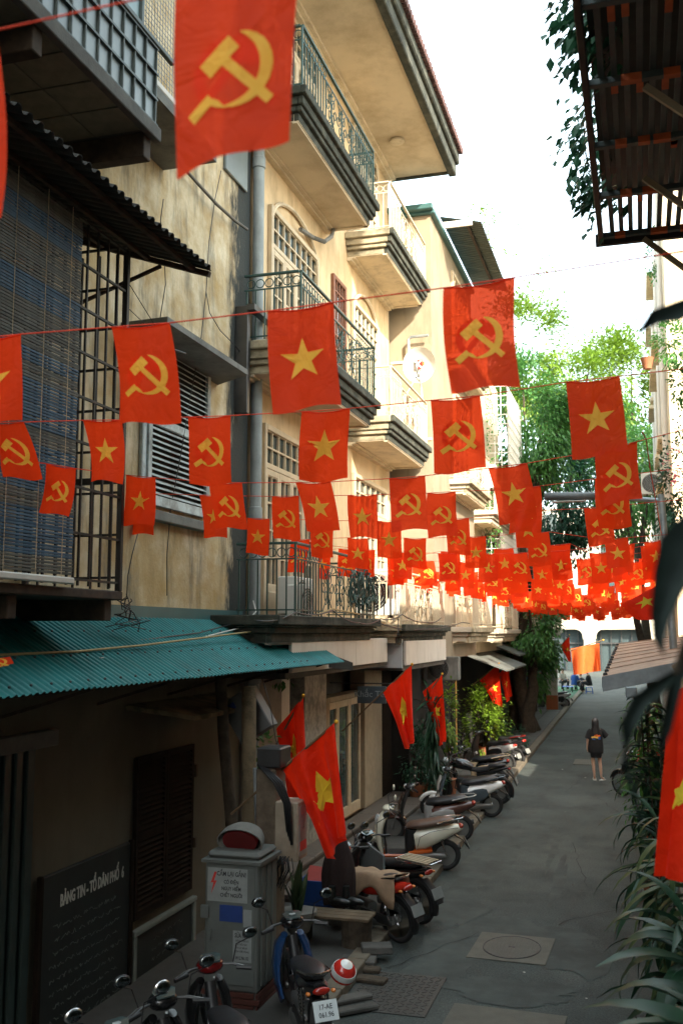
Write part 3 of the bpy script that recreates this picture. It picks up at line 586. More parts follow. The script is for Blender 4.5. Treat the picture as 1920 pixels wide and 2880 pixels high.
# second glazed loggia and mesh beyond
LG = thing('mesh_fronted_loggia', 'pale loggia with wire mesh panel beyond the glazed box', 'balcony', (W, 9.4, 9.6))
b = MB(); b.slab([(W, 8.45, 9.45), (W+.75, 8.5, 9.4), (W+.75, 10.4, 9.4), (W, 10.5, 9.45)], (0, 0, .12)); b.build('slab', M['conc'], LG)
b = MB(); b.bbox(W+.7, W+.75, 8.5, 8.56, 9.55, 11.4, .008); b.bbox(W+.7, W+.75, 10.3, 10.36, 9.55, 11.4, .008); b.bbox(W+.7, W+.75, 8.56, 10.3, 9.53, 9.6, .008); b.bbox(W+.7, W+.75, 8.56, 10.3, 11.3, 11.36, .008); b.build('frame', M['whitep'], LG)
b = MB()
for i in range(28): b.box(W+.722, W+.728, 8.57+i*.062, 8.574+i*.062, 9.6, 11.3)
for i in range(28): b.box(W+.716, W+.722, 8.56, 10.3, 9.62+i*.06, 9.624+i*.06)
o = b.build('wire_mesh', M['galv'], LG, kind='stuff')
# slanting cable pipe on the wall
b = MB(); pts = [PX(u, v, W+.12) for u, v in ((440, 372), (500, 452), (560, 520), (610, 575), (660, 620), (695, 645))]; b.tube(pts, .022, 8); tag(b.build('conduit_pipe', M['steel'], smooth=True), 'dark conduit slanting down across the yellow wall to the drainpipe', 'pipe')
WG = 'loose wires on the yellow wall'
for i, (lab, pts) in enumerate((
    ('thin black wire hanging left down the yellow wall', [(257, 410), (258, 470), (460, 560), (452, 620), (462, 700), (466, 800), (450, 900)]),
    ('long black wire from the conduit down past the shutter', [(622, 480), (605, 560), (588, 680), (580, 820), (566, 950), (548, 1050), (530, 1150), (505, 1300), (480, 1430), (470, 1560), (470, 1675)]),
    ('black wire curving toward the drainpipe shelf', [(580, 820), (590, 880), (620, 930), (660, 970), (690, 1010)]),
    ('black wire dropping beside the iron cage', [(388, 1500), (372, 1560), (360, 1620), (357, 1675), (350, 1700)]))):
    if i == 0: pts = pts[2:]
    b = MB(); b.tube([PX(u, v, W+.06+.03*(k % 2)) for k, (u, v) in enumerate(pts)], .006, 5); tag(b.build('black_wire', M['black'], smooth='all'), lab, 'wire', WG)
cable = lambda pts, r, m, lab, cat='cable', g=None: tag(MB().tube(pts, r, 6).build('cable', m, smooth='all'), lab, cat, g)
ycab = mat('yellowed_cable', (.36, .27, .12), rough=.7)
cable([PX(0, 1842, -4.75), PX(220, 1832, -4.75), PX(400, 1815, -4.75), PX(600, 1790, -4.8), PX(760, 1770, -4.85), PX(850, 1745, -4.5), PX(935, 1712, -4.42), PX(1010, 1728, -4.42)], .012, ycab, 'yellowed cable lying across the teal awning')
cable([PX(160, 1790, -5.1), PX(400, 1797, -5.0), PX(560, 1795, -5.0), PX(680, 1765, -5.0), PX(720, 1720, -5.1), PX(712, 1690, -5.2)], .01, M['tinwhite'], 'white cable looping up beside the drainpipe')
cable([PX(0, 1815, -4.95), PX(180, 1820, -4.95), PX(400, 1800, -4.95), PX(560, 1780, -5), PX(690, 1745, -5.1)], .008, M['black'], 'black cable lying along the upper teal awning')
for k in range(7):
    q = random.Random(k); p0 = PX(338+q.uniform(-8, 8), 1672, -4.9); pts = [p0+Vector((q.uniform(-.05, .1), i*.09*q.uniform(-.3, 1), -.02-i*.05+q.uniform(-.03, .03))) for i in range(7)]
    cable(pts, .005, M['black'], 'loose black cable ends tangled under the cage corner', 'cable', 'cable ends under the cage')
# dark block behind the lens that shades this end of the street
# =================================================================== house with curved iron balconies
H1 = thing('cream_balcony_house', 'four storey cream house with mossy balconies and green wrought iron railings', 'house', (W, 17.6, 0))
b = MB(); b.box(W-6, W, 13.52, 22.0, 3.9, 14.55); b.build('wall', M['cream'], H1)
b = MB(); b.box(W-6, W-.5, 13.3, 22.6, 0, 3.9); b.build('ground_floor_wall', M['conc_dark'], H1)
# roof eave: soffit with mouldings, mossy fascia, tiles
b = MB(); b.box(W-6, -3.95, 11.6, 22.0, 14.55, 14.75); b.build('eave_soffit', M['soffit'], H1)
b = MB(); b.bbox(-3.95, -3.78, 11.5, 22.12, 14.45, 14.72, .02); b.bbox(-3.86, -3.7, 11.5, 22.14, 14.72, 14.98, .03); b.bbox(W, -3.95, 22.0, 22.1, 14.5, 14.76, .02); b.build('eave_fascia', M['mossy'], H1)
b = MB(); b.box(W+.0, W+.12, 12, 21.98, 14.42, 14.55); b.box(W+.12, W+.2, 12, 21.97, 14.48, 14.55); b.build('eave_moulding', M['cream_light'], H1)
tl = MB(); tl.tube([(0, 0, 0), (.42, 0, 0)], .075, 8); tlm, _ = tl.mesh('roof_tile', mat('clay_roof_tile', (.1, .05, .045), rough=.9, var=.4, world=True), smooth=True, center=False)
for i in range(66): inst(tlm, 'roof_tile', (-4.02, 11.6+i*.16, 15.05+R.uniform(-.008, .008)), H1, rot=(0, .12, 0))
b = MB(); b.lathe([(.0, 0), (.12, 0), (.16, -.02), (.16, -.06), (.1, -.075), (.0, -.08)], 20, (-4.75, 20.2, 14.55)); b.build('ceiling_lamp', M['cream_light'], H1, True)
def cornice(parent, x0, x1, y0, y1, z, mside, mfront, msoff, t=.46, name='balcony_slab'):
    """a stepped balcony slab whose top is at z"""
    s = MB(); s.box(x0, x1-.17, y0+.17, y1-.17, z-t-.005, z-t+.11); s.build(name, msoff, parent)
    s = MB(); s.box(x0, x0+.1, y0+.161, y1-.161, z-t-.07, z-t); s.box(x0+.1, x0+.17, y0+.162, y1-.162, z-t-.035, z-t); s.box(x1-.26, x1-.19, y0+.17, y1-.17, z-t-.03, z-t); s.box(x0, x1-.19, y1-.25, y1-.17, z-t-.03, z-t); s.build('soffit_moulding', msoff, parent)
    f = MB(); prof = ((.16, z-t+.0, z-t+.12), (.10, z-t+.121, z-t+.2), (.06, z-t+.201, z-.13), (.0, z-.129, z))
    for k, (ins, a, c) in enumerate(prof): f.bbox(x1-ins-.08, x1-ins, y0+ins, y1-ins, a, c, .012)
    f.box(x0+.1, x1-.07, y0+.07, y1-.07, z-.05, z-.004)
    f.build('front_cornice', mfront, parent)
    for (ya, sg) in ((y0, 1), (y1, -1)):
        f = MB()
        for k, (ins, a, c) in enumerate(prof):
            p, q = ya+sg*ins, ya+sg*(ins+.08); f.bbox(x0, x1-ins-.081, min(p, q), max(p, q), a, c, .012)
        f.build('side_cornice', mside if sg == 1 else mfront, parent)
RAIL = {}
def railing(parent, x0, x1, y0, y1, z, m, h=.98):
    """iron railing on three sides, front along y at x1"""
    key = m.name
    if key not in RAIL:
        bb = MB(); bb.box(-.009, .009, -.009, .009, 0, h-.2); l = MB(); l.box(-.009, .009, -.009, .009, 0, h)
        r = MB(); r.tube([(0, .062*math.cos(a*.349), .062*math.sin(a*.349)) for a in range(18)], .008, 5, closed=True)
        def spiral(cy, cz, r0, a0, turns, d): return [(0, cy+r0*(1-.62*i/26)*math.cos(a0+d*turns*6.283*i/26), cz+r0*(1-.62*i/26)*math.sin(a0+d*turns*6.283*i/26)) for i in range(27)]
        s = MB()
        for d in (1, -1):
            s.tube(spiral(d*.11, .56, .12, 1.57, 1.15, d), .008, 5); s.tube(spiral(d*.1, .27, .11, -1.57, 1.2, -d), .008, 5); s.tube(spiral(d*.23, .42, .1, 3.14 if d > 0 else 0, 1.0, d), .008, 5)
            s.tube([(0, d*(.3-.28*math.sin(i/14*3.14)), .04+.7*i/14) for i in range(15)], .008, 5)
        s.tube([(0, .02*math.sin(i*.8), .05+i*.06) for i in range(12)], .009, 5)
        RAIL[key] = [q.mesh(n, m, center=False)[0] for q, n in ((bb, 'baluster'), (l, 'post'), (r, 'ring'), (s, 'scroll'))]
    bme, pme_, rme, sme = RAIL[key]
    rl = MB(); rl.bbox(x1-.025, x1+.025, y0, y1, z+h, z+h+.035, .006); rl.bbox(x0, x1-.025, y0-.025, y0+.025, z+h, z+h+.035, .006); rl.bbox(x0, x1-.025, y1-.025, y1+.025, z+h, z+h+.035, .006)
    ro = rl.build('railing', m, parent)
    rl = MB()
    for zz in (z+h-.2, z+.08):
        rl.box(x1-.008, x1+.008, y0, y1, zz-.01, zz+.01); rl.box(x0, x1-.009, y0-.008, y0+.008, zz-.01, zz+.01); rl.box(x0, x1-.009, y1-.008, y1+.008, zz-.01, zz+.01)
    rl.build('mid_rail', m, ro)
    for x, y in ((x1, y0), (x1, y1)): inst(pme_, 'post', (x, y, z), ro, scale=(1.6, 1.6, 1))
    for y in (y0, y1):
        x = x1-.13
        while x > x0: inst(bme, 'baluster', (x, y, z), ro); inst(rme, 'ring', (x+.065, y, z+h-.11), ro, rot=(0, 0, 1.571)); x -= .14
    L = y1-y0; n1 = int(L*.3/.13)
    for side in (0, 1):
        for i in range(1, n1+1):
            y = y0+i*.13 if side == 0 else y1-i*.13; inst(bme, 'baluster', (x1, y, z), ro); inst(rme, 'ring', (x1, y-.065 if side == 0 else y+.065, z+h-.11), ro)
    a, c = y0+n1*.13, y1-n1*.13; k = max(1, round((c-a)/.62)); st = (c-a)/k
    for i in range(k): inst(sme, 'scroll', (x1, a+st*(i+.5), z+.02), ro, scale=(1, st/.66, 1.02))
    return ro
def french_door(parent, y0, y1, z0, z1, x, leaves=4, m=None, fan=False, depth=.1, glass=None):
    m = m or M['creamwood']; glass = glass or M['glass_t']
    b = MB(); b.bbox(x-.03, x+.05, y0-.09, y0, z0, z1+.09, .01); b.bbox(x-.03, x+.05, y1, y1+.09, z0, z1+.09, .01); b.bbox(x-.03, x+.05, y0, y1, z1, z1+.09, .01); f = b.build('door_frame', m, parent)
    zt = z1-.55; w_ = (y1-y0)/leaves
    b = MB(); b.bbox(x-.025, x+.04, y0, y1, zt-.04, zt+.04, .006); b.build('transom_bar', m, f)
    g = MB(); g.box(x-.03, x-.02, y0, y1, z0+.5, z1); g.build('glass', glass, f)
    def grid(ya, yb, za, zb, ny, nz, nm):
        q = MB()
        for i in range(ny+1): y = ya+(yb-ya)*i/ny; q.box(x-.022, x+.018, y-.014, y+.014, za, zb)
        for i in range(nz+1): z = za+(zb-za)*i/nz; q.box(x-.0225, x+.0165, ya, yb, z-.014, z+.014)
        q.build(nm, m, f)
    grid(y0, y1, zt+.04, z1, leaves*2, 2, 'transom_light')
    for k in range(leaves):
        a, c = y0+k*w_+.006, y0+(k+1)*w_-.006; q = MB()
        q.bbox(x-.02, x+.032, a, a+.07, z0, zt-.04, .006); q.bbox(x-.02, x+.032, c-.07, c, z0, zt-.04, .006); q.bbox(x-.019, x+.031, a+.07, c-.07, z0, z0+.5, .006); q.bbox(x-.019, x+.031, a+.07, c-.07, zt-.14, zt-.04, .006); q.bbox(x-.01, x+.042, a+.12, c-.12, z0+.1, z0+.4, .015)
        q.build('door_leaf', m, f); grid(a+.07, c-.07, z0+.5, zt-.14, 2, 4, 'glazing_bars')
bays = ((12.95, 17.3, 'a'), (18.35, 22.0, 'b'))
for bi, (y0, y1, _) in enumerate(bays):
    for z, nm in ((11.78, 't'), (8.0, 'm')):
        if bi == 0: cornice(H1, W, -4.4, y0, y1, z, M['mossy'] if z > 10 else M['mossy_light'], M['mossy'], M['soffit'])
        else: cornice(H1, W, -4.4, y0, y1, z, M['mossy_light'], M['mossy'], M['cream_light'])
        railing(H1, W+.03, -4.5, y0+.12, y1-.12, z, M['greeniron'] if bi == 0 else M['creamiron'])
        french_door(H1, y0+1.2-.7*bi, y1-.9-.35*(bi), z, z+2.45, W+.03, 4 if bi == 0 else 3)
        bx = MB(); bx.tube(arc((W+.05, (y0+1.2-.7*bi+y1-.9-.35*bi)/2, z+2.25), (y1-y0)*.27, 0, 180, 16, 'yz', .62), .035, 6, cap=True); bx.build('arch_moulding', M['cream_light'], H1, True)
# red-brown framed narrow windows between the bays
for z in (8.6, 11.6):
    if z > 11: continue
    wf = MB(); wf.bbox(W, W+.07, 17.42, 17.5, z, z+2.0, .008); wf.bbox(W, W+.07, 18.2, 18.28, z, z+2.0, .008); wf.bbox(W, W+.07, 17.5, 18.2, z, z+.08, .008); wf.bbox(W, W+.07, 17.5, 18.2, z+1.92, z+2.0, .008); wf = wf.build('window', M['redwood'], H1)
    q = MB()
    for i in range(1, 4): q.box(W+.02, W+.05, 17.5+.7*i/4-.012, 17.5+.7*i/4+.012, z, z+2)
    for i in range(1, 7): q.box(W+.021, W+.049, 17.5, 18.2, z+2*i/7-.012, z+2*i/7+.012)
    q.build('glazing_bars', M['redwood'], wf); q = MB(); q.box(W+.0, W+.012, 17.5, 18.2, z+.05, z+1.95); q.build('pane', M['glass'], wf)
# first floor ledge: long mossy cornice and panels beneath
for (y0, y1, xx, zz) in ((12.0, 17.25, -4.4, 4.06), (18.3, 22.95, -4.2, 3.98)):
    cornice(H1, W-.5, xx, y0, y1, zz, M['mossy_light'] if y0 > 15 else M['mossy'], M['mossy'], M['conc'], t=.36, name='ledge_slab')
for (y0, y1, z0, z1, xx, nn, mm) in ((13.0, 18.4, 3.28, 3.72, -4.58, 5, 'whitep'), (18.75, 22.85, 3.2, 3.66, -4.3, 4, 'whitep')):
    for i in range(nn):
        a, c = y0+(y1-y0)*i/nn, y0+(y1-y0)*(i+1)/nn; b = MB(); b.bbox(xx-.05, xx, a+.004, c-.004, z0, z1, .005); b.build('fascia_panel', M[mm], H1)
b = MB(); b.bbox(W-.1, -4.352, 18.65, 18.7, 3.15, 3.7, .006); b.build('end_panel', M['greyp'], H1)
b = MB(); b.box(W-.5, -4.64, 12.9, 18.6, 3.2, 3.28); b.box(W-.5, -4.36, 18.71, 22.9, 3.1, 3.19); b.build('underside', M['conc_dark'], H1)
french_door(H1, 13.95, 16.3, 4.05, 6.9, W+.03, 4, M['creamwood']); french_door(H1, 18.9, 21.4, 4.05, 6.9, W+.03, 3, M['creamwood'])
railing(H1, W+.03, -4.5, 12.9, 17.1, 4.06, M['greeniron']); railing(H1, W+.03, -4.32, 18.4, 22.7, 3.98, M['creamiron'])
# loose tangle of green hoses on the first floor railing
for k in range(12):
    q = random.Random(40+k); y = 15.4+k*.13; r = q.uniform(.12, .25)
    b = MB(); b.tube([(-4.42+q.uniform(-.02, .05), y+r*.6*math.cos(a), 4.55+r*1.5*math.sin(a)+q.uniform(-.02, .02)) for a in [i*.42 for i in range(15)]], .013, 5)
    tag(b.build('coiled_hose', M['greeniron'], smooth='all'), 'green hose coil hung on the first floor railing', 'hose', 'hoses on the green railing')
aircon('air_conditioner', 'white air conditioner on the first floor balcony behind the green railing', (W+.45, 14.2, 4.1))
aircon('air_conditioner', 'narrow white air conditioner fixed beside the drainpipe above the awning', (-4.75, 13.75, 3.9), .3, .62, .3)
aircon('air_conditioner', 'sunlit white air conditioner on the first floor balcony of the second bay', (W+.5, 18.9, 4.15), .85, .9, .3, 'y')
# ground floor front: pillars, doors, plinth and steps
b = MB(); b.bbox(W-.5, W-.02, 16.05, 17.25, .3, 3.2, .01); b.build('speckled_pillar', mat('speckled_marble', (.34, .33, .29), rough=.5, var=.35, scale=9, world=True, dirt=(.08, .1, .09), dirt_amt=.75), H1)
b = MB(); b.bbox(W-.5, W-.01, 13.35, 14.9, .3, 3.2, .01); b.build('wall_panel', mat('taupe_render', (.2, .17, .14), rough=.8, world=True), H1)
b = MB(); b.bbox(W-.3, W-.02, 14.9, 15.3, .3, 3.2, .01); b.build('tiled_pier', M['whitep'], H1)
b = MB(); b.bbox(W-.42, W-.4, 15.3, 16.05, .3, 2.9, .003); sgd = b.build('steel_gate', M['steel'], H1)
gb = MB(); gb.box(-.01, .01, -.02, .02, 0, 2.5); gbm, _ = gb.mesh('gate_bar', M['galv'], center=False)
for i in range(9): inst(gbm, 'gate_bar', (W-.38, 15.36+i*.08, .35), sgd)
b = MB(); b.bbox(W-.35, W-.03, 17.25, 17.5, .3, 2.65, .01); b.bbox(W-.35, W-.03, 19.9, 21.3, .3, 3.2, .01); b.bbox(W-.35, W-.031, 17.5, 19.9, 2.55, 2.65, .01); b.build('doorway_wall', mat('beige_render', (.3, .24, .16), rough=.8, world=True), H1)
for k in range(3):
    a = 17.5+k*.8; f = MB(); f.bbox(W-.2, W-.12, a, a+.1, .31, 2.55, .01); f.bbox(W-.2, W-.12, a+.7, a+.8, .31, 2.55, .01); f.bbox(W-.199, W-.121, a+.1, a+.7, .31, .5, .01); f.bbox(W-.199, W-.121, a+.1, a+.7, 2.4, 2.55, .01)
    f = f.build('glass_door', M['creamwood'], H1); g = MB(); g.box(W-.17, W-.155, a+.1, a+.7, .5, 2.4); g.build('glass', M['glass'], f); g = MB(); g.tube([(W-.09, a+.14, 1.2), (W-.09, a+.14, 1.55)], .012, 6); g.build('handle', M['chrome'], f)
b = MB(); b.bbox(W-.35, W-.02, 21.3, 22.9, .3, 3.1, .01); b.build('brown_pier', M['brownwood'], H1)
b = MB(); b.bbox(W-.6, W+.0, 17.25, 21.2, .2, .31, .01); b.build('porch_floor', M['tilefloor'], H1)
for i, (x, z) in enumerate(((-5.05, .31), (-4.62, .2))):
    for k in range(5):
        a = 13.6+k*1.9; s = MB(); s.bbox(x-.45, x, a, a+1.893, z-.05, z, .008); s.build('step_tread', M['step'], H1); s = MB(); s.box(x-.43, x-.02, a, a+1.893, z-.15, z-.051); s.build('step_riser', M['riser'], H1)
# sign hanging over the door
t = thing('shop_sign', 'small dark blue hanging sign above the cream glass door', 'sign', (-4.95, 16.9, 2.2))
a = PX(1005, 1940, -5.0); b = MB(); zt = a.z+.02; sx0, sx1 = PY(1005, 1950, 17.7).x, PY(1085, 1950, 17.7).x
b.bbox(sx0, sx1, 17.68, 17.74, PY(1040, 1978, 17.7).z, PY(1040, 1930, 17.7).z, .008); b.build('sign_board', mat('slate_blue_sign', (.05, .075, .09), rough=.4), t)
text('lettering', 'Khắc Tên', .16, face_my(((sx0+sx1)/2, 17.676, PY(1040, 1960, 17.7).z)), mat('sign_letters', (.25, .3, .32), rough=.4), t, .004)
b = MB(); b.bar((W-.1, 17.71, PY(1040, 1922, 17.7).z), (sx1+.1, 17.71, PY(1040, 1922, 17.7).z), .02); b.build('bracket', M['steel'], t)
# small house things
b = MB(); b.tube([PY(1162, 900, 21.8), PY(1150, 960, 21.8), PY(1150, 1000, 21.8)], .045, 8)
D = thing('satellite_dish', 'white satellite dish with a red K mark on the sunlit wall', 'satellite dish', (-4.5, 21.4, 9.4))
dc = PY(1178, 1026, 21.3)
prof = [(0, .12), (.12, .112), (.24, .085), (.33, .045), (.39, 0), (.4, -.005), (.385, .01), (.32, .055), (.2, .105), (0, .135)]
b = MB(); b.lathe(prof, 28); b.xf(Matrix.Translation(dc) @ Matrix.Rotation(math.radians(-80), 4, 'X') @ Matrix.Rotation(math.radians(12), 4, 'Y')); b.build('dish', mat('dish_white', (.6, .6, .57), rough=.5, var=.03), D, True)
mk = Matrix.Translation(dc+Vector((0, .06, .02))) @ Matrix.Rotation(math.radians(96), 4, 'X')
def plane_poly(pts, Mx, m, name, parent, th=.004): b = MB(); b.slab([(*p, 0) for p in pts], (0, 0, th)); b.xf(Mx); return b.build(name, m, parent)
plane_poly([(-.1, -.09), (.06, -.09), (.06, .11), (-.1, .11)], mk, mat('dish_red', (.35, .015, .01), rough=.7), 'mark_panel', D)
text('mark_letter', 'K', .22, mk @ Matrix.Translation((-.02, -.065, .005)), M['whiteink'], D, .002, bold=.008)
plane_poly([(.065, -.02), (.1, -.02), (.1, .06), (.065, .06)], mk, M['amber'], 'mark_corner', D)
b = MB(); b.tube([dc+Vector((.0, -.1, -.3)), dc+Vector((.03, -.42, -.22)), dc+Vector((.02, -.46, -.12))], .018, 6); b.ball(dc+Vector((.02, -.47, -.08)), (.035, .05, .035)); b.build('feed_arm', M['galv'], D, True)
b = MB(); b.tube([dc+Vector((0, -.02, -.12)), dc+Vector((.02, .12, -.5)), (-4.5, 21.4, 8.98)], .022, 6); b.tube([dc+Vector((0, -.05, -.2)), (-4.75, 20.9, 9.0)], .014, 6); b.build('mount', M['galv'], D)
b = MB(); b.tube([PY(1150, 1010, 21.95), PY(1148, 955, 21.95), PY(1155, 948, 21.95), PY(1204, 943, 21.95)], .035, 8); tag(b.build('bent_vent_pipe', M['galv'], smooth=True), 'grey bent pipe on the wall above the satellite dish', 'pipe')
b = MB(); p0 = PX(845, 640, -5.2); b.tube([PX(845, 645, W+.1), PX(880, 668, W+.12), PX(912, 680, W+.3), PX(932, 665, W+.25), PX(938, 640, W+.12)], .04, 8); tag(b.build('looped_drain_hose', M['conc'], smooth=True), 'looped grey drain hose under the second floor balcony', 'hose')
# =================================================================== houses further along on the left
def side_house(name, lab, y0, y1, x, ztop, m, slabs, mm=None):
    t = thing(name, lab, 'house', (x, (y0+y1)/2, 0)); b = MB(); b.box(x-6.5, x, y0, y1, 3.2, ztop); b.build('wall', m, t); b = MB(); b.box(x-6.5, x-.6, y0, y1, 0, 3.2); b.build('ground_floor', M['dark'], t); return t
H2 = side_house('white_corner_house', 'tall sunlit pale house whose plain side wall carries the satellite dish', 22.15, 28.0, -4.42, 13.6, M['shade_toned_wall'], ())
b = MB(); b.bbox(-7, -4.3, 22.05, 28, 13.6, 13.72, .02); b.bbox(-6.2, -4.32, 21.9, 22.05, 13.66, 13.8, .02); b.build('roof_coping', M['teal_trim'], H2)
for z in (8.2, 10.05): b = MB(); b.box(-5.4, -4.43, 22.12, 22.15, z, z+.06); b.build('string_course', M['soffit'], H2)
t = thing('green_corrugated_canopy', 'dark green corrugated roof canopy jutting high above the white house', 'canopy', (-4.2, 24.5, 13.3))
a0, a1, a2 = Vector((-4.4, 23.3, 14.0)), Vector((-3.45, 23.3, 13.72)), Vector((-3.45, 28.5, 13.72))
for k in range(6): corr_sheet('roof_sheet', (-4.4, 24.15+k*.86, 14.0), (0, -1, 0), (.96, 0, -.24), .86, 1.05, mat('olive_tin', (.05, .065, .05), rough=.6, world=True), t, pitch=.13, amp=.03)
b = MB(); b.bar((-3.75, 23.3, 13.8), (-3.75, 28.4, 13.8), .06); b.build('purlin', M['rust'], t); b = MB(); b.bbox(-4.4, -3.6, 23.25, 23.3, 13.7, 13.86, .01); b.build('end_trim', M['whitep'], t)
for z in (3.95, 7.6, 10.8):
    cornice(H2, -4.5, -3.85, 24.2, 27.6, z, M['white'], M['mossy_light'], M['cream_light'], t=.35)
    railing(H2, -4.45, -3.9, 24.3, 27.5, z, M['creamiron'])
    french_door(H2, 24.9, 27.0, z, z+2.3, -4.4, 3, M['creamwood'], glass=M['glass'])
H3 = side_house('caged_window_house', 'pale house with white window cages and hanging creepers beyond the white house', 28.1, 36.0, -4.75, 12.6, M['cream_light'], ())
for z, yy in ((3.9, 29.2), (7.4, 29.2)):
    cornice(H3, -4.8, -3.95, yy, yy+5.5, z, M['white'], M['white'], M['cream_light'], t=.35); railing(H3, -4.75, -4.02, yy+.1, yy+5.4, z, M['creamiron'])
    french_door(H3, yy+.6, yy+2.6, z, z+2.3, -4.7, 3, M['creamwood'], glass=M['glass'])
def cage(lab, x0, x1, y0, y1, z0, z1, m, cat='window cage', st=.3):
    t = thing('window_cage', lab, cat, (x0, y0, z0), 'white steel window cages'); b = MB()
    b.bbox(x0, x1, y0, y1, z0-.06, z0, .01); b.build('cage_floor', m, t)
    bb = MB(); bb.box(-.014, .014, -.014, .014, 0, z1-z0); me, _ = bb.mesh('bar', m, center=False)
    n = int((x1-x0)/.22)
    for i in range(n+1): inst(me, 'bar', (x0+(x1-x0)*i/n, y0, z0), t)
    n = int((y1-y0)/.28)
    for i in range(n+1): inst(me, 'bar', (x1, y0+(y1-y0)*i/n, z0), t)
    n = int((z1-z0)/st)
    for i in range(n+1): z = z0+(z1-z0)*i/n; q = MB(); q.box(x0, x1+.01, y0-.01, y0+.01, z-.013, z+.013); q.box(x1-.01, x1+.01, y0+.01, y1, z-.013, z+.013); q.build('rail', m, t)
    return t
wc = mat('white_painted_bar', (.75, .74, .68), rough=.5)
cage('large white window cage high beside the trees', -5.0, -4.1, 33.6, 37.6, 8.9, 12.2, wc); cage('lower white window cage below the hanging creepers', -5.0, -4.15, 31.5, 36.0, 5.2, 8.0, wc)
H3b = thing('dark_window', 'dark barred window behind the lower white cage', 'window', (-4.7, 33, 5.4)); b = MB(); b.bbox(-4.74, -4.7, 32.2, 34.6, 5.3, 7.4, .01); b.build('pane', M['glass'], H3b)
b = MB(); b.bbox(-5.3, -4.78, 33.5, 33.56, 9.2, 11.2, .01); tag(b.build('brown_shutter', M['redwood']), 'brown shutter seen through the high white cage', 'shutter')
ac3 = aircon('air_conditioner', 'white air conditioner on a bracket tray above the caged window', (-4.35, 29.0, 8.0), .9, .7, .4, 'y')
H4 = side_house('far_white_terrace', 'far row of pale terraced houses half hidden by trees', 36.1, 62, -5.1, 10.5, M['white'], ())
for y0 in (36.6, 43, 49, 55):
    for z in (3.9, 7.2):
        cornice(H4, -5.2, -4.3, y0, y0+4.5, z, M['white'], M['white'], M['cream_light'], t=.35); railing(H4, -5.15, -4.4, y0+.1, y0+4.4, z, M['creamiron']); french_door(H4, y0+1, y0+3.2, z, z+2.2, -5.06, 3, M['creamwood'], glass=M['glass'])
# ground floor canopies and yellow gate
t = thing('yellow_folding_gate', 'yellow folding metal gate lit by a patch of sun', 'gate', (-5.2, 26.5, 0)); ym = mat('ochre_gate_paint', (.45, .27, .07), rough=.5, world=True); b = MB(); b.bbox(-5.25, -5.2, 23.2, 28.2, .1, 3.05, .01); b.build('gate_panel', ym, t)
gb = MB(); gb.bbox(-.0, .05, -.045, .045, 0, 2.3, .012); gbm2, _ = gb.mesh('gate_slat', ym, center=False)
for i in range(30): inst(gbm2, 'gate_slat', (-5.2, 23.35+i*.165, .12), t)
b = MB(); b.bbox(-5.2, -5.12, 23.2, 28.2, 2.44, 2.52, .01); b.bbox(-5.25, -5.05, 28.2, 28.4, .1, 3.1, .01); b.build('gate_frame', ym, t)
b = MB(); b.bbox(-5.75, -5.35, 21.9, 28.0, .1, .25, .02); tag(b.build('shop_step', M['conc']), 'concrete doorstep below the yellow folding gate', 'step')
for lab, y0, y1, z0, z1, x1 in (('grey roller shutter box and canopy over the dark shopfront', 29, 34, 3.3, 2.7, -3.7), ('second sloping grey canopy above the parked scooters', 34.5, 38, 3.5, 3.0, -4.0)):
    b = MB(); b.slab([(-5.3, y0, z0), (x1, y0, z1), (x1, y1, z1), (-5.3, y1, z0)], (0, 0, .05)); tag(b.build('tilted_canopy', mat('grey_awning', (.12, .13, .12), rough=.7, world=True)), lab, 'canopy')
aircon('air_conditioner', 'shaded air conditioner tucked under the pale ledge beside the white fascia', (-4.5, 23.6, 2.7), .75, .55, .3, 'y', M['conc'])
t = thing('green_banner', 'vertical sign with a grey and a bright green half past the balconies', 'sign', (-4.1, 37, 3.6)); y = 40
p = PY(1298, 1730, y); q2 = PY(1340, 1655, y); b = MB(); b.bbox(PY(1270, 1730, y).x, PY(1318, 1730, y).x, y, y+.1, 3.9, 5.3, .01); b.build('grey_panel', M['greyp'], t); b = MB(); b.bbox(PY(1319, 1730, y).x, PY(1336, 1730, y).x, y, y+.1, 3.9, 5.3, .01); b.build('green_panel', mat('sign_green', (.01, .3, .13), rough=.4), t)
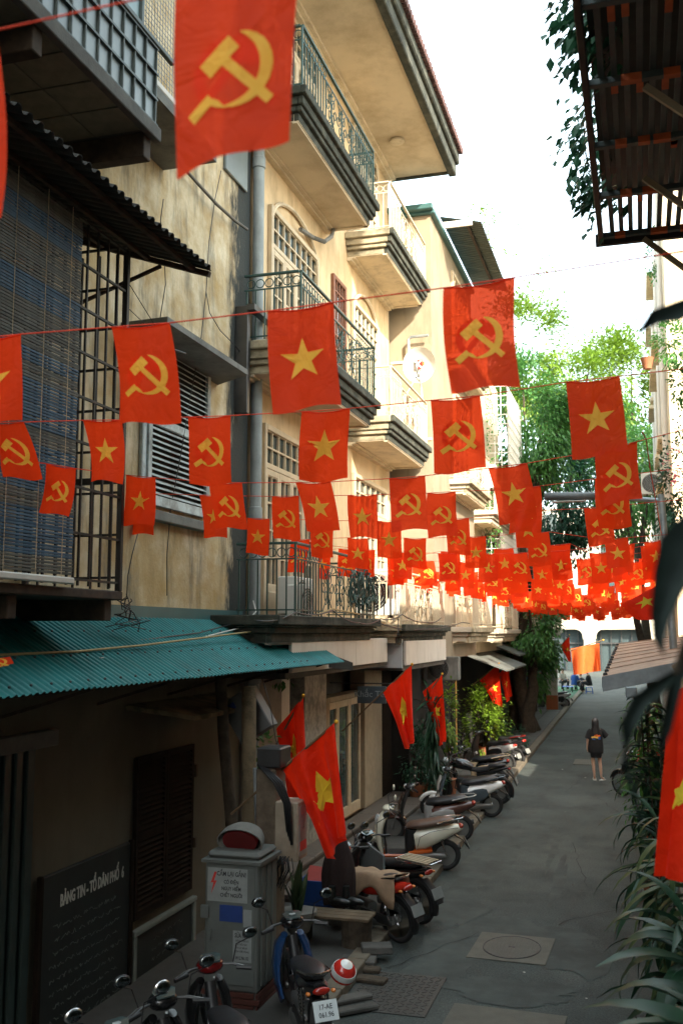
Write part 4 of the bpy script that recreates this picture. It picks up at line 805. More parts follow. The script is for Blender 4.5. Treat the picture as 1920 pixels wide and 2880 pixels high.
# far end of the street
FE = thing('arched_building', 'white building with rounded dark shop windows closing the end of the street', 'building', (0, 100.3, 0)); Y = 100
def X_(u): return PY(u, 1800, Y).x
def Z_(v): return PY(1700, v, Y).z
wl = M['white']; zt, zb = Z_(1768), 0
segs = [(-40, X_(1470), 0), (X_(1640), X_(1673), 1), (X_(1820), X_(1850), 1), (X_(1980), 40, 0)]
b = MB(); b.box(-40, 40, Y, Y+8, zt, 16); b.build('upper_wall', wl, FE)
for a, c, _ in segs: b = MB(); b.bbox(a, c, Y-.1, Y+.5, 0, zt, .05); b.build('pier', wl, FE)
b = MB(); b.box(-40, 40, Y+1.2, Y+1.4, 0, zt); b.build('shop_interior', mat('shop_blue_dark', (.03, .05, .055), rough=.5, world=True), FE)
for (ua, ub) in ((1470, 1640), (1673, 1820), (1850, 1980)):
    xa, xb = X_(ua), X_(ub); r = .8
    for sx_, cx_ in ((-1, xa), (1, xb)):
        pts = [(cx_, Y-.05, zt), (cx_, Y-.05, zt-r)]+[(cx_-sx_*r+sx_*r*math.cos(a*math.pi/16), Y-.05, zt-r+r*math.sin(a*math.pi/16)) for a in range(1, 9)]
        q = MB(); q.slab(pts, (0, .5, 0)); q.build('arch_corner', wl, FE)
    q = MB(); q.tube([(xa, Y-.1, zt-1), (xa, Y-.1, zt-r)]+[(xa+r-r*math.cos(a*math.pi/12), Y-.1, zt-r+r*math.sin(a*math.pi/12)) for a in range(1, 6)]+[(xb-r+r*math.sin(a*math.pi/12), Y-.1, zt-r+r*math.cos(a*math.pi/12)) for a in range(0, 6)]+[(xb, Y-.1, zt-1)], .09, 6); q.build('window_trim', wl, FE, True)
    for i in range(5): q = MB(); x = xa+(xb-xa)*(i+.5)/5; q.box(x-.05, x+.05, Y+.9, Y+1, 0, zt); q.build('shop_mullion', M['steel'], FE)
    q = MB(); q.box(xa, xb, Y+.88, Y+.98, 2.6, 2.75); q.build('shop_transom', M['steel'], FE)
for i in range(14):
    for j in range(3):
        x = -36+i*5.4; z = 7.2+j*3.2; q = MB(); q.bbox(x, x+1.6, Y-.06, Y+.05, z, z+1.9, .03); f = q.build('window', M['whitep'], FE); q = MB(); q.box(x+.12, x+1.48, Y-.09, Y-.061, z+.12, z+1.78); q.build('pane', M['glass'], f)
# =================================================================== right side
RB = thing('balcony_side_building', 'tall block on the right whose wall stands just outside the picture', 'building', (4, 1, 0))
b = MB(); b.box(1.15, 2.4, -9, 9.1, 0, 23); b.build('wall', M['conc_dark'], RB); b = MB(); b.box(-16, 1.1, -16, -12, 0, 9); b.build('unseen_sky_blocker', M['conc_dark'], RB)  # second box: unseen block added behind the camera to cut low sky light
RM = thing('low_right_house', 'low pale house on the right behind the plants', 'house', (1, 16, 0))
b = MB(); b.box(1.0, 2.6, 9.2, 20.5, 0, 9.0); b.build('wall', M['cream_light'], RM); b = MB(); b.box(1.02, 2.6, 20.5, 25.0, 0, 3.5); b.build('garden_wall', M['cream_light'], RM)
RF = thing('right_terrace', 'tall pale terrace on the right with drainpipes and shutters beyond the trees', 'house', (.95, 33, 0))
b = MB(); b.box(.86, 9, 25.1, 42, 0, 15.8); b.build('wall', M['cream_light'], RF)
RG = thing('far_right_terrace', 'far pale houses on the right', 'house', (.8, 55, 0)); b = MB(); b.box(.95, 9, 42.1, 72, 0, 11.5); b.build('wall', M['white'], RG)
for k, y in enumerate((26.2, 27.4, 31, 36.5, 41)):
    b = MB(); b.tube([(.78, y, .3), (.78, y, 15.2)], .06, 8); b.build('drainpipe', M['whitep'], RF, True)
for (y0, z0) in ((28, 9.2), (28, 5.2), (32.3, 9.4), (32.3, 12.6), (37.5, 9.4), (37.5, 12.4)):
    b = MB(); b.bbox(.8, .87, y0, y0+2.2, z0, z0+2.3, .01); f = b.build('window_frame', M['creamwood'], RF); b = MB(); b.box(.785, .8, y0+.15, y0+2.05, z0+.15, z0+2.15); b.build('pane', M['soffit'], f)
    b = MB(); b.bbox(.55, .86, y0-.2, y0+2.4, z0+2.5, z0+2.62, .02); b.bbox(.62, .86, y0-.1, y0+2.3, z0-.2, z0-.05, .02); b.build('window_hood', M['cream_light'], RF, kind='stuff')
for k in range(14): b = MB(); b.bbox(.81, .857, 29.5, 31.9, 10.0+k*.42, 10.36+k*.42, .02); b.build('cladding_board', M['white'], RF)
for y0, z0 in ((33.2, 8.2), (44, 6.6)): aircon('air_conditioner', 'white air conditioner on the right terrace, '+('upper one near the pipes' if y0 < 40 else 'farther one'), (.6, y0, z0), .85, .7, .35, 'y')
# slatted steel canopy overhead, upper right
SCN = thing('slatted_steel_canopy', 'dark slatted steel canopy high above the right side', 'canopy', (.4, 6, 7.7)); zc = 7.72; xo = -.22
sb_ = MB(); sb_.bbox(-.022, .022, 0, 9.0, 0, .04, .004); sbm, _ = sb_.mesh('slat', mat('slat_grey_green', (.07, .088, .082), rough=.6, var=.3, scale=4), center=False)
for i in range(15): inst(sbm, 'slat', (xo+.085+i*.088, .9, zc+.05), SCN)
b = MB(); b.box(xo, 1.15, .9, 9.9, zc+.5, zc+.54); b.build('deck_board', M['iron'], SCN)
om = mat('orange_primer', (.6, .12, .03), rough=.7)
for i in range(10):
    y = 1.2+i*.96; b = MB(); b.bbox(xo-.03, 1.15, y-.03, y+.03, zc, zc+.05, .004); jo = b.build('joist', MATS['slat_grey_green'], SCN)
    for k in range(2+(i % 2)): a = xo+.1+R.uniform(0, .75); q = MB(); q.bbox(a, a+R.uniform(.06, .16), y-.032, y+.032, zc-.003, zc+.051, .002); q.build('primer_patch', om, SCN)
for k in range(26):
    i = R.randrange(0, 12); j = R.randrange(3, 10); q = MB(); x = xo+.085+i*.088; y = 1.25+j*.96; q.bbox(x-.0245, x+.0245, y+.03, y+.03+R.uniform(.1, .2), zc+.047, zc+.06, .002); q.build('primer_patch', om, SCN)
b = MB(); b.bbox(xo-.05, xo, .9, 9.95, zc-.03, zc+.09, .006); b.bbox(xo-.08, 1.15, 9.9, 9.96, zc-.04, zc+.08, .006); b.build('edge_angle', M['iron'], SCN)
for y in (3.2, 5.2, 7.0, 8.5, 9.88):
    b = MB(); b.bar((xo+.38, y, zc-.03), (1.15, y, zc-.95), .035, .05); b.build('diagonal_strut', mat('strut_paint', (.3, .24, .15), rough=.6), SCN)
# street lamp
SL = thing('street_lamp', 'grey street lamp post with a long horizontal tubular arm', 'street lamp', (.38, 15, 0)); P = PY(1855, 1400, 15)
b = MB(); b.tube([(P.x+.16, 15, 0), (P.x+.12, 15, 3.2), (P.x+.01, 15, P.z+.05)], [.06, .055, .05], 12); b.build('post', M['galv'], SL, True)
A = PY(1665, 1395, 15); B_ = PY(1530, 1397, 15)
b = MB(); b.tube([(P.x, 15, P.z-.04), tuple(A)], .035, 10); b.build('arm', M['galv'], SL, True)
b = MB(); b.loft([(A.x+.05, A.z, .04, .04), (A.x, A.z, .075, .06), (B_.x+.06, B_.z, .08, .062), (B_.x, B_.z, .05, .045)], 14)
for p_ in b.v: p_.y += 15
b.build('lamp_head', mat('lamp_grey', (.13, .14, .14), rough=.45, metal=.3), SL, True)
for k in range(14): q = MB(); x = B_.x+.08+k*.05; q.box(x, x+.012, 14.96, 15.04, A.z+.055, A.z+.085); q.build('cooling_fin', M['galv'], SL)
b = MB(); b.bbox(B_.x+.1, A.x-.1, 14.94, 15.06, A.z-.075, A.z-.06, .004); b.build('lamp_glass', M['tinwhite'], SL)
# brown tin awning on the right
BA = thing('brown_tin_awning', 'rusty brown sheet awning with a grey gutter on the right', 'awning', (.4, 15, 3.4)); x0, x1, y0, y1 = -.44, 1.0, 12.0, 19.2; rs = mat('rusty_brown_tin', (.42, .28, .2), rough=.7, var=.25, scale=4, world=True, stain=(.1, .06, .045), stain_amt=.6, stain_scale=(.5, 4, 1))
n = 8
for k in range(n):
    a, c = y0+(y1-y0)*k/n, y0+(y1-y0)*(k+1)/n; e, g = .27*k/n, .27*(k+1)/n; b = MB(); b.slab([(x0, a+.01, 3.32+e), (x1, a+.01, 3.62+e*.6), (x1, c-.01, 3.62+g*.6), (x0, c-.01, 3.32+g)], (0, 0, .012)); b.build('roof_sheet', rs, BA); b = MB(); b.bar((x0, c, 3.345+g), (x1, c, 3.645+g*.6), .02, .012); b.build('seam', rs, BA)
b = MB(); b.bar((x0+.01, y0-.03, 3.26), (x0+.01, y1, 3.53), .035, .12); b.slab([(x0, y0-.04, 3.16), (x1, y0-.04, 3.46), (x1, y0-.04, 3.63), (x0, y0-.04, 3.33)], (0, .03, 0)); b.bbox(x0+.25, x0+.38, y0-.06, y0, 3.1, 3.22, .01); b.build('gutter', M['galv'], BA)
bo = MB(); bo.ball((0, 0, 0), .028, 8, 5); bom, _ = bo.mesh('bolt', M['black'], True, center=False)
for i in range(14): inst(bom, 'bolt', (x0+.03, y0+.1+i*.52, 3.35+.27*i/14), BA)
# =================================================================== rows of small flags on red strings
FLW = .32
def rowdepth(fl): return FLW/((ray(fl[2], fl[3]).x/ray(fl[2], fl[3]).y)-(ray(fl[0], fl[1]).x/ray(fl[0], fl[1]).y))
ROWS = [
 [(-345, 158, -8, 84, -330, 690, 15, 612, 's'), (496, -26, 839, -100, 500, 500, 823, 398, 'h')],
 [(-120, 958, 60, 940, -115, 1215, 58, 1187, 's'), (314, 920, 478, 908, 328, 1195, 503, 1182, 'h'), (753, 875, 938, 850, 779, 1166, 970, 1146, 's'), (1246, 810, 1447, 780, 1274, 1107, 1467, 1095, 'h')],
 [(-45, 1190, 67, 1187, 4, 1345, 111, 1343, 'h', 6.0), (234, 1182, 343, 1181, 260, 1354, 353, 1360, 's'), (529, 1173, 649, 1169, 531, 1363, 643, 1359, 'h'), (848, 1158, 984, 1149, 841, 1352, 975, 1347, 's'), (1210, 1126, 1349, 1113, 1222, 1333, 1367, 1320, 'h'), (1590, 1075, 1741, 1058, 1609, 1293, 1764, 1275, 's')],
 [(130, 1304, 214, 1318, 116, 1440, 196, 1455, 'h', 6.3), (355, 1336, 438, 1344, 346, 1477, 436, 1479, 's', 8.0), (588, 1355, 681, 1358, 608, 1487, 698, 1486, 'h'), (831, 1357, 930, 1355, 863, 1495, 952, 1494, 's'), (1094, 1346, 1195, 1338, 1105, 1496, 1205, 1490, 'h'), (1372, 1317, 1481, 1303, 1404, 1475, 1509, 1460, 's'), (1672, 1270, 1790, 1242, 1690, 1425, 1806, 1404, 'h')],
 [(364, 1386, 440, 1389, 363, 1500, 436, 1507, 'h'), (561, 1392, 628, 1394, 576, 1511, 640, 1514, 's'), (765, 1396, 840, 1395, 766, 1516, 844, 1516, 'h'), (977, 1393, 1061, 1391, 985, 1512, 1068, 1515, 's'), (1200, 1387, 1281, 1382, 1206, 1512, 1291, 1508, 'h'), (1428, 1377, 1519, 1367, 1431, 1501, 1521, 1496, 's'), (1672, 1347, 1770, 1335, 1684, 1490, 1776, 1478, 'h')],
 [(524, 1445, 587, 1448, 519, 1542, 580, 1547, 'h'), (695, 1457, 758, 1460, 688, 1556, 752, 1561, 's'), (872, 1462, 938, 1464, 875, 1567, 935, 1569, 'h'), (1060, 1466, 1128, 1464, 1060, 1568, 1128, 1568, 's'), (1251, 1460, 1318, 1457, 1257, 1558, 1323, 1560, 'h'), (1440, 1440, 1515, 1436, 1450, 1541, 1522, 1538, 's'), (1641, 1430, 1722, 1423, 1656, 1537, 1729, 1529, 'h')],
 [(671, 1492, 722, 1494, 663, 1578, 718, 1582, 's'), (819, 1518, 872, 1517, 810, 1608, 859, 1613, 'h'), (976, 1512, 1034, 1515, 973, 1598, 1034, 1600, 's'), (1135, 1513, 1198, 1514, 1140, 1597, 1201, 1599, 'h'), (1310, 1510, 1366, 1508, 1308, 1596, 1371, 1596, 's'), (1478, 1500, 1542, 1496, 1483, 1593, 1547, 1590, 'h'), (1697, 1517, 1764, 1512, 1707, 1600, 1774, 1596, 's')],
 [(882, 1545, 930, 1546, 878, 1624, 922, 1629, 's'), (952, 1543, 1000, 1545, 950, 1621, 1000, 1624, 'h'), (1088, 1568, 1140, 1568, 1090, 1645, 1137, 1647, 's'), (1238, 1551, 1292, 1550, 1240, 1628, 1293, 1628, 'h'), (1387, 1544, 1442, 1542, 1388, 1626, 1447, 1624, 's'), (1546, 1534, 1603, 1529, 1549, 1611, 1606, 1604, 'h'), (1655, 1556, 1712, 1553, 1662, 1640, 1718, 1637, 's'), (1800, 1537, 1856, 1528, 1809, 1634, 1865, 1625, 'h')],
 [(970, 1574, 1010, 1575, 972, 1650, 1008, 1652, 'h'), (1045, 1604, 1082, 1605, 1042, 1656, 1078, 1658, 'h'), (1128, 1600, 1172, 1601, 1128, 1662, 1170, 1664, 's'), (1187, 1606, 1228, 1608, 1188, 1668, 1230, 1670, 'h'), (1303, 1610, 1343, 1609, 1305, 1676, 1345, 1677, 's'), (1425, 1608, 1467, 1605, 1428, 1672, 1470, 1670, 'h'), (1492, 1628, 1531, 1629, 1492, 1690, 1532, 1688, 's'), (1725, 1575, 1765, 1573, 1728, 1640, 1768, 1638, 's'), (1795, 1572, 1838, 1568, 1800, 1640, 1845, 1638, 's')],
]
def star_pts(cx, cy, r, rot=0):
    return [(cx+(r if i % 2 == 0 else r*.382)*math.sin(rot+i*math.pi/5), cy+(r if i % 2 == 0 else r*.382)*math.cos(rot+i*math.pi/5)) for i in range(10)]
# hammer and sickle emblem drawn as quads in a unit box about 0,0 (x right, y up)
def emblem_quads():
    Q = []
    # sickle blade: crescent from the tip (upper middle) round the right side to the lower left
    n = 16; oc, ic = [], []
    for i in range(n+1):
        f = i/n; a = math.radians(82-214*f); r = .5; w_ = .012+.15*math.sin(math.pi*min(1, f*1.12)**.9)**.8 if f < .89 else .085
        oc.append((.03+r*math.cos(a), -.0+r*math.sin(a))); ic.append((.03+(r-w_)*math.cos(a)-.0, (r-w_)*math.sin(a)+.0))
    for i in range(n): Q.append((oc[i], oc[i+1], ic[i+1], ic[i]))
    def B(ax, ay, bx, by, w_):
        dx, dy = bx-ax, by-ay; L = math.hypot(dx, dy); nx, ny = -dy/L*w_/2, dx/L*w_/2
        k = max(1, int(L/.12)); return [((ax+dx*i/k+nx, ay+dy*i/k+ny), (ax+dx*(i+1)/k+nx, ay+dy*(i+1)/k+ny), (ax+dx*(i+1)/k-nx, ay+dy*(i+1)/k-ny), (ax+dx*i/k-nx, ay+dy*i/k-ny)) for i in range(k)]
    Q += B(-.27, -.30, -.55, -.5, .15)                 # sickle handle
    Q += B(-.12, .18, .5, -.48, .13)                   # hammer shaft
    Q += B(-.36, .06, .02, .38, .24)                   # hammer head
    return Q
EMB = emblem_quads()
def tess_star(cx, cy, r):
    P = star_pts(cx, cy, r); Q = []
    for i in range(10):
        a, c = P[i], P[(i+1) % 10]; o = (cx, cy); ma = ((a[0]+o[0])/2, (a[1]+o[1])/2); mc = ((c[0]+o[0])/2, (c[1]+o[1])/2); Q += [(o, ma, mc), (ma, a, c, mc)]
    return Q
def flag_mesh(name, fn, kind, parent, wratio, nu=8, nv=11, cloth_m=None, em=None, size=.29, org=Vector((0, 0, 0)), cxy=(.5, .52), both=True, off=.003):
    """fn(u,v) -> local point, v down from the top; emblem follows the cloth on both faces"""
    cloth_m = cloth_m or M['red']; em = em or M['gold']; b = MB(); vs = [fn(i/nu, j/nv) for j in range(nv+1) for i in range(nu+1)]
    fs = [(j*(nu+1)+i, j*(nu+1)+i+1, (j+1)*(nu+1)+i+1, (j+1)*(nu+1)+i) for j in range(nv) for i in range(nu)]
    b.add(vs, fs)
    me = bpy.data.meshes.new('cloth'); me.from_pydata([tuple(v) for v in b.v], [], b.f); me.materials.append(cloth_m); me.polygons.foreach_set('use_smooth', [True]*len(me.polygons))
    c = bpy.data.objects.new('cloth', me); link(c, parent, WP[parent]+org)
    def nrm(u, v): e = .01; return (fn(u+e, v)-fn(u-e, v)).cross(fn(u, v-e)-fn(u, v+e)).normalized()
    Q = tess_star(0, 0, .62) if kind == 's' else EMB
    for sd in ((1, -1) if both else (1,)):
        vs, fs = [], []
        for q in Q:
            n0 = len(vs)
            for (x, y) in q:
                u = cxy[0]+(x*size*(-sd if kind == 'h' else 1)); v = cxy[1]-y*size*wratio; vs.append(tuple(fn(u, v)+nrm(u, v)*off*sd*-1))
            fs.append(tuple(range(n0, len(vs))))
        me = bpy.data.meshes.new('emblem'); me.from_pydata(vs, [], fs); me.materials.append(em)
        o = bpy.data.objects.new('star' if kind == 's' else 'hammer_and_sickle', me); link(o, parent, WP[parent]+org)
    return c
ORD = ['first', 'second', 'third', 'fourth', 'fifth', 'sixth', 'seventh', 'eighth', 'ninth', 'tenth']
ROWN = ['nearest string, blurred', 'second string from the front', 'third string from the front', 'fourth string from the front', 'fifth string', 'sixth string', 'seventh string', 'eighth string', 'ninth string']
def add_flag(tl, tr, bl, br, kind, lab, amp=1.0, seed=0, grp='small flags strung across the street', nu=8, nv=11):
    q = random.Random(seed); o = (tl+tr)/2; t = thing('string_flag', lab, 'flag', o, grp); TL, TR, BL, BR = (p-o for p in (tl, tr, bl, br)); w_ = (TR-TL).length; h = ((BL-TL).length+(BR-TR).length)/2
    p1, p2, p3 = q.uniform(0, 6), q.uniform(0, 6), q.uniform(.5, 1.6); N = Vector((0, 1, 0)); A = .06*w_*amp
    def fn(u, v):
        p = TL*(1-u)*(1-v)+TR*u*(1-v)+BL*(1-u)*v+BR*u*v; wv = A*max(v, 0)**.6*(math.sin(4.2*u*p3+p1+1.6*v)+.7*math.sin(7*u+3*v+p2))+.16*w_*amp*math.sin(p2)*v*v; return p+N*wv+Vector((.05*w_*math.sin(p1)*math.sin(3.1*v), 0, -.05*w_*math.sin(math.pi*u)*(1-v)+.035*w_*math.sin(p2+5*u)*max(v, 0)**2))
    flag_mesh('cloth', fn, kind, t, w_/h, nu, nv, size=.64 if kind == 'h' else .56, cxy=(.5, .5)); 
    b = MB(); 
    b.tube([fn(i/6, 0)+o for i in range(7)], w_*.012, 5); b.build('hem', M['red'], t, 'all'); return t
def string(pts, lab, g='red strings the flags hang from'):
    b = MB(); b.tube(pts, .0035, 4); tag(b.build('red_string', M['string'], smooth='all'), lab, 'string', g)
SD = 0
for ri, row in enumerate(ROWS):
    ds = sorted(rowdepth(f) for f in row); yrow = ds[len(ds)//2]; pts = []
    for k, f in enumerate(row):
        y = f[9] if len(f) > 9 else yrow; SD += 1; tl, tr = PY(f[0], f[1], y), PY(f[2], f[3], y); bl, br = PY(f[4], f[5], y+.02), PY(f[6], f[7], y+.02)
        lab = f"red {'star' if f[8] == 's' else 'hammer and sickle'} flag, {ORD[k]} from the left on the {ROWN[ri]}"
        add_flag(tl, tr, bl, br, f[8], lab, 1.0 if y > 3 else .7, SD, nu=16 if y < 10 else 8, nv=20 if y < 10 else 11); pts += [tl, tr]
    L = pts[0].lerp(pts[1], -2.2) if ri else pts[0].lerp(pts[1], -1); L.x = max(L.x, W+.05) if L.x < W else min(L.x, W+.6); Rr = pts[-1]+(pts[-1]-pts[-2])*1.0; d = (1.0-pts[-1].x); Rr = pts[-1]+Vector((d, 0, d*((pts[-1].z-pts[-2].z)/(pts[-1].x-pts[-2].x))*1.1))
    string([L]+pts+[Rr], f"red string carrying the flags of the {ROWN[ri]}")
# generated rows farther away
NUMW = 'one two three four five six seven eight nine ten eleven twelve thirteen fourteen fifteen sixteen seventeen eighteen'.split()
y = 16.5; ri = 0; q = random.Random(3)
while y < 52:
    zc = 5.12-.012*(y-17); n = 7; st = .7+q.uniform(-.02, .03); xs = [-4.7+q.uniform(-.15, .25)+i*st for i in range(8)]; pts = []
    for k, x in enumerate(xs):
        if x > .55: continue
        def zz(x): return zc+.16*((x+2.2)/2.6)**2
        tl, tr = Vector((x, y, zz(x))), Vector((x+FLW, y, zz(x+FLW))); dx = q.uniform(-.05, .09); h = .47; bl = tl+Vector((dx, 0, -h)); br = tr+Vector((dx, 0, -h+q.uniform(-.02, .02))); SD += 1
        kd = 's' if (k+ri) % 2 else 'h'
        add_flag(tl, tr, bl, br, kd, f"tiny far {'star' if kd == 's' else 'hammer and sickle'} flag, {ORD[k]} from the left on far string {NUMW[ri]}", 1, SD, 'far rows of small flags', 4, 5); pts += [tl, tr]
    string([Vector((-5.1, y, zz(-5.1)))]+pts+[Vector((.9, y, zz(.9)))], f'thin red string across the street, far string {NUMW[ri]} counted away from the camera', 'far red strings'); y += 1.85; ri += 1
    if ri > 16: break
b = MB(); b.tube([PY(1805, 1215, 8.6), PY(1815, 1235, 9), PY(1830, 1340, 11.5), PY(1845, 1420, 13), PY(1858, 1500, 14.7)], .006, 5); tag(b.build('red_string', M['string']), 'red cord running down toward the lamp post that ties the strings', 'string')
# =================================================================== big national flags on poles
def pole_flag(lab, base, tip, corners, y, sx=5, depth=.06, seed=1, star=(.5, .45), ssz=.42, m=None, yaw=0.0, pole=True, folds=4.0, wr=.8, kind='s', dy=0.0):
    """corners: hoist low, hoist high (along the pole), fly high, fly low, in photo pixels on the plane y"""
    P = [PY(u, v, y+k*dy) for k, (u, v) in enumerate(corners)]; t = thing('national_flag', lab, 'flag', tuple(P[1]), 'large flags on poles'); o = P[1]
    a, c, d, e = [p-o for p in P]; q = random.Random(seed); ph = q.uniform(0, 6)
    def fn(u, v):   # u along the pole (low->high), v hanging down
        top = a*(1-u)+c*u; bot = e*(1-u)+d*u; f = max(v, 0)**.8; p = top*(1-v)+bot*v
        return p+Vector((0, 1, 0))*(depth*(.25+f)*math.sin(folds*math.pi*u+ph+.6*v))+Vector((.035*f*math.sin(2*folds*math.pi*u+ph), 0, -.03*math.sin(math.pi*v)*math.sin(5*u+ph)))
    flag_mesh('cloth', fn, kind, t, wr, 40, 22, m or M['bigred'], M['yellow'], ssz, cxy=star, off=.004)
    if pole:
        b = MB(); A, B = PY(*base, y), PY(*tip, y); b.tube([A, B], .014, 8); b.build('pole', mat('bamboo_pole', (.16, .1, .05), rough=.7), t, True); b = MB(); b.ball(B, .025, 8, 6); b.build('finial', M['gold'], t, True)
    return t
pole_flag('largest red flag with a yellow star, hanging from a slanting pole by the meter boxes', (650, 2290), (945, 2030), [(791, 2163), (942, 2033), (975, 2335), (925, 2425)], 10.8, seed=3, folds=3.2, depth=.13, star=(.5, .5), ssz=.62, wr=.6)
pole_flag('dim red flag hanging behind the largest flag', (740, 2160), (853, 1956), [(778, 2050), (852, 1960), (862, 2200), (825, 2262)], 13.2, seed=5, folds=3, star=(.5, .45), ssz=.62, wr=.5, depth=.08)
pole_flag('red flag with a yellow star on a pole between the pillar and the hanging plant', (961, 2057), (1158, 1868), [(1075, 1946), (1157, 1871), (1165, 2080), (1143, 2108)], 17.6, seed=7, folds=3.4, star=(.5, .5), ssz=.6, wr=.55, depth=.1)
pole_flag('red flag partly hidden by the tall hanging plant', (1180, 1985), (1243, 1895), [(1188, 1946), (1242, 1898), (1252, 2080), (1235, 2100)], 21.5, seed=8, folds=3, star=(.5, .5), wr=.5, depth=.05)
pole_flag('red flag catching a streak of sun above the leafy bush', (1330, 1925), (1402, 1866), [(1349, 1914), (1400, 1868), (1410, 1990), (1388, 1975)], 30, seed=10, folds=1.8, star=(.6, .5), wr=.5, depth=.07)
pole_flag('darker red flag hanging just behind the sun streaked one', (1395, 1925), (1428, 1868), [(1402, 1895), (1428, 1872), (1437, 1955), (1425, 1978)], 32, seed=11, folds=2, star=(.5, .5), wr=.5, depth=.05)
pole_flag('small red flag left of the glowing orange flag', (1565, 1830), (1600, 1786), [(1575, 1818), (1599, 1790), (1606, 1862), (1598, 1860)], 42, seed=12, folds=1.5, star=(.6, .42), wr=.5, depth=.04)
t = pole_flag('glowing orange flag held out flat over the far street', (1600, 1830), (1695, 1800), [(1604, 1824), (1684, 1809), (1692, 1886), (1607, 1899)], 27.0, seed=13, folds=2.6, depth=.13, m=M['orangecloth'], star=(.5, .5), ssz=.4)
for c in list(t.children):
    if c.name.startswith('star'): bpy.data.objects.remove(c)
pole_flag('dark red flag hanging at the right edge above the plants', (1890, 1880), (1935, 1850), [(1885, 1950), (1990, 1900), (1975, 2490), (1848, 2466)], 4.9, seed=15, folds=2.2, depth=.04, star=(.5, .53), ssz=.42, wr=.42)
pole_flag('flag with a large star beside the dark leaf at the end of the rows', (1900, 1650), (1860, 1665), [(1745, 1700), (1860, 1640), (1865, 1742), (1790, 1745)], 10, seed=16, folds=1.5, depth=.03, star=(.5, .42), ssz=.36, wr=1.1, pole=False)
# =================================================================== two wheelers
def paint(name, col, rough=.25, dirtc=(.12, .1, .08), amt=.25): return mat(name, col, rough=rough, coat=.5, var=.05, scale=3, dirt=dirtc, dirt_amt=amt)
WHM = {}
def wheel(root, x, r, tr, style, rimm, y=0.0):
    key = (r, tr, style, rimm.name)
    if key not in WHM:
        b = MB(); b.lathe([(r-tr+tr*math.cos(a*math.pi/5)*1.0, tr*math.sin(a*math.pi/5)) for a in range(11)], 30, axis='y'); ty, _ = b.mesh('tyre', M['rubber'], True, center=False)
        rr = r-2*tr; b = MB(); b.lathe([(rr+.012, -tr*.62), (rr-.008, -tr*.5), (rr-.008, tr*.5), (rr+.012, tr*.62)], 30, axis='y')
        if style == 'spoke':
            for k in range(24):
                a = k*math.pi/12; o = .03 if k % 2 else -.03; b.tube([(.03*math.cos(a+.5), o, .03*math.sin(a+.5)), (rr*math.cos(a), 0, rr*math.sin(a))], .0032, 4)
        else:
            for k in range(5 if style == 'alloy' else 3):
                a = k*2*math.pi/(5 if style == 'alloy' else 3); ca, sa = math.cos(a), math.sin(a); n0 = len(b.v); b.bbox(.02, rr, -.018, .018, -.022, .022, .006); b.xf(Matrix.Rotation(a, 4, 'Y'), n0)
        rm, _ = b.mesh('rim', rimm, True, center=False)
        b = MB(); b.lathe([(.0, -.05), (.035, -.05), (.045, -.03), (.045, .03), (.035, .05), (0, .05)], 14, axis='y'); hb, _ = b.mesh('hub', M['alloy'], True, center=False)
        WHM[key] = (ty, rm, hb)
    ty, rm, hb = WHM[key]; w_ = inst(ty, 'wheel', (x, y, r), root); inst(rm, 'rim', (x, y, r), w_); inst(hb, 'hub', (x, y, r), w_); return w_
def mirror(root, side, m, base=(.28, 1.0), top=(.2, 1.24), sp=.34, rnd=1.0):
    b = MB(); b.tube([(base[0], side*.2, base[1]), (base[0]+.02, side*.24, (base[1]+top[1])/2+.02), (top[0], side*sp, top[1]-.03)], .006, 6); mr = b.build('mirror_stem', M['black'], root, True)
    b = MB(); b.ball((top[0], side*sp, top[1]+.01), (.022, .068*rnd, .05)); b.build('mirror_shell', m, mr, True)
    b = MB(); b.ball((top[0]-.016, side*sp, top[1]+.01), (.01, .058*rnd, .042)); b.build('mirror_glass', M['mirror'], mr, True)
def bars(root, x, z, w_=.32, cm=None, chrome=False, drop=.03):
    b = MB(); b.tube([(x-.14, -w_, z-drop), (x-.06, -w_*.6, z), (x, -.06, z), (x, .06, z), (x-.06, w_*.6, z), (x-.14, w_, z-drop)], .012, 8); b.build('handlebar', M['chrome'] if chrome else M['steel'], root, True)
    for s in (-1, 1):
        b = MB(); b.tube([(x-.1, s*(w_-.1), z-drop*.6), (x-.15, s*(w_+.02), z-drop)], .019, 8); b.build('grip', M['black'], root, True)
        b = MB(); b.tube([(x-.03, s*.16, z-.0), (x-.02, s*.2, z-.005), (x-.07, s*(w_-.02), z-.03), (x-.085, s*(w_+.0), z-.03)], .006, 5); b.build('brake_lever', M['alloy'], root, True)
def place(root, rear, front, lean=-5, wb=1.26):
    rear, front = Vector((*rear, 0)), Vector((*front, 0)); d = (front-rear).normalized(); c = rear+d*wb/2; root.location = c; root.rotation_mode = 'XYZ'
    root.rotation_euler = Euler((math.radians(lean), 0, math.atan2(d.y, d.x)), 'XYZ'); WP[root] = Vector(c)
def plate(root, x, z, txt=None, tilt=25, w_=.19, h=.14):
    Mx = Matrix.Translation((x, 0, z)) @ Matrix.Rotation(math.radians(tilt), 4, 'Y'); b = MB(); b.bbox(-.006, 0, -w_/2, w_/2, -h/2, h/2, .002); b.xf(Mx); p = b.build('number_plate', M['plate'] if txt else mat('dusty_plate', (.2, .21, .2), rough=.6), root)
    if txt:
        for k, s in enumerate(txt):
            T = Mx @ Matrix.Translation((-.0075, 0, .012-k*.062)) @ Matrix(((0, 0, -1, 0), (-1, 0, 0, 0), (0, 1, 0, 0), (0, 0, 0, 1))); text('plate_digits', s, .058, T, M['ink'], p, .0006, bold=.0008, xs=.85)
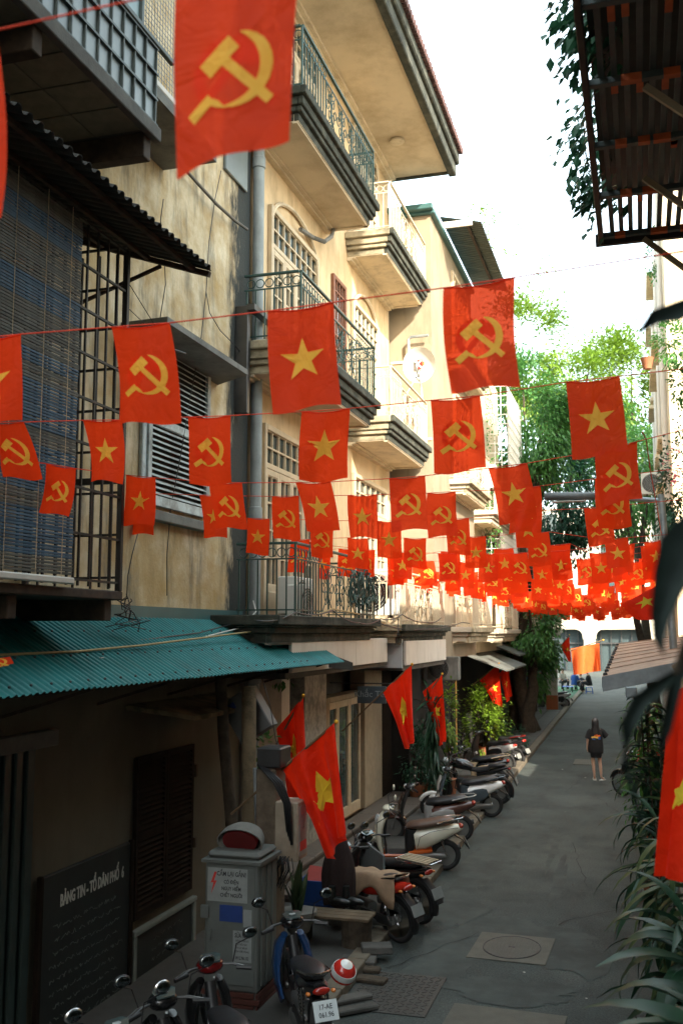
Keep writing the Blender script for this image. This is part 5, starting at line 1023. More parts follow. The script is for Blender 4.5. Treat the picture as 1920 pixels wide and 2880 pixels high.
def legs(root, r, wb=.62, eng=True, chrome=False, side=1):
    b = MB(); b.loft([(.02, .24, .07, .07), (-.2, .25, .09, .09), (-.42, .25, .05, .06), (-wb, r, .04, .05)], 12)
    for v in b.v: v.y += .07
    b.build('engine_case', M['alloy'], root, True)
    b = MB(); b.tube([(.0, -.1, .2), (-.15, -.13, .17), (-.4, -.14, .22), (-.5, -.15, .25), (-.88, -.17, .33)], [.014, .014, .016, .045, .045], 10); b.build('exhaust', M['steel'] if not chrome else M['chrome'], root, True)
    for s in (-1, 1):
        b = MB(); pts = [(-wb+.08*i/40, s*.12+.022*math.cos(i*1.3), .28+.36*i/60+.02*math.sin(i*1.3)) for i in range(61)]; b.tube(pts, .005, 4); b.tube([(-wb, s*.12, .27), (-wb+.08, s*.12, .66)], .011, 6); b.build('shock_absorber', M['chrome'], root, True)
    b = MB(); b.tube([(-.12, .1, .2), (-.2, .2, .012)], .01, 6); b.tube([(-.2, -.08, .2), (-.28, -.13, .012), (-.28, .13, .012), (-.2, .08, .2)], .01, 6); b.build('stand', M['steel'], root)
def fork(root, r, x=.62, m=None, top=(.38, .78), gap=.075):
    for s in (-1, 1): b = MB(); b.tube([(x, s*gap, r), (x-.06, s*gap, r+.2), (top[0], s*gap*.8, top[1])], [.018, .018, .014], 8); b.build('fork_leg', m or M['alloy'], root, True)
def fender(root, x, r, m, a0=15, a1=165, w_=.065, gap=.035, nm='front_fender'):
    b = MB(); k = 14; vs = []; fs = []; prof = ((-1, -.04), (-.8, .0), (-.3, .018), (.3, .018), (.8, 0), (1, -.04))
    for i in range(k+1):
        a = math.radians(a0+(a1-a0)*i/k)
        for (py, ph) in prof: vs.append((x+(r+gap+ph)*math.cos(a), py*w_, r+(r+gap+ph)*math.sin(a)))
    n = len(prof)
    for i in range(k):
        for j in range(n-1): fs.append((i*n+j, i*n+j+1, (i+1)*n+j+1, (i+1)*n+j))
    b.add(vs, fs); o = b.build(nm, m, root, True); md = o.modifiers.new('t', 'SOLIDIFY'); md.thickness = .004; return o
def scooter(label, rear, front, body, seatm, style='retro', trim=None, panel=None, lean=-5, floor=None, lamp=True, mirm=None, lid=None):
    r = .25; root = thing('scooter', label, 'scooter', (0, 0, 0), 'motorbikes parked along the street'); trim = trim or M['black']; panel = panel or body; mirm = mirm or body
    wheel(root, .62, r, .048, 'alloy', M['alloy']); wheel(root, -.62, r, .05, 'alloy', M['alloy']); fork(root, r)
    fender(root, .62, r, body, 25, 150)
    if style == 'retro': b = MB(); b.loft([(.40, .58, .13, .07, 2), (.52, .55, .12, .075, 2), (.66, .5, .085, .06, 2), (.78, .44, .03, .03, 2)], 14); b.build('nose_fender', body, root, True); b = MB(); b.loft([(.5, .635, .014, .006), (.62, .585, .014, .006), (.74, .5, .01, .006)], 8); b.build('reflector_strip', M['amber'], root)
    if style == 'retro':
        b = MB(); b.loft([(.40, .28, .15, .025, 3), (.44, .42, .17, .045, 3), (.46, .56, .185, .06, 2.6), (.45, .7, .19, .075, 2.4), (.40, .84, .17, .07, 2.4), (.33, .95, .1, .05, 2.2)], 18); b.build('front_apron', body, root, True)
        b = MB(); b.loft([(.33, .3, .135, .02, 3), (.36, .55, .155, .02, 3), (.34, .85, .13, .03, 3)], 12); b.build('inner_apron', trim, root, True)
        b = MB(); b.ball((.475, 0, .79), (.05, .085, .115), 16, 12); hl = b.build('headlight', M['lens'], root, True); b = MB(); b.tube([(.475+.012*0, .09*math.cos(a*.3142), .79+.12*math.sin(a*.3142)) for a in range(20)], .008, 6, closed=True); b.build('headlight_ring', M['chrome'], hl, True)
        for s in (-1, 1): b = MB(); b.ball((.46, s*.15, .68), (.03, .03, .07)); b.build('indicator', M['lens'], root, True)
    else:
        b = MB(); b.loft([(.38, .34, .15, .02, 3), (.44, .44, .16, .03, 3), (.44, .6, .17, .035, 3), (.38, .8, .15, .035, 3), (.33, .93, .09, .03, 3)], 14); b.build('front_apron', trim, root, True)
        b = MB(); b.loft([(.50, .60, .105, .018, 3), (.485, .72, .12, .02, 3), (.43, .86, .11, .02, 3)], 14); b.build('white_front_panel', body, root, True); b = MB(); b.loft([(.50, .43, .1, .045, 2.2), (.6, .46, .085, .05, 2.2), (.72, .42, .03, .03, 2)], 14); b.build('nose_fender', body, root, True)
    b = MB(); b.ball((.3, 0, 1.0), (.1, .13, .055), 14, 10); b.build('handlebar_cover', body if style == 'retro' else M['black'], root, True); b = MB(); b.ball((.25, 0, 1.03), (.06, .085, .03)); b.build('speedometer', M['glass'], root, True)
    if lamp and style != 'retro': b = MB(); b.ball((.37, 0, 1.0), (.04, .07, .05)); b.build('headlight', M['lens'], root, True)
    bars(root, .3, 1.01); mirror(root, 1, mirm); mirror(root, -1, mirm)
    b = MB(); b.bbox(-.06, .4, -.16, .16, .255, .3, .015); b.build('footboard', floor or body, root); b = MB(); b.bbox(-.04, .36, -.135, .135, .301, .308, .003); b.build('floor_mat', M['black'], root)
    if floor: b = MB(); b.loft([(-.02, .32, .165, .03, 3), (-.2, .33, .17, .04, 3), (-.4, .34, .13, .03, 3)], 12); b.build('skirt', floor, root, True)
    b = MB(); b.loft([(-.04, .3, .135, .07, 3), (-.05, .5, .14, .09, 3), (-.06, .68, .13, .1, 3)], 14); b.build('under_seat_cover', M['black'] if style == 'retro' else panel, root, True)
    b = MB(); b.loft([(-.12, .5, .15, .16, 3), (-.25, .52, .172, .165, 2.8), (-.42, .57, .17, .14, 2.6), (-.62, .63, .14, .105, 2.4), (-.8, .68, .1, .07, 2.2), (-.9, .7, .05, .035, 2)], 18); b.build('rear_bodywork', body, root, True)
    if panel is not body:
        for s in (-1, 1):
            b = MB(); b.loft([(-.1, .46, .012, .1, 3, s*.163), (-.28, .49, .012, .13, 3, s*.178), (-.44, .53, .012, .11, 3, s*.172), (-.52, .56, .008, .06, 3, s*.16)], 10); b.build('side_panel', panel, root, True)
    if style == 'retro':
        for s in (-1, 1): b = MB(); b.tube([(-.16, s*.172, .42), (-.2, s*.18, .58), (-.36, s*.178, .66), (-.6, s*.15, .7), (-.82, s*.1, .71)], .004, 5); b.build('pinstripe', M['ink'], root, 'all')
    b = MB(); b.loft([(.0, .7, .08, .03, 2.4), (-.06, .73, .13, .055, 2.4), (-.22, .745, .15, .06, 2.6), (-.4, .77, .148, .062, 2.6), (-.55, .8, .14, .06, 2.6), (-.7, .815, .11, .045, 2.4), (-.76, .81, .05, .02, 2)], 18); b.build('seat', seatm, root, True)
    b = MB(); b.tube([(-.48, .155, .79), (-.7, .15, .84), (-.88, .09, .86), (-.92, 0, .86), (-.88, -.09, .86), (-.7, -.15, .84), (-.48, -.155, .79)], .013, 8); b.build('grab_rail', M['chrome'] if style == 'retro' else panel, root, True)
    b = MB(); b.ball((-.87, 0, .72), (.045, .09, .04)); b.build('tail_light', M['redlens'], root, True)
    b = MB(); b.loft([(-.74, .6, .05, .02), (-.9, .5, .06, .012), (-1.0, .36, .065, .008)], 10); b.build('rear_mudguard', M['black'], root, True); plate(root, -.975, .44)
    legs(root, r); place(root, rear, front, lean); return root
def underbone(label, rear, front, body, seatm=None, lean=-6, platetxt=None, rack=False, wheel_style='spoke', apron=None, mir=True, cover=None, mirm=None):
    r = .29; root = thing('motorbike', label, 'motorbike', (0, 0, 0), 'motorbikes parked along the street'); seatm = seatm or M['black']; apron = apron or body
    wheel(root, .64, r, .034, wheel_style, M['chrome'] if wheel_style == 'spoke' else M['alloy']); wheel(root, -.62, r, .04, wheel_style, M['chrome'] if wheel_style == 'spoke' else M['alloy']); fork(root, r, .64, M['alloy'], (.4, .86)); fender(root, .64, r, body, 20, 160, .05); fender(root, -.62, r, M['black'], 60, 200, .06, nm='rear_fender')
    for s in (-1, 1):
        b = MB(); b.loft([(.26, .28, .02, .07, 2.4, s*.15), (.36, .43, .03, .11, 2.4, s*.17), (.4, .6, .04, .12, 2.4, s*.165), (.38, .77, .045, .09, 2.4, s*.13), (.32, .88, .035, .04, 2.2, s*.08)], 12); b.build('leg_shield', apron, root, True)
    b = MB(); b.loft([(.32, .86, .05, .05), (.24, .66, .05, .05), (.1, .52, .05, .06), (-.1, .52, .055, .06)], 12); b.build('central_spine', M['black'], root, True)
    b = MB(); b.ball((.3, 0, 1.0), (.1, .12, .07), 14, 10); b.build('handlebar_cover', cover or body, root, True)
    b = MB(); b.ball((.385, 0, .99), (.045, .08, .06)); b.build('headlight', M['lens'], root, True)
    b = MB(); b.slab([(.2, -.07, 1.045), (.2, .07, 1.045), (.27, .095, 1.075), (.31, .06, 1.085), (.31, -.06, 1.085), (.27, -.095, 1.075)], (0, 0, .012)); cl = b.build('instrument_panel', M['glass'], root); b = MB(); b.lathe([(.03, 0), (.032, .006), (.028, .008)], 14, (.255, 0, 1.078)); b.build('dial', M['lens'], cl, True)
    bars(root, .3, 1.0, .31)
    if mir: mirror(root, 1, mirm or M['black']); mirror(root, -1, mirm or M['black'])
    b = MB(); b.loft([(.02, .58, .06, .06, 2.4), (-.2, .6, .1, .09, 2.4), (-.45, .65, .12, .09, 2.4), (-.7, .7, .1, .07, 2.4), (-.86, .74, .06, .04, 2)], 14); b.build('side_fairing', body, root, True)
    b = MB(); b.loft([(.06, .69, .06, .025, 2.4), (0, .72, .1, .045, 2.4), (-.2, .74, .13, .05, 2.6), (-.45, .78, .135, .055, 2.6), (-.66, .8, .11, .045, 2.4), (-.74, .8, .05, .02, 2)], 16); b.build('seat', seatm, root, True)
    b = MB(); b.ball((-.86, 0, .72), (.03, .08, .035)); b.build('tail_light', M['redlens'], root, True)
    for s in (-1, 1): b = MB(); b.ball((-.83, s*.115, .7), (.03, .022, .018)); b.build('indicator', M['amber'], root, True)
    b = MB(); b.loft([(-.78, .62, .055, .02), (-.92, .5, .06, .012), (-1.02, .34, .065, .01)], 10); b.build('rear_mudguard', M['black'], root, True); plate(root, -.985, .47, None, 20) if not platetxt else plate(root, -.99, .6, platetxt, 28, .215, .165)
    b = MB(); b.tube([(-.5, .13, .8), (-.78, .11, .85), (-.86, 0, .86), (-.78, -.11, .85), (-.5, -.13, .8)], .011, 8); b.build('grab_rail', M['chrome'], root, True)
    b = MB(); b.loft([(.18, .34, .08, .08), (.02, .34, .1, .11), (-.18, .32, .09, .1)], 12); b.build('engine', M['alloy'], root, True); b = MB(); b.bbox(.1, .3, -.06, .06, .38, .5, .01); b.build('cylinder', M['steel'], root)
    b = MB(); b.loft([(-.1, .3, .02, .07, 2.4, .11), (-.62, .29, .02, .06, 2.4, .11)], 12); b.build('chain_case', M['steel'], root, True)
    if rack:
        b = MB(); b.tube([(-.42, .14, .84), (-.95, .14, .86), (-1.0, .1, .86), (-1.0, -.1, .86), (-.95, -.14, .86), (-.42, -.14, .84), (-.36, -.1, .84), (-.36, .1, .84)], .01, 8, closed=True); rk = b.build('rear_rack', M['chrome'], root, True)
        for k in range(5): q = MB(); q.bbox(-.95, -.4, -.1+k*.05-.012, -.1+k*.05+.012, .862, .872, .003); q.build('rack_slat', M['creamwood'], rk)
    legs(root, r); place(root, rear, front, lean, 1.26); return root
cr = paint('cream_paint', (.75, .72, .58)); wh = paint('white_bike_paint', (.85, .84, .8)); br = paint('brown_bike_paint', (.09, .035, .025)); bk = paint('black_bike_paint', (.012, .012, .013)); rd = paint('dark_red_paint', (.14, .006, .006)); rdb = paint('bright_red_paint', (.55, .03, .015)); bu = paint('blue_paint', (.015, .055, .16)); gy = paint('slate_paint', (.07, .09, .105)); sv = paint('silver_paint', (.38, .38, .37)); orp = paint('orange_trim', (.62, .12, .02)); brs = mat('brown_vinyl', (.12, .07, .05), rough=.45, var=.1); bks = mat('black_vinyl', (.022, .022, .024), rough=.4, var=.1)
S = scooter('cream retro scooter with a brown seat and orange footboard trim', (-3.15, 16.5), (-4.4, 16.15), cr, brs, floor=orp)
text('side_lettering', 'Scoopy', .1, Matrix.Translation((-.62, -.15, .62)) @ Matrix.Rotation(math.radians(-12), 4, 'Z') @ Matrix.Rotation(math.pi/2, 4, 'X'), orp, None)
tx = [o for o in bpy.data.objects if o.name.startswith('side_lettering')][0]; tx.parent = S; tx.location = (-.62, -.152, .63)
b = MB(); b.lathe([(.0, .0), (.028, 0), (.028, .006), (0, .006)], 14, (0, 0, 0), 'x'); lg = b.build('round_badge', rdb, None); lg.parent = S; lg.location = (.522, .0, .58)
scooter('brown scooter behind the cream one, with a long black seat', (-3.3, 18.75), (-4.5, 18.5), br, bks, style='modern', panel=sv, mirm=bk)
scooter('white and slate grey electric scooter with a white nose plate', (-3.1, 21.35), (-4.3, 20.95), wh, bks, style='modern', panel=gy, trim=gy, mirm=bk)
scooter('black scooter with a sunlit amber side panel in front of the yellow gate', (-3.45, 25.0), (-4.65, 24.9), bk, bks, style='modern', panel=paint('sun_tinted_panel_paint', (.6, .45, .28)), mirm=bk)  # warm sunlight is put into the side panel colour
scooter('dark scooter with silver tail parked before the leafy bush', (-3.62, 28.4), (-4.75, 28.9), sv, bks, style='modern', panel=bk, mirm=bk)
scooter('black scooter with a red edged seat, farthest of the kerbside row', (-3.5, 29.7), (-4.6, 30.3), bk, bks, style='modern', panel=rd, mirm=bk)
scooter('silver and black scooter standing behind the distant utility cabinet', (-3.75, 51.9), (-5.05, 51.4), sv, bks, style='modern', panel=bk, mirm=bk)
underbone('blue motorbike seen from behind with a white number plate', (-2.86, 8.95), (-3.5, 10.0), bk, bks, platetxt=('17-AE', '061.96'), apron=bu, wheel_style='alloy', mirm=bk, lean=-4)
R1 = underbone('red motorbike with spoked wheels and a tan cloth over its seat', (-3.0, 12.6), (-4.1, 13.25), rdb, bks)
underbone('old black motorbike with a chromed slatted rear rack', (-2.92, 13.45), (-4.1, 14.15), bk, bks, rack=True)
underbone('dark red motorbike in front of the grey utility cabinet', (-3.05, 7.55), (-3.75, 8.5), bk, bks, cover=rd, wheel_style='alloy', lean=-3)
underbone('black motorbike with glazed dashboard at the bottom left', (-2.95, 6.8), (-3.8, 7.65), bk, bks, wheel_style='alloy', lean=-4)
underbone('black motorbike with a round chrome mirror, lowest at the left edge', (-2.9, 6.25), (-3.95, 7.0), bk, bks, wheel_style='alloy', lean=-4, mirm=M['chrome'])
underbone('red motorbike hidden among the plants on the right', (.35, 28.6), (-.12, 27.5), rdb, bks)
underbone('motorbike with a chrome front wheel showing below the striped leaves', (.5, 24.2), (-.45, 24.9), bk, bks)
# black naked motorcycle
def naked(label, rear, front):
    r = .3; root = thing('motorcycle', label, 'motorcycle', (0, 0, 0), 'motorbikes parked along the street'); wheel(root, .68, r, .055, 'alloy', M['steel']); wheel(root, -.66, r, .065, 'alloy', M['alloy']); fork(root, r, .68, M['alloy'], (.42, .95), .09); fender(root, .68, r, bk, 50, 150, .06); fender(root, -.66, r, M['black'], 90, 200, .07, nm='rear_fender')
    b = MB(); b.loft([(.4, .86, .08, .06), (.28, .9, .15, .12, 2.4), (.08, .87, .15, .12, 2.4), (-.1, .8, .1, .07)], 16); b.build('fuel_tank', bk, root, True)
    b = MB(); b.loft([(-.04, .77, .09, .04), (-.25, .76, .13, .05, 2.6), (-.45, .8, .12, .05, 2.6), (-.5, .86, .11, .05, 2.6), (-.75, .89, .09, .04, 2.4), (-.85, .9, .03, .02)], 14); b.build('seat', bks, root, True)
    b = MB(); b.loft([(-.2, .68, .1, .06), (-.5, .73, .09, .06), (-.8, .82, .06, .04), (-.95, .86, .02, .02)], 12); b.build('tail_fairing', bk, root, True); b = MB(); b.ball((-.92, 0, .82), (.04, .05, .03)); b.build('tail_light', M['redlens'], root, True)
    b = MB(); b.bbox(-.22, .26, -.13, .13, .26, .6, .04); b.build('engine', M['steel'], root); b = MB(); b.ball((0, .15, .38), (.11, .04, .11)); b.ball((0, -.15, .38), (.11, .04, .11)); b.build('engine_cover', M['alloy'], root, True, kind='stuff')
    b = MB(); b.tube([(.3, -.1, .5), (.34, -.1, .3), (.1, -.12, .18), (-.3, -.14, .24), (-.4, -.15, .28), (-.85, -.17, .48)], [.018, .018, .02, .022, .05, .05], 10); b.build('exhaust', M['steel'], root, True)
    b = MB(); b.ball((.52, 0, .93), (.07, .09, .09)); b.build('headlight', M['lens'], root, True); bars(root, .38, 1.05, .36, drop=.0); mirror(root, 1, bk, (.32, 1.05), (.28, 1.28)); mirror(root, -1, bk, (.32, 1.05), (.28, 1.28))
    b = MB(); b.loft([(-.1, .45, .03, .05, 2.4, .12), (-.66, .3, .03, .04, 2.4, .12)], 10); b.build('swing_arm', M['steel'], root, True); b = MB(); b.loft([(-.85, .78, .03, .015), (-1.02, .6, .06, .01), (-1.08, .45, .06, .008)], 8); b.build('plate_holder', M['black'], root, True); plate(root, -1.07, .55, None, 20)
    legs(root, r); place(root, rear, front, -6, 1.34)
naked('black naked motorcycle with a thick rear tyre between the scooters', (-3.15, 22.9), (-4.45, 22.95))
# tan cloth thrown over the red bike's seat
b = MB(); nu, nv = 18, 14; vs = []
for j in range(nv+1):
    for i in range(nu+1):
        u, v = i/nu, j/nv*2-1; x = .12-.86*u; zt = .79+.06*u; a = v*1.0; y = .17*math.sin(a*1.35)*1.05; drop = max(0, abs(v)-.5)*.5*(1.0+.5*math.sin(7*u+v)); vs.append((x+.015*math.sin(9*v+4*u), y*(1+.08*math.sin(11*u)), zt+.012*math.sin(13*u+5*v)+.008*math.cos(19*u)-drop))
b.add(vs, [(j*(nu+1)+i, j*(nu+1)+i+1, (j+1)*(nu+1)+i+1, (j+1)*(nu+1)+i) for j in range(nv) for i in range(nu)]); cl = b.build('seat_cloth', mat('tan_cloth', (.36, .24, .15), rough=.9, var=.15, scale=8, bump=.4), None, 'all'); tag(cl, 'crumpled tan cloth draped over the seat of the red motorbike', 'cloth')
cl.location = R1.matrix_basis @ cl.location; cl.rotation_euler = R1.rotation_euler; md = cl.modifiers.new('t', 'SOLIDIFY'); md.thickness = .006
# helmet beside the blue bike
hm = thing('striped_helmet', 'red and white striped helmet hanging on the blue motorbike', 'helmet', (0, 0, 0)); hc = PZ(965, 2735, .62)
b = MB(); b.lathe([(.0, .12), (.05, .112), (.09, .085), (.115, .045), (.125, .0), (.12, -.035), (.115, -.035), (.11, 0)], 24); b.build('shell', mat('helmet_red', (.6, .03, .02), rough=.2, coat=.7), hm, True)
b = MB(); b.lathe([(.116, .048), (.126, .005), (.1235, -.01), (.118, -.01)], 24); b.build('white_band', wh, hm, True); b = MB(); b.lathe([(.0, .123), (.04, .118), (.06, .108), (.055, .106)], 24); b.build('white_crown', wh, hm, True)
hm.location = hc; hm.rotation_euler = (.5, .3, .4); WP[hm] = Vector(hc)
# =================================================================== plants
import array
def leaves_mesh(name, pts, m, L=(.1, .16), Wd=.4, droop=.5, seed=1, fold=True):
    """pts: (pos, outward dir) list -> one mesh of small folded leaves"""
    q = random.Random(seed); vs = []; fs = []
    for p, d in pts:
        l = q.uniform(*L); w_ = l*Wd; d = (Vector(d)+Vector((q.uniform(-.7, .7), q.uniform(-.7, .7), q.uniform(-.6, .4)-droop))).normalized(); s = d.cross(Vector((q.uniform(-.4, .4), q.uniform(-.4, .4), 1))).normalized(); nn = s.cross(d)
        n = len(vs); mid = Vector(p)+d*l*.45-nn*l*.05; vs += [Vector(p), mid+s*w_*.5+nn*w_*.12, Vector(p)+d*l-nn*l*.12, mid-s*w_*.5+nn*w_*.12]; fs += [(n, n+1, n+2), (n, n+2, n+3)]
    me = bpy.data.meshes.new(name); me.from_pydata([tuple(v) for v in vs], [], fs); me.materials.append(m); return me
def blob_pts(c, r, n, seed, hollow=.55, clumps=14, cr=.42):
    """leaf positions gathered in clumps inside an ellipsoid"""
    q = random.Random(seed); c = Vector(c); out = []; cl = []
    for k in range(clumps):
        while True:
            v = Vector((q.uniform(-1, 1), q.uniform(-1, 1), q.uniform(-1, 1)))
            if hollow < v.length < 1: break
        cl.append((v, q.uniform(.6, 1.2)))
    for i in range(n):
        v, s = cl[q.randrange(len(cl))]; g = Vector((q.gauss(0, 1), q.gauss(0, 1), q.gauss(0, .7)))*cr*.5*s; w_ = v+g; out.append((c+Vector((w_.x*r[0], w_.y*r[1], w_.z*r[2])), w_.normalized()))
    return out, [c+Vector((v.x*r[0], v.y*r[1], v.z*r[2])) for v, _ in cl]
def tree(name, lab, cat, base, crown, r, n, m, L, seed, trunk_r=.12, clumps=16, droop=.4, extra=(), limb=True, group=None, Wd=.4):
    t = thing(name, lab, cat, base, group); pts, cs = blob_pts(crown, r, n, seed, clumps=clumps)
    me = leaves_mesh('crown', pts, m, L, Wd, droop, seed); o = bpy.data.objects.new('crown', me); link(o, t, (0, 0, 0)); o['kind'] = 'stuff'
    q = random.Random(seed); B = Vector(base); Cc = Vector(crown); b = MB(); k = 7; fork_ = B.lerp(Cc, .62); b.tube([B.lerp(fork_, i/k)+Vector((q.uniform(-.06, .06), q.uniform(-.06, .06), 0))*(0 < i < k) for i in range(k+1)], [trunk_r*(1.25-.7*i/k) for i in range(k+1)], 9); b.build('trunk', M['trunk'], t, True)
    if limb:
        for p in cs[::4]:
            b = MB(); a = fork_+Vector((0, 0, q.uniform(-.15, .1)))*r[2]; mid = a.lerp(p, .5)+Vector((0, 0, -.12*r[2]))+Vector((q.uniform(-.1, .1),)*3); b.tube([a, mid, a.lerp(p, .8), p], [trunk_r*.45, trunk_r*.3, trunk_r*.2, .01], 6); b.build('limb', M['trunk'], t, True)
    return t
def W2(u, v, y): return tuple(PY(u, v, y))
GT = 'street trees beyond the flags'
tree('street_tree', 'leafy tree in front of the white cages with lit and dark clusters', 'tree', (-4.8, 39, 0), W2(1490, 1180, 38), (1.6, 1.9, 2.6), 9500, M['leaf'], (.16, .28), 21, .2, 40, group=GT)
tree('street_tree', 'dense dark lower crown with a crooked trunk behind the lamp arm', 'tree', (-4.9, 44, 0), W2(1590, 1420, 44), (1.7, 1.9, 2.8), 7000, M['leaf_dk'], (.16, .3), 22, .22, 22, group=GT)
tree('street_tree', 'bright yellow green tree against the white sky, right of centre', 'tree', (.6, 62, 0), W2(1740, 1110, 62), (3.6, 3, 3.9), 13000, M['leaf_lt'], (.22, .42), 23, .25, 34, group=GT)
tree('street_tree', 'airy sunlit crown between the left houses and the bright tree', 'tree', (-5.0, 53, 0), W2(1610, 1120, 52), (2.4, 2.2, 2.6), 8500, M['leaf_lt'], (.18, .34), 28, .2, 36, group=GT)
tree('street_tree', 'mid green tree beneath the bright one on the right', 'tree', (.65, 56, 0), W2(1765, 1330, 56), (2.5, 2.5, 3.6), 9000, M['leaf'], (.2, .36), 24, .22, 22, group=GT)
tree('street_tree', 'leafy boughs filling the gap just above the lamp arm', 'tree', (.6, 47, 0), W2(1700, 1290, 47), (1.8, 1.8, 2.2), 7000, M['leaf'], (.16, .3), 29, .18, 26, group=GT)
tree('street_tree', 'sparse sunny branches above the trees on the left', 'tree', (-5.0, 48, 0), W2(1480, 1010, 48), (2.1, 2.2, 3.0), 6000, M['leaf_lt'], (.2, .34), 25, .2, 24, group=GT)
tree('street_tree', 'deep green tree behind the lowest flags on the left', 'tree', (-4.9, 40.5, 0), W2(1488, 1840, 40), (.95, 1.4, 1.9), 4200, M['leaf'], (.16, .28), 26, .2, 18, group=GT)
tree('street_tree', 'sunlit leafy tree hanging over the pavement left of the orange flag', 'tree', (-4.2, 38.2, 0), W2(1515, 1760, 38), (1.0, 1.5, 1.3), 3200, M['leaf'], (.14, .24), 27, .26, 16, group=GT)
for i, (u, v, rr, n, s) in enumerate(((1345, 640, .5, 170, 31), (1490, 760, .9, 150, 32), (1400, 640, .9, 140, 33))):
    pts, _ = blob_pts(W2(u, v, 30+i*4), (rr, .6, rr*1.3), n, s, clumps=9); me = leaves_mesh('foliage', pts, M['leaf_lt'], (.1, .2), .4, .5, s); o = bpy.data.objects.new('rooftop_foliage', me); link(o, None, (0, 0, 0)); tag(o, ('yellowish plant sprouting beside the green roof canopy', 'thin twigs with few leaves high against the white sky', 'faint high twigs just right of the green canopy')[i], 'plant')
# creepers hanging from the caged house
for i, (u, v0, v1, y, lab) in enumerate(((1385, 1290, 1600, 31, 'creeper trailing down beside the air conditioner tray'), (1360, 1060, 1350, 33, 'creeper draped over the left edge of the high cage'), (1330, 1310, 1330, 30, 'flowering creeper on the balcony edge'))):
    q = random.Random(60+i); pts = []
    for k in range(420): f = q.random(); p = PY(u+q.gauss(0, 14), v0+(v1-v0)*f+q.gauss(0, 14), y+q.gauss(0, .15)); pts.append((p, (0, -1, -.5)))
    me = leaves_mesh('foliage', pts, M['leaf'], (.06, .12), .6, .6, i); o = bpy.data.objects.new('hanging_creeper', me); link(o, None, (0, 0, 0)); tag(o, lab, 'creeper', 'hanging creepers')
# vines at the edge of the slatted canopy (upper right)
def vine(lab, pts_px, y, n, m, L, spread, seed, stems=5):
    q = random.Random(seed); t = thing('hanging_vine', lab, 'vine', W2(*pts_px[0], y), 'vines on the canopy edge'); P = [PY(u, v, y) for u, v in pts_px]; pts = []
    for k in range(n):
        f = q.random()*(len(P)-1); i = min(int(f), len(P)-2); p = P[i].lerp(P[i+1], f-i)+Vector((q.gauss(0, spread), q.gauss(0, spread*1.4), q.gauss(0, spread))); pts.append((p, (-.6, -.2, -.3)))
    o = bpy.data.objects.new('foliage', leaves_mesh('foliage', pts, m, L, .62, .45, seed)); link(o, t, (0, 0, 0)); o['kind'] = 'stuff'
    for s in range(stems): b = MB(); b.tube([p+Vector((q.uniform(-.04, .04), q.uniform(-.1, .1), 0)) for p in P], .004, 4); b.build('stem', M['trunk'], t)
vine('leafy vine along the top edge of the slatted canopy', [(1670, -10), (1625, 40), (1640, 110), (1660, 160)], 7.2, 420, M['leaf_dk'], (.07, .13), .11, 71)
vine('trailing vine with separate leaves hanging down the canopy edge', [(1665, 250), (1648, 330), (1640, 400), (1655, 480), (1680, 540), (1690, 570)], 9.4, 330, M['leaf_dk'], (.08, .14), .11, 72)
vine('lower sprig of heart shaped leaves below the trailing vine', [(1688, 540), (1660, 565), (1632, 580)], 9.6, 26, M['leaf_dk'], (.1, .15), .03, 73, 2)
# strap leaves as single pieces
def strap_me(L, wd, bend, m, name='leaf', n=7, twist=0.0, fold=.25):
    b = MB(); vs = []; x = z = 0; a = 0.0
    for i in range(n+1):
        f = i/n; w_ = wd*(max(0.0, math.sin(math.pi*min(1, (f+.12)/1.12)**.85))**.75 if f < .99 else .02); ang = a-bend*f**1.3
        if i: x += L/n*math.cos(ang); z += L/n*math.sin(ang)
        tw = twist*f; vs += [(x, w_/2*math.cos(tw), z+w_*fold+w_/2*math.sin(tw)), (x, 0, z), (x, -w_/2*math.cos(tw), z+w_*fold-w_/2*math.sin(tw))]
    b.add(vs, [q for i in range(n) for q in ((i*3, i*3+1, (i+1)*3+1, (i+1)*3), (i*3+1, i*3+2, (i+1)*3+2, (i+1)*3+1))]); me, _ = b.mesh(name, m, 'all', center=False); return me
STR = {}
def strap_plant(lab, base, h, n, L, wd, m, seed, stems=1, cat='plant', pot=None, lean=(0, 0), spread=(0, 6.28), up=(.1, 1.0), name='strap_leaf_plant', top=.35, bend=1.6, group=None):
    q = random.Random(seed); t = thing(name, lab, cat, base, group); B = Vector(base); key = (round(L, 2), round(wd, 3), m.name, bend)
    if key not in STR: STR[key] = [strap_me(L*s, wd*1.35, bend*c, m, twist=tw) for s, c, tw in ((1, 1, .3), (.85, 1.2, -.3), (1.1, .8, .1), (.95, 1.45, .5))]
    for s in range(stems):
        T = B+Vector((lean[0]+q.uniform(-.06, .06)*stems, lean[1]+q.uniform(-.15, .15)*stems, h*q.uniform(.85, 1.0))); b = MB(); b.tube([B, B.lerp(T, .5)+Vector((q.uniform(-.03, .03),)*3), T], [.02, .017, .012], 6); b.build('stem', M['trunk'], t, True)
        for i in range(n//stems):
            f = 1-top*(i/(n/stems)); p = B.lerp(T, f); az = q.uniform(*spread); el = up[0]+(up[1]-up[0])*(1-i/(n/stems))+q.uniform(-.15, .15)
            inst(q.choice(STR[key]), 'leaf', p, t, rot=(q.uniform(-.3, .3), -el, az), scale=q.uniform(.8, 1.15))
    if pot: pot(t, B)
    return t
def pot(m, r=.16, h=.24):
    def f(t, B): b = MB(); b.lathe([(r*.75, 0), (r, h), (r*1.08, h), (r*1.08, h+.03), (r*.95, h+.03), (r*.93, h-.02), (0, h-.02)], 16, tuple(B)); b.build('pot', m, t, True)
    return f
GD = 'dracaenas along the right side'
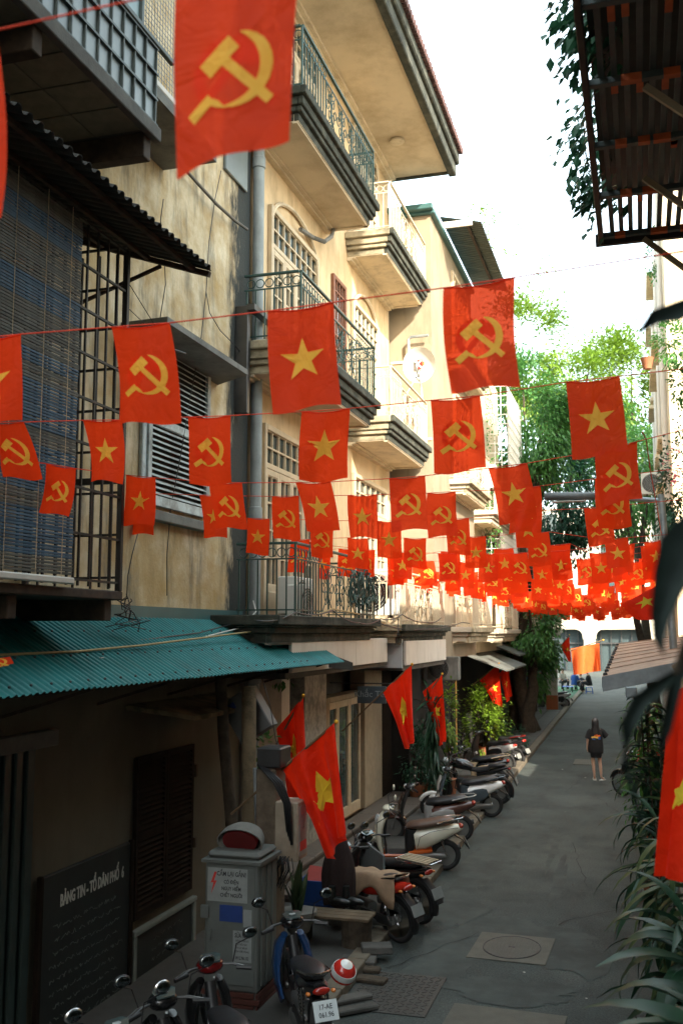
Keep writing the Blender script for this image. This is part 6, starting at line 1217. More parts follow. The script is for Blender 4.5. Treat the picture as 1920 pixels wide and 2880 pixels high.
PLT = [ # right-hand planting, near to far: base xyz, height, leaves, L, width, material, label
 ((.5, 4.7, 0), 2.0, 34, .75, .1, 'leaf_strap', 'broad leaved dracaena at the bottom right corner of the picture', (2.4, 4.2)),
 ((.32, 4.3, 0), 1.35, 30, .75, .12, 'leaf_strap', 'lowest dark rosette of wide leaves at the bottom right', (2.0, 4.4)),
 ((.42, 5.7, 0), 2.1, 26, .7, .095, 'leaf_strap', 'bright green dracaena with arching leaves below the right flag', (2.2, 4.3)),
 ((.3, 7.2, 0), 2.1, 44, .7, .075, 'leaf_strap', 'drooping dracaena whose leaves hang in front of the white post', (2.0, 4.6)),
 ((.3, 8.8, 0), 2.4, 40, .7, .065, 'leaf_pale', 'dracaena with pale striped arching leaves over the road', (2.3, 4.0)),
 ((.15, 10.6, 0), 2.3, 48, .65, .06, 'leaf_strap', 'dark dracaena between the striped leaves and the red motorbike', (1.8, 4.8)),
 ((.12, 13.2, 0), 2.5, 60, .6, .055, 'leaf_strap', 'tall many leaved dracaena under the brown awning', (0, 6.28)),
 ((.05, 15.8, 0), 2.7, 60, .6, .055, 'leaf_strap', 'tall dracaena with hanging skirts of leaves beside the lamp post', (0, 6.28)),
 ((.1, 18.8, 0), 2.6, 50, .6, .055, 'leaf', 'green dracaena behind the red motorbike', (0, 6.28)),
 ((.2, 22.0, 0), 2.3, 36, .5, .05, 'leaf_strap', 'farthest dracaena of the right planting', (0, 6.28))]
for i, (bs, h, n, L, wd, mn, lab, sp_) in enumerate(PLT): strap_plant(lab, bs, h, n, L, wd, M[mn], 80+i, stems=2, spread=sp_, group=GD, up=(-.7, .9), top=.55, pot=pot(M['terra']))
pts, _ = blob_pts((.1, 20.5, 1.3), (.5, 1.8, 1.2), 1500, 90, clumps=18); o = bpy.data.objects.new('right_shrub', leaves_mesh('shrub', pts, M['leaf'], (.07, .14), .45, .4, 90)); link(o, None, (0, 0, 0)); tag(o, 'green shrub mass around the right hand motorbikes', 'shrub')
for (i, (u, v, y, r, n, mm, lab)) in enumerate(((1880, 975, 20, (.33, .4, .5), 700, 'leaf', 'leafy balcony plant in a hanging pot high on the right terrace'), (1895, 1390, 19, (.42, .6, 1.15), 1900, 'leaf_dk', 'tall bushy plant growing from the blue pot beside the lamp post'), (1905, 1080, 18, (.1, .3, .45), 260, 'leaf', 'green sprays at the right edge below the balcony plant'), (1835, 730, 27, (.25, .4, .9), 260, 'leaf', 'vine trailing down the terrace below the slatted canopy'), (1715, 1470, 36, (.75, .6, 1.0), 900, 'leaf', 'distant potted greenery between the flags on the right'))):
    pts, _ = blob_pts(W2(u, v, y), r, n, 95+i, clumps=16); t = thing('balcony_plant', lab, 'plant', W2(u, v, y), 'balcony plants on the right'); o = bpy.data.objects.new('foliage', leaves_mesh('foliage', pts, M[mm], (.06, .12), .5, .3, 95+i)); link(o, t, (0, 0, 0)); o['kind'] = 'stuff'
    if i == 0: b = MB(); b.lathe([(.08, -.2), (.12, 0), (.13, .02), (0, .02)], 14, W2(1818, 1010, 20)); b.build('pot', M['terra'], t, True)
    if i == 1:
        c = W2(1903, 1500, 19); b = MB(); b.lathe([(.17, -.22), (.2, .1), (.22, .1), (.22, .14), (.19, .14), (0, .12)], 16, c); b.build('pot', M['bluepot'], t, True); pk, _ = blob_pts(W2(1905, 1310, 19), (.25, .3, .35), 90, 99); o = bpy.data.objects.new('blossom', leaves_mesh('blossom', pk, M['pink'], (.04, .07), .8, .2, 99)); link(o, t, (0, 0, 0)); o['kind'] = 'stuff'
        b = MB(); b.bbox(c[0]-.3, 1.0, c[1]-.3, c[1]+.5, c[2]-.3, c[2]-.22, .01); b.build('shelf', M['conc'], t)
# dark leaves hanging right in front of the lens
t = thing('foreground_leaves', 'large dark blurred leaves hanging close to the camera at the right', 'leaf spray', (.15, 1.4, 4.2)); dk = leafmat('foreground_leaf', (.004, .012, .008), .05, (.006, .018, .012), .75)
def ribbon(px, y, wpx, name):
    b = MB(); P = [PY(u, v, y) for u, v in px]; vs = []
    for i, p in enumerate(P):
        a, c = P[max(i-1, 0)], P[min(i+1, len(P)-1)]; d = (c-a).normalized(); s = d.cross(Vector((0, 1, 0))).normalized(); w_ = wpx[i]*y/2800/2; vs += [p+s*w_+Vector((0, -.02, 0)), p, p-s*w_+Vector((0, -.02, 0))]
    b.add(vs, [q for i in range(len(P)-1) for q in ((i*3, i*3+1, i*3+4, i*3+3), (i*3+1, i*3+2, i*3+5, i*3+4))]); b.build(name, dk, t, 'all')
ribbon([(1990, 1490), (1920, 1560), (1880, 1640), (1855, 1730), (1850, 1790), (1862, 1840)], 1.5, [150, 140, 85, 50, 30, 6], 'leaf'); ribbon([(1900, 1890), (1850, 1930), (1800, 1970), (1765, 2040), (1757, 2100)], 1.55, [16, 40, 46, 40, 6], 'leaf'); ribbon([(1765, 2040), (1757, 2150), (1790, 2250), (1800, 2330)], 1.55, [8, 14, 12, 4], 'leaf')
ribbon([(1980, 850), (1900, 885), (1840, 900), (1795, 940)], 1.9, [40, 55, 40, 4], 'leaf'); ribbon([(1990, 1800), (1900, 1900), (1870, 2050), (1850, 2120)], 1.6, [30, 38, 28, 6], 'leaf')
b = MB(); b.tube([PY(1990, 1450, 1.5), PY(1960, 1700, 1.5), PY(1900, 1890, 1.53)], .006, 6); b.build('stem', M['trunk'], t)
# left side plants
strap_plant('snake plant with yellow edged upright leaves in a grey pot', (-4.0, 11.65, .42), .02, 10, .62, .075, leafmat('snake_leaf', (.02, .05, .02), .1, (.06, .09, .035)), 120, spread=(0, 6.28), up=(1.25, 1.5), pot=lambda t, B: MB().lathe([(.13, -.0), (.2, .2), (.22, .2), (.22, .24), (.19, .24), (0, .2)], 16, (B.x, B.y, B.z-.1)).build('pot', M['conc'], t, True), name='snake_plant', bend=.25)
HP = thing('tall_hanging_plant', 'tall dracaena with a long skirt of drooping leaves by the house pillar', 'plant', (-4.75, 22.9, .2)); q = random.Random(5); Bp = Vector((-4.6, 22.6, .3)); C0 = Vector(PY(1215, 2010, 21.5))
b = MB(); b.tube([Bp, Bp.lerp(C0, .5)+Vector((.05, 0, 0)), C0+Vector((0, 0, .4))], [.035, .03, .02], 8); b.build('stem', M['trunk'], HP, True)
skl = [strap_me(.55*s, .06, c, M['leaf_strap']) for s, c in ((1, 1.0), (.85, 1.5), (1.1, .6))]
for i in range(120):
    f = i/120; p = C0+Vector((q.uniform(-.08, .08), q.uniform(-.08, .08), .35-1.5*f)); inst(q.choice(skl), 'leaf', p, HP, rot=(q.uniform(-.3, .3), q.uniform(.5, 1.3) if f > .2 else q.uniform(-1.2, .2), q.uniform(0, 6.28)), scale=q.uniform(.8, 1.15))
for (lab, c, r, n, m, L, s) in (('sunlit leafy bush between the parked scooters and the flags', W2(1362, 2060, 30.2), (.6, .8, 1.35), 3200, 'leaf_lt', (.09, .17), 131), ('small dark shrub at the foot of the tall hanging plant', W2(1170, 2150, 22.3), (.35, .5, .75), 1300, 'leaf_dk', (.07, .12), 132), ('ferny dark plant low behind the white electric scooter', W2(1200, 2215, 22.6), (.45, .5, .35), 900, 'leaf_dk', (.08, .14), 133), ('sprays lit yellow beside the tall hanging plant', W2(1262, 2020, 23.4), (.16, .3, .9), 420, 'leaf_lt', (.09, .16), 134), ('dark green shrub behind the last kerbside scooters', W2(1440, 2090, 33.5), (.5, .8, .8), 1500, 'leaf_dk', (.08, .15), 135), ('potted dark shrub near the sunlit bush foot', W2(1400, 2130, 29.3), (.25, .3, .45), 500, 'leaf_dk', (.07, .12), 136)):
    t = thing('leafy_bush', lab, 'bush', (c[0], c[1], .12), 'bushes on the left pavement'); pts, cs = blob_pts(c, r, n, s, hollow=.3, clumps=22); o = bpy.data.objects.new('foliage', leaves_mesh('foliage', pts, M[m], L, .42, .35, s)); link(o, t, (0, 0, 0)); o['kind'] = 'stuff'
    for p in cs[::4]: b = MB(); b.tube([(c[0], c[1], .2), Vector((c[0], c[1], .3)).lerp(p, .6), p], [.02, .012, .005], 5); b.build('branch', M['trunk'], t)
    b = MB(); b.lathe([(.13, .1), (.19, .42), (.2, .45), (0, .43)], 14, (c[0], c[1], 0)); b.build('pot', M['terra'], t, True)
t = thing('old_street_tree', 'dark leaning tree trunk rising from the left pavement', 'tree', (-4.05, 38.2, 0))
b = MB(); b.tube([PZ(1492, 2062), PY(1478, 2010, 38.3), PY(1462, 1930, 38.3), PY(1450, 1830, 38.3), PY(1470, 1740, 38.3)], [.42, .28, .25, .24, .2], 12); b.build('trunk', M['trunk'], t, True)
# wisps of creeper hanging under the teal awning
for k, (u, v, y, lab) in enumerate(((800, 1905, 13.6, 'pale leaves dangling under the teal awning end'), (748, 2110, 12.4, 'small green plant on top of the meter pillar'))):
    pts, _ = blob_pts(W2(u, v, y), (.2, .2, .12 if k == 0 else .25), 22 if k == 0 else 90, 150+k, clumps=6); o = bpy.data.objects.new('leaf_sprig', leaves_mesh('sprig', pts, M['leaf'], (.08, .14), .5, .2, k)); link(o, None, (0, 0, 0)); tag(o, lab, 'plant')
# =================================================================== people
skin_m = mat('skin', (.6, .37, .26), rough=.55, var=.05); hair_m = mat('black_hair', (.012, .012, .014), rough=.4, bump=.6, bscale=60)
def skin_body(J, E_, root, name='body', m=None, levels=1):
    """J: name -> (x, y, z, r); E_: edges by name; one continuous skinned surface"""
    ks = list(J); me = bpy.data.meshes.new('skin'); me.from_pydata([J[k][:3] for k in ks], [(ks.index(a), ks.index(b)) for a, b in E_], []); o = bpy.data.objects.new('skin', me); C.objects.link(o)
    sk = o.modifiers.new('s', 'SKIN'); sk.use_smooth_shade = True
    for i, k in enumerate(ks):
        r = J[k][3]; v = me.skin_vertices[0].data[i]; v.radius = r if hasattr(r, '__len__') else (r, r); v.use_root = (i == 0)
    su = o.modifiers.new('u', 'SUBSURF'); su.levels = levels; su.render_levels = levels
    dg = bpy.context.evaluated_depsgraph_get(); dg.update(); nm = bpy.data.meshes.new_from_object(o.evaluated_get(dg)); bpy.data.objects.remove(o); nm.materials.clear(); nm.materials.append(m or skin_m); nm.name = name
    nm.polygons.foreach_set('use_smooth', [True]*len(nm.polygons)); ob = bpy.data.objects.new(name, nm); ob.parent = root; C.objects.link(ob); WP[ob] = WP[root].copy(); return ob
def hand(J, E_, wr, s, d, nm):
    """five unequal bent fingers growing from the wrist joint; d = finger direction"""
    w = Vector(J[wr][:3]); d = Vector(d).normalized(); side = d.cross(Vector((0, s, .2))).normalized()
    p = w+d*.045; J[nm+'p'] = (*p, .026); E_.append((wr, nm+'p'))
    for k, (o, L) in enumerate(((-.027, .062), (-.009, .074), (.009, .07), (.026, .055))):
        b_ = p+d*.035+side*o; m_ = b_+d*L*.5+Vector((0, -s*.006, 0)); e = m_+d*L*.45+Vector((0, -s*.018, 0))
        J[f'{nm}{k}a'] = (*b_, .0095); J[f'{nm}{k}b'] = (*m_, .0085); J[f'{nm}{k}c'] = (*e, .007); E_ += [(nm+'p', f'{nm}{k}a'), (f'{nm}{k}a', f'{nm}{k}b'), (f'{nm}{k}b', f'{nm}{k}c')]
    b_ = w+d*.03-side*.03; e = b_+d*.04-side*.018+Vector((0, -s*.012, 0)); J[nm+'t'] = (*b_, .011); J[nm+'u'] = (*e, .009); E_ += [(wr, nm+'t'), (nm+'t', nm+'u')]
def head(root, hx, hz, hy=0.0):
    for s in (-1, 1): b = MB(); b.ball((hx+.082, hy+s*.032, hz+.012), (.008, .013, .008), 8, 6); b.build('eye', M['ink'], root, True)
    b = MB(); b.ball((hx+.092, hy, hz-.018), (.016, .013, .022), 8, 6); b.build('nose', skin_m, root, True); b = MB(); b.ball((hx+.078, hy, hz-.052), (.01, .024, .006), 8, 6); b.build('mouth', M['redwood'], root, True)
    for s in (-1, 1): b = MB(); b.ball((hx, hy+s*.078, hz), (.02, .01, .03), 8, 6); b.build('ear', skin_m, root, True)
P1 = thing('person', 'person in a long black printed T-shirt and pale sandals walking away up the road', 'person', (0, 0, 0))
J = {'pel': (0, 0, .93, (.13, .1)), 'spi': (.01, 0, 1.12, (.11, .085)), 'che': (0, 0, 1.3, (.125, .09)), 'nek': (0, 0, 1.44, .048), 'nk2': (.012, 0, 1.49, .045), 'hd1': (.022, 0, 1.55, .075), 'hd2': (.02, 0, 1.61, .082), 'hd3': (.012, 0, 1.66, .06),
     'shl': (0, .155, 1.375, .052), 'ell': (-.03, .215, 1.12, .038), 'wrl': (.03, .235, .91, .024), 'shr': (0, -.155, 1.375, .052), 'elr': (.03, -.29, 1.19, .038), 'wrr': (.2, -.17, 1.24, .024),
     'hpl': (0, .085, .86, .085), 'knl': (.035, .085, .49, .05), 'cal': (-.015, .08, .36, .048), 'anl': (-.02, .06, .085, .03), 'bl': (.1, .055, .04, .028), 'tl': (.155, .055, .03, .022),
     'hpr': (0, -.085, .86, .085), 'knr': (.03, -.1, .49, .05), 'car': (-.03, -.11, .36, .048), 'anr': (-.05, -.12, .09, .03), 'br': (.03, -.18, .04, .028), 'tr': (.07, -.21, .03, .022)}
E_ = [('pel', 'spi'), ('spi', 'che'), ('che', 'nek'), ('nek', 'nk2'), ('nk2', 'hd1'), ('hd1', 'hd2'), ('hd2', 'hd3'), ('che', 'shl'), ('shl', 'ell'), ('ell', 'wrl'), ('che', 'shr'), ('shr', 'elr'), ('elr', 'wrr'), ('pel', 'hpl'), ('hpl', 'knl'), ('knl', 'cal'), ('cal', 'anl'), ('anl', 'bl'), ('bl', 'tl'), ('pel', 'hpr'), ('hpr', 'knr'), ('knr', 'car'), ('car', 'anr'), ('anr', 'br'), ('br', 'tr')]
hand(J, E_, 'wrl', 1, (.1, .0, -1), 'hl'); hand(J, E_, 'wrr', -1, (.9, .25, .2), 'hr'); skin_body(J, E_, P1); head(P1, .022, 1.6)
sm = mat('black_shirt', (.012, .012, .013), rough=.9, var=.2, scale=12, bump=.3, bscale=14); SH = [(0.0, .76, .205, .14), (0, .84, .215, .145), (-.005, .98, .205, .14), (-.005, 1.12, .19, .13), (-.005, 1.26, .19, .125), (-.005, 1.36, .175, .1), (0, 1.42, .12, .075), (.005, 1.455, .065, .06)]
b = MB(); b.loft([(*s, 2.6) for s in SH], 26, cap=False)
for i, v in enumerate(b.v):
    if v.z < .9: a = math.atan2(v.y, v.x); v.x += .012*math.sin(5*a); v.y += .012*math.cos(4*a); v.z += .02*math.sin(a+1)
b.build('shirt', sm, P1, 'all')
for s, el in ((1, (-.02, .225, 1.13)), (-1, (.03, -.30, 1.2))):
    b = MB(); a = Vector((0, s*.12, 1.385)); e = Vector(el); b.tube([a, a.lerp(e, .35)+Vector((0, s*.01, .012)), a.lerp(e, .8), a.lerp(e, .98)], [.06, .078, .082, .086], 14, cap=False); b.build('sleeve', sm, P1, 'all')
def back_x(y, z):
    for k in range(len(SH)-1):
        if SH[k][1] <= z <= SH[k+1][1]: f = (z-SH[k][1])/(SH[k+1][1]-SH[k][1]); hw = SH[k][2]*(1-f)+SH[k+1][2]*f; hh = SH[k][3]*(1-f)+SH[k+1][3]*f; return -.005-hh*max(0, 1-abs(y/hw)**2.6)**(1/2.6)-.004
    return -.14
fl = [mat('print_orange', (.75, .13, .01), rough=.8), mat('print_yellow', (.8, .5, .1), rough=.8), mat('print_blue', (.02, .1, .35), rough=.8)]
q = random.Random(4)
for nm, mi, shp in (('print_yellow', 1, [(.13, 1.19), (.11, 1.16), (-.06, 1.155), (-.09, 1.2), (.0, 1.225), (.1, 1.21)]), ('print_flame', 0, [(.05, 1.22), (.0, 1.2), (-.1, 1.21), (-.125, 1.235), (-.09, 1.26), (-.06, 1.245), (-.03, 1.275), (0, 1.25), (.03, 1.255)]), ('print_blue', 2, [(-.06, 1.2), (-.06, 1.13), (-.12, 1.13), (-.125, 1.21)]), ('print_blue', 2, [(.11, 1.15), (.1, 1.12), (.02, 1.12), (.02, 1.15)])):
    vs = [(back_x(y, z), y, z) for y, z in shp]; cy = sum(v[1] for v in vs)/len(vs); cz = sum(v[2] for v in vs)/len(vs); b = MB(); n = len(vs); b.add(vs+[(back_x(cy, cz)-.001, cy, cz)], [(i, (i+1) % n, n) for i in range(n)]); b.build(nm, fl[mi], P1)
b = MB(); b.loft([(.0, 1.715, .03, .03), (-.005, 1.69, .075, .08), (-.02, 1.62, .098, .098), (-.03, 1.54, .1, .085), (-.045, 1.45, .105, .07), (-.075, 1.36, .1, .05), (-.1, 1.28, .08, .03), (-.125, 1.22, .045, .012)], 20); b.build('hair', hair_m, P1, 'all')
b = MB(); b.loft([(0, .62, .14, .11, 2.6), (0, .8, .17, .12, 2.6), (0, .95, .15, .11, 2.6)], 16, cap=False); b.build('shorts', sm, P1, 'all')
for (x, y, a) in ((.055, .058, 0), (.0, -.155, -.55)):
    b = MB(); n0 = 0; b.bbox(-.13, .13, -.045, .045, 0, .025, .01); b.xf(Matrix.Translation((x, y, .0)) @ Matrix.Rotation(a, 4, 'Z')); sd = b.build('sandal', M['tinwhite'], P1); b = MB(); b.tube([(.04, -.045, .02), (.04, -.03, .06), (.05, 0, .07), (.04, .03, .06), (.04, .045, .02)], .012, 6); b.xf(Matrix.Translation((x, y, .0)) @ Matrix.Rotation(a, 4, 'Z')); b.build('strap', M['tinwhite'], sd, True)
P1.location = (-1.22, 27.3, .003); P1.rotation_euler = (0, 0, math.radians(97)); P1.scale = (.93,)*3
ph = MB(); ph.bbox(-.004, .004, -.035, .035, -.07, .07, .003); o = ph.build('mobile_phone', M['glass']); tag(o, 'phone held up by the walking person', 'phone'); o.location = P1.location+Vector((.13, .24, 1.2))
def stool(lab, c, m, s=.3, h=.28):
    t = thing('plastic_stool', lab, 'stool', (*c, 0), 'plastic stools at the street cafe'); x, y = c; b = MB(); b.bbox(x-s/2, x+s/2, y-s/2, y+s/2, h-.03, h, .01); b.build('seat', m, t)
    for i in (-1, 1):
        for j in (-1, 1): b = MB(); b.bar((x+i*s*.4, y+j*s*.4, h-.03), (x+i*s*.5, y+j*s*.5, 0), .035); b.build('leg', m, t)
    b = MB(); b.box(x-s*.45, x+s*.45, y-s*.46, y-s*.43, .1, .13); b.box(x-s*.45, x+s*.45, y+s*.43, y+s*.46, .1, .13); b.build('brace', m, t, kind='stuff'); return t
def seated(lab, c, shirt, heading, seat_h=.3, pants=None, sc=1.0):
    t = thing('person', lab, 'person', (0, 0, 0), 'people sitting at the far street cafe'); z = seat_h; J = {'pel': (0, 0, z+.1, (.14, .12)), 'spi': (.03, 0, z+.28, (.12, .095)), 'che': (.06, 0, z+.46, (.135, .1)), 'nek': (.09, 0, z+.6, .05), 'hd1': (.12, 0, z+.7, .075), 'hd2': (.12, 0, z+.77, .085), 'hd3': (.11, 0, z+.82, .06),
        'shl': (.06, .17, z+.52, .055), 'ell': (.12, .24, z+.28, .04), 'wrl': (.32, .18, z+.22, .026), 'shr': (.06, -.17, z+.52, .055), 'elr': (.12, -.24, z+.28, .04), 'wrr': (.32, -.18, z+.22, .026), 'hpl': (.05, .1, z+.07, .09), 'knl': (.42, .17, z+.2, .06), 'anl': (.36, .17, .09, .036), 'tol': (.52, .18, .04, .03), 'hpr': (.05, -.1, z+.07, .09), 'knr': (.42, -.17, z+.2, .06), 'anr': (.36, -.17, .09, .036), 'tor': (.52, -.18, .04, .03)}
    E_ = [('pel', 'spi'), ('spi', 'che'), ('che', 'nek'), ('nek', 'hd1'), ('hd1', 'hd2'), ('hd2', 'hd3'), ('che', 'shl'), ('shl', 'ell'), ('ell', 'wrl'), ('che', 'shr'), ('shr', 'elr'), ('elr', 'wrr'), ('pel', 'hpl'), ('hpl', 'knl'), ('knl', 'anl'), ('anl', 'tol'), ('pel', 'hpr'), ('hpr', 'knr'), ('knr', 'anr'), ('anr', 'tor')]
    hand(J, E_, 'wrl', 1, (1, -.2, -.1), 'hl'); hand(J, E_, 'wrr', -1, (1, .2, -.1), 'hr'); skin_body(J, E_, t); head(t, .12, z+.76)
    b = MB(); b.loft([(-.01, z-.0, .17, .14, 2.4), (.0, z+.15, .165, .135, 2.4), (.03, z+.32, .165, .125, 2.4), (.06, z+.48, .19, .12, 2.4), (.08, z+.57, .12, .08, 2.2)], 16, cap=False); b.build('shirt', shirt, t, 'all')
    for s in (-1, 1):
        b = MB(); a = Vector((.06, s*.14, z+.53)); e = Vector((.12, s*.24, z+.28)); b.tube([a, a.lerp(e, .5), e], [.065, .07, .065], 10, cap=False); b.build('sleeve', shirt, t, 'all')
        b = MB(); b.tube([(.02, s*.1, z+.08), (.42, s*.17, z+.2), (.44, s*.17, z+.14), (.37, s*.17, .14)], [.1, .078, .07, .055], 10); b.build('trouser_leg', pants or M['ink'], t, 'all')
    b = MB(); b.ball((.1, 0, z+.79), (.092, .088, .085)); b.build('hair', hair_m, t, True); t.location = (*c, 0); t.rotation_euler = (0, 0, heading); t.scale = (sc,)*3; return t
stool('blue plastic stool under the man in the dark shirt', (-3.18, 64.6), mat('blue_plastic', (.02, .13, .6), rough=.4), .42, .4); seated('person in a dark shirt sitting on the blue stool at the road edge', (-3.15, 64.6), mat('charcoal_shirt', (.02, .022, .025), rough=.9), math.radians(170), .42, sc=1.15)
stool('green plastic stool left of the blue one', (-4.15, 65.5), mat('green_plastic', (.03, .25, .12), rough=.4), .42, .4); seated('person in a blue top sitting on the green stool', (-4.15, 65.6), mat('blue_top', (.02, .08, .3), rough=.9), math.radians(60), .42, sc=1.1)
stool('grey stool behind the cafe table', (-4.6, 67.4), M['galv'], .42, .4); seated('person in a white top facing the camera in the cafe', (-5.0, 66.8), mat('white_top', (.6, .58, .52), rough=.9), math.radians(-60), .42, sc=1.15); seated('person bending low between the two stools', (-3.75, 66.6), M['ink'], math.radians(120), .3)
t = thing('cafe_table', 'small low blue table at the far street cafe', 'table', (-4.4, 63.9, 0)); b = MB(); b.bbox(-4.75, -4.1, 63.6, 64.2, .42, .46, .01); b.build('tabletop', MATS['blue_plastic'], t)
for i in (-4.7, -4.15):
    for j in (63.65, 64.15): b = MB(); b.bar((i, j, .42), (i, j, 0), .04); b.build('leg', M['steel'], t)
b = MB(); b.box(-5.6, -3.62, 58, 70, .102, .11); tag(b.build('green_mat', mat('green_mat', (.03, .12, .06), rough=.9)), 'green mat laid on the pavement by the cafe', 'mat')
# ------------------------------------------------------------------ far cabinet, ladder, bucket, hanging clothes
def cab_far():
    t = thing('brick_based_cabinet', 'tall narrow utility cabinet on an orange brick plinth on the far pavement', 'cabinet', (-4.2, 49.8, .1)); x0, x1, y0, y1 = -4.47, -3.93, 49.5, 49.95
    b = MB(); b.bbox(x0, x1, y0, y1, .1, .78, .01); b.build('plinth', M['terra'], t); bm_ = mat('orange_brick', (.42, .13, .05), rough=.85); k = MB(); k.bbox(-.085, .085, -.012, .012, 0, .055, .004); km, _ = k.mesh('brick', bm_, center=False)
    for r in range(10):
        for c in range(3): inst(km, 'brick', (x0+.09+c*.18, y0-.008, .12+r*.066), t)
    b = MB(); b.bbox(x0+.01, x1-.01, y0+.01, y1-.01, .78, 1.32, .01); b.bbox(x0, x1, y0, y1, 1.335, 2.55, .01); b.build('cabinet_body', mat('cabinet_beige', (.42, .4, .33), rough=.6), t); b = MB(); b.bbox(x0-.03, x1+.03, y0-.03, y1+.03, 2.55, 2.63, .01); b.build('cabinet_top', M['galv'], t)
    b = MB(); b.box(x0+.05, x1-.05, y0-.006, y0, 2.15, 2.45); b.build('notice', M['plate'], t); b = MB(); b.box(x0+.16, x1-.14, y0-.007, y0, 1.95, 2.11); b.build('blue_sticker', MATS['blue_plastic'], t); b = MB(); b.box(x0+.18, x0+.28, y0-.007, y0, 1.5, 1.8); b.box(x0+.32, x0+.42, y0-.007, y0, 1.45, 1.82); b.build('leaflet', M['galv'], t, kind='stuff')
cab_far()
t = thing('wooden_ladder', 'small orange wooden ladder rack by the far cabinet', 'ladder', (-5.1, 54, .1)); b = MB()
for x in (-5.35, -4.9): b = MB(); b.bbox(x-.03, x+.03, 53.95, 54.05, .1, 2.1, .005); b.build('rail', mat('orange_wood', (.4, .17, .06), rough=.7), t)
for k in range(6): b = MB(); b.bbox(-5.32, -4.93, 53.96, 54.04, .3+k*.33, .36+k*.33, .005); b.build('rung', MATS['orange_wood'], t)
b = MB(); b.lathe([(.15, 0), (.19, .4), (.2, .42), (.18, .4), (0, .1)], 16, (-5.0, 49.2, .1)); tag(b.build('white_bucket', M['tinwhite'], smooth=True), 'white bucket on the far pavement beside the blue clothes', 'bucket')
for i, (x, y, col, lab) in enumerate(((-4.95, 41.8, (.04, .12, .4), 'bright blue garment hanging beside the old tree'), (-4.8, 42.6, (.5, .58, .7), 'pale blue garment hanging past the old tree'), (-4.65, 43.4, (.02, .06, .2), 'navy garment hanging nearest the kerb'))):
    b = MB(); vs = []; n = 10
    for j in range(6):
        for k in range(n+1): vs.append((x+.3*(k/n-.5)+.01*j, y+.05*math.sin(k*1.9+j*.5), 1.9-j*.3))
    b.add(vs, [(j*(n+1)+k, j*(n+1)+k+1, (j+1)*(n+1)+k+1, (j+1)*(n+1)+k) for j in range(5) for k in range(n)]); o = b.build('hanging_garment', mat('garment_%d' % i, col, rough=.9), smooth='all'); tag(o, lab, 'garment'); md = o.modifiers.new('t', 'SOLIDIFY'); md.thickness = .02
b = MB(); b.bbox(-5.0, -4.3, 40.1, 40.16, .1, .95, .01); o = b.build('grey_planter_panel', M['galv']); tag(o, 'grey panel with faded number 12 behind the last scooters', 'panel'); text('number', '12', .3, face_my((-4.5, 40.09, .2)), M['pave'], None).parent = o
tn = [x for x in bpy.data.objects if x.name == 'number'][0]; tn.location = Vector((-4.5, 40.09, .2))-WP[o]
# ------------------------------------------------------------------ near utility cabinet, pillar, meters
CB = thing('grey_utility_cabinet', 'grey electric cabinet with a danger notice and flyers, on a brick base', 'cabinet', (-4.2, 10.1, 0)); cg = mat('cabinet_grey', (.125, .138, .128), rough=.55, var=.12, scale=3, dirt=(.09, .08, .07), dirt_amt=.4, stain=(.1, .09, .07), stain_amt=.3)
x0, x1, y0, y1 = -4.36, -3.78, 9.75, 10.3
b = MB(); b.bbox(x0, x1, y0, y1, .26, 1.5, .012); b.build('cabinet_body', cg, CB); b = MB(); b.slab([(x0-.03, y0-.04, 1.5), (x1+.04, y0-.04, 1.5), (x1+.04, y1+.03, 1.5), (x0-.03, y1+.03, 1.5)], (0, 0, .03)); b.bbox(x0, x1, y0+.03, y1, 1.53, 1.6, .03); b.build('cabinet_lid', cg, CB)
b = MB(); b.bbox(x0+.03, x1-.03, y0-.012, y0, .32, 1.46, .005); b.build('cabinet_door', cg, CB)
for k in range(3): b = MB(); b.bbox(x1, x1+.012, y0+.08+k*.15, y0+.15+k*.15, .3, 1.45, .004); b.build('side_rib', cg, CB)
bk_ = MB(); bk_.bbox(-.1, .1, -.012, .012, 0, .05, .004); bkm, _ = bk_.mesh('brick', mat('dark_red_brick', (.1, .03, .02), rough=.9, var=.3), center=False)
b = MB(); b.box(x0+.02, x1-.02, y0+.02, y1-.02, 0, .26); b.build('base_core', M['conc_dark'], CB)
for r in range(4):
    for c in range(3): inst(bkm, 'brick', (x0+.1+c*.2-(r % 2)*.06, y0+.01, .02+r*.06), CB); inst(bkm, 'brick', (x1-.01, y0+.1+c*.19, .02+r*.06), CB, rot=(0, 0, 1.571))
yy = y0-.014
def card(name, xa, xb, za, zb, m): b = MB(); b.box(xa, xb, yy-.003, yy, za, zb); return b.build(name, m, CB)
sw = mat('notice_white', (.28, .3, .29), rough=.6); card('danger_notice', x0+.035, x0+.47, 1.12, 1.45, sw)
for k, (s_, z, sz) in enumerate((('CẤM LẠI GẦN!', 1.375, .062), ('CÓ ĐIỆN', 1.3, .05), ('NGUY HIỂM', 1.235, .05), ('CHẾT NGƯỜI', 1.17, .05))): text('notice_text', s_, sz, face_my((x0+.295, yy-.004, z)), M['ink'], CB, .0008, xs=.78, bold=.0012)
b = MB(); b.slab([(x0+.11, yy-.0045, 1.41), (x0+.07, yy-.0045, 1.3), (x0+.1, yy-.0045, 1.305), (x0+.075, yy-.0045, 1.19), (x0+.135, yy-.0045, 1.325), (x0+.105, yy-.0045, 1.322), (x0+.135, yy-.0045, 1.41)], (0, -.001, 0)); b.build('lightning_mark', M['redink'], CB)
card('blue_label', x0+.17, x0+.42, .93, 1.09, M['blueink']); card('small_flyer', x0+.43, x0+.52, .89, 1.06, sw); card('house_repair_flyer', x0+.32, x0+.52, .55, .85, sw)
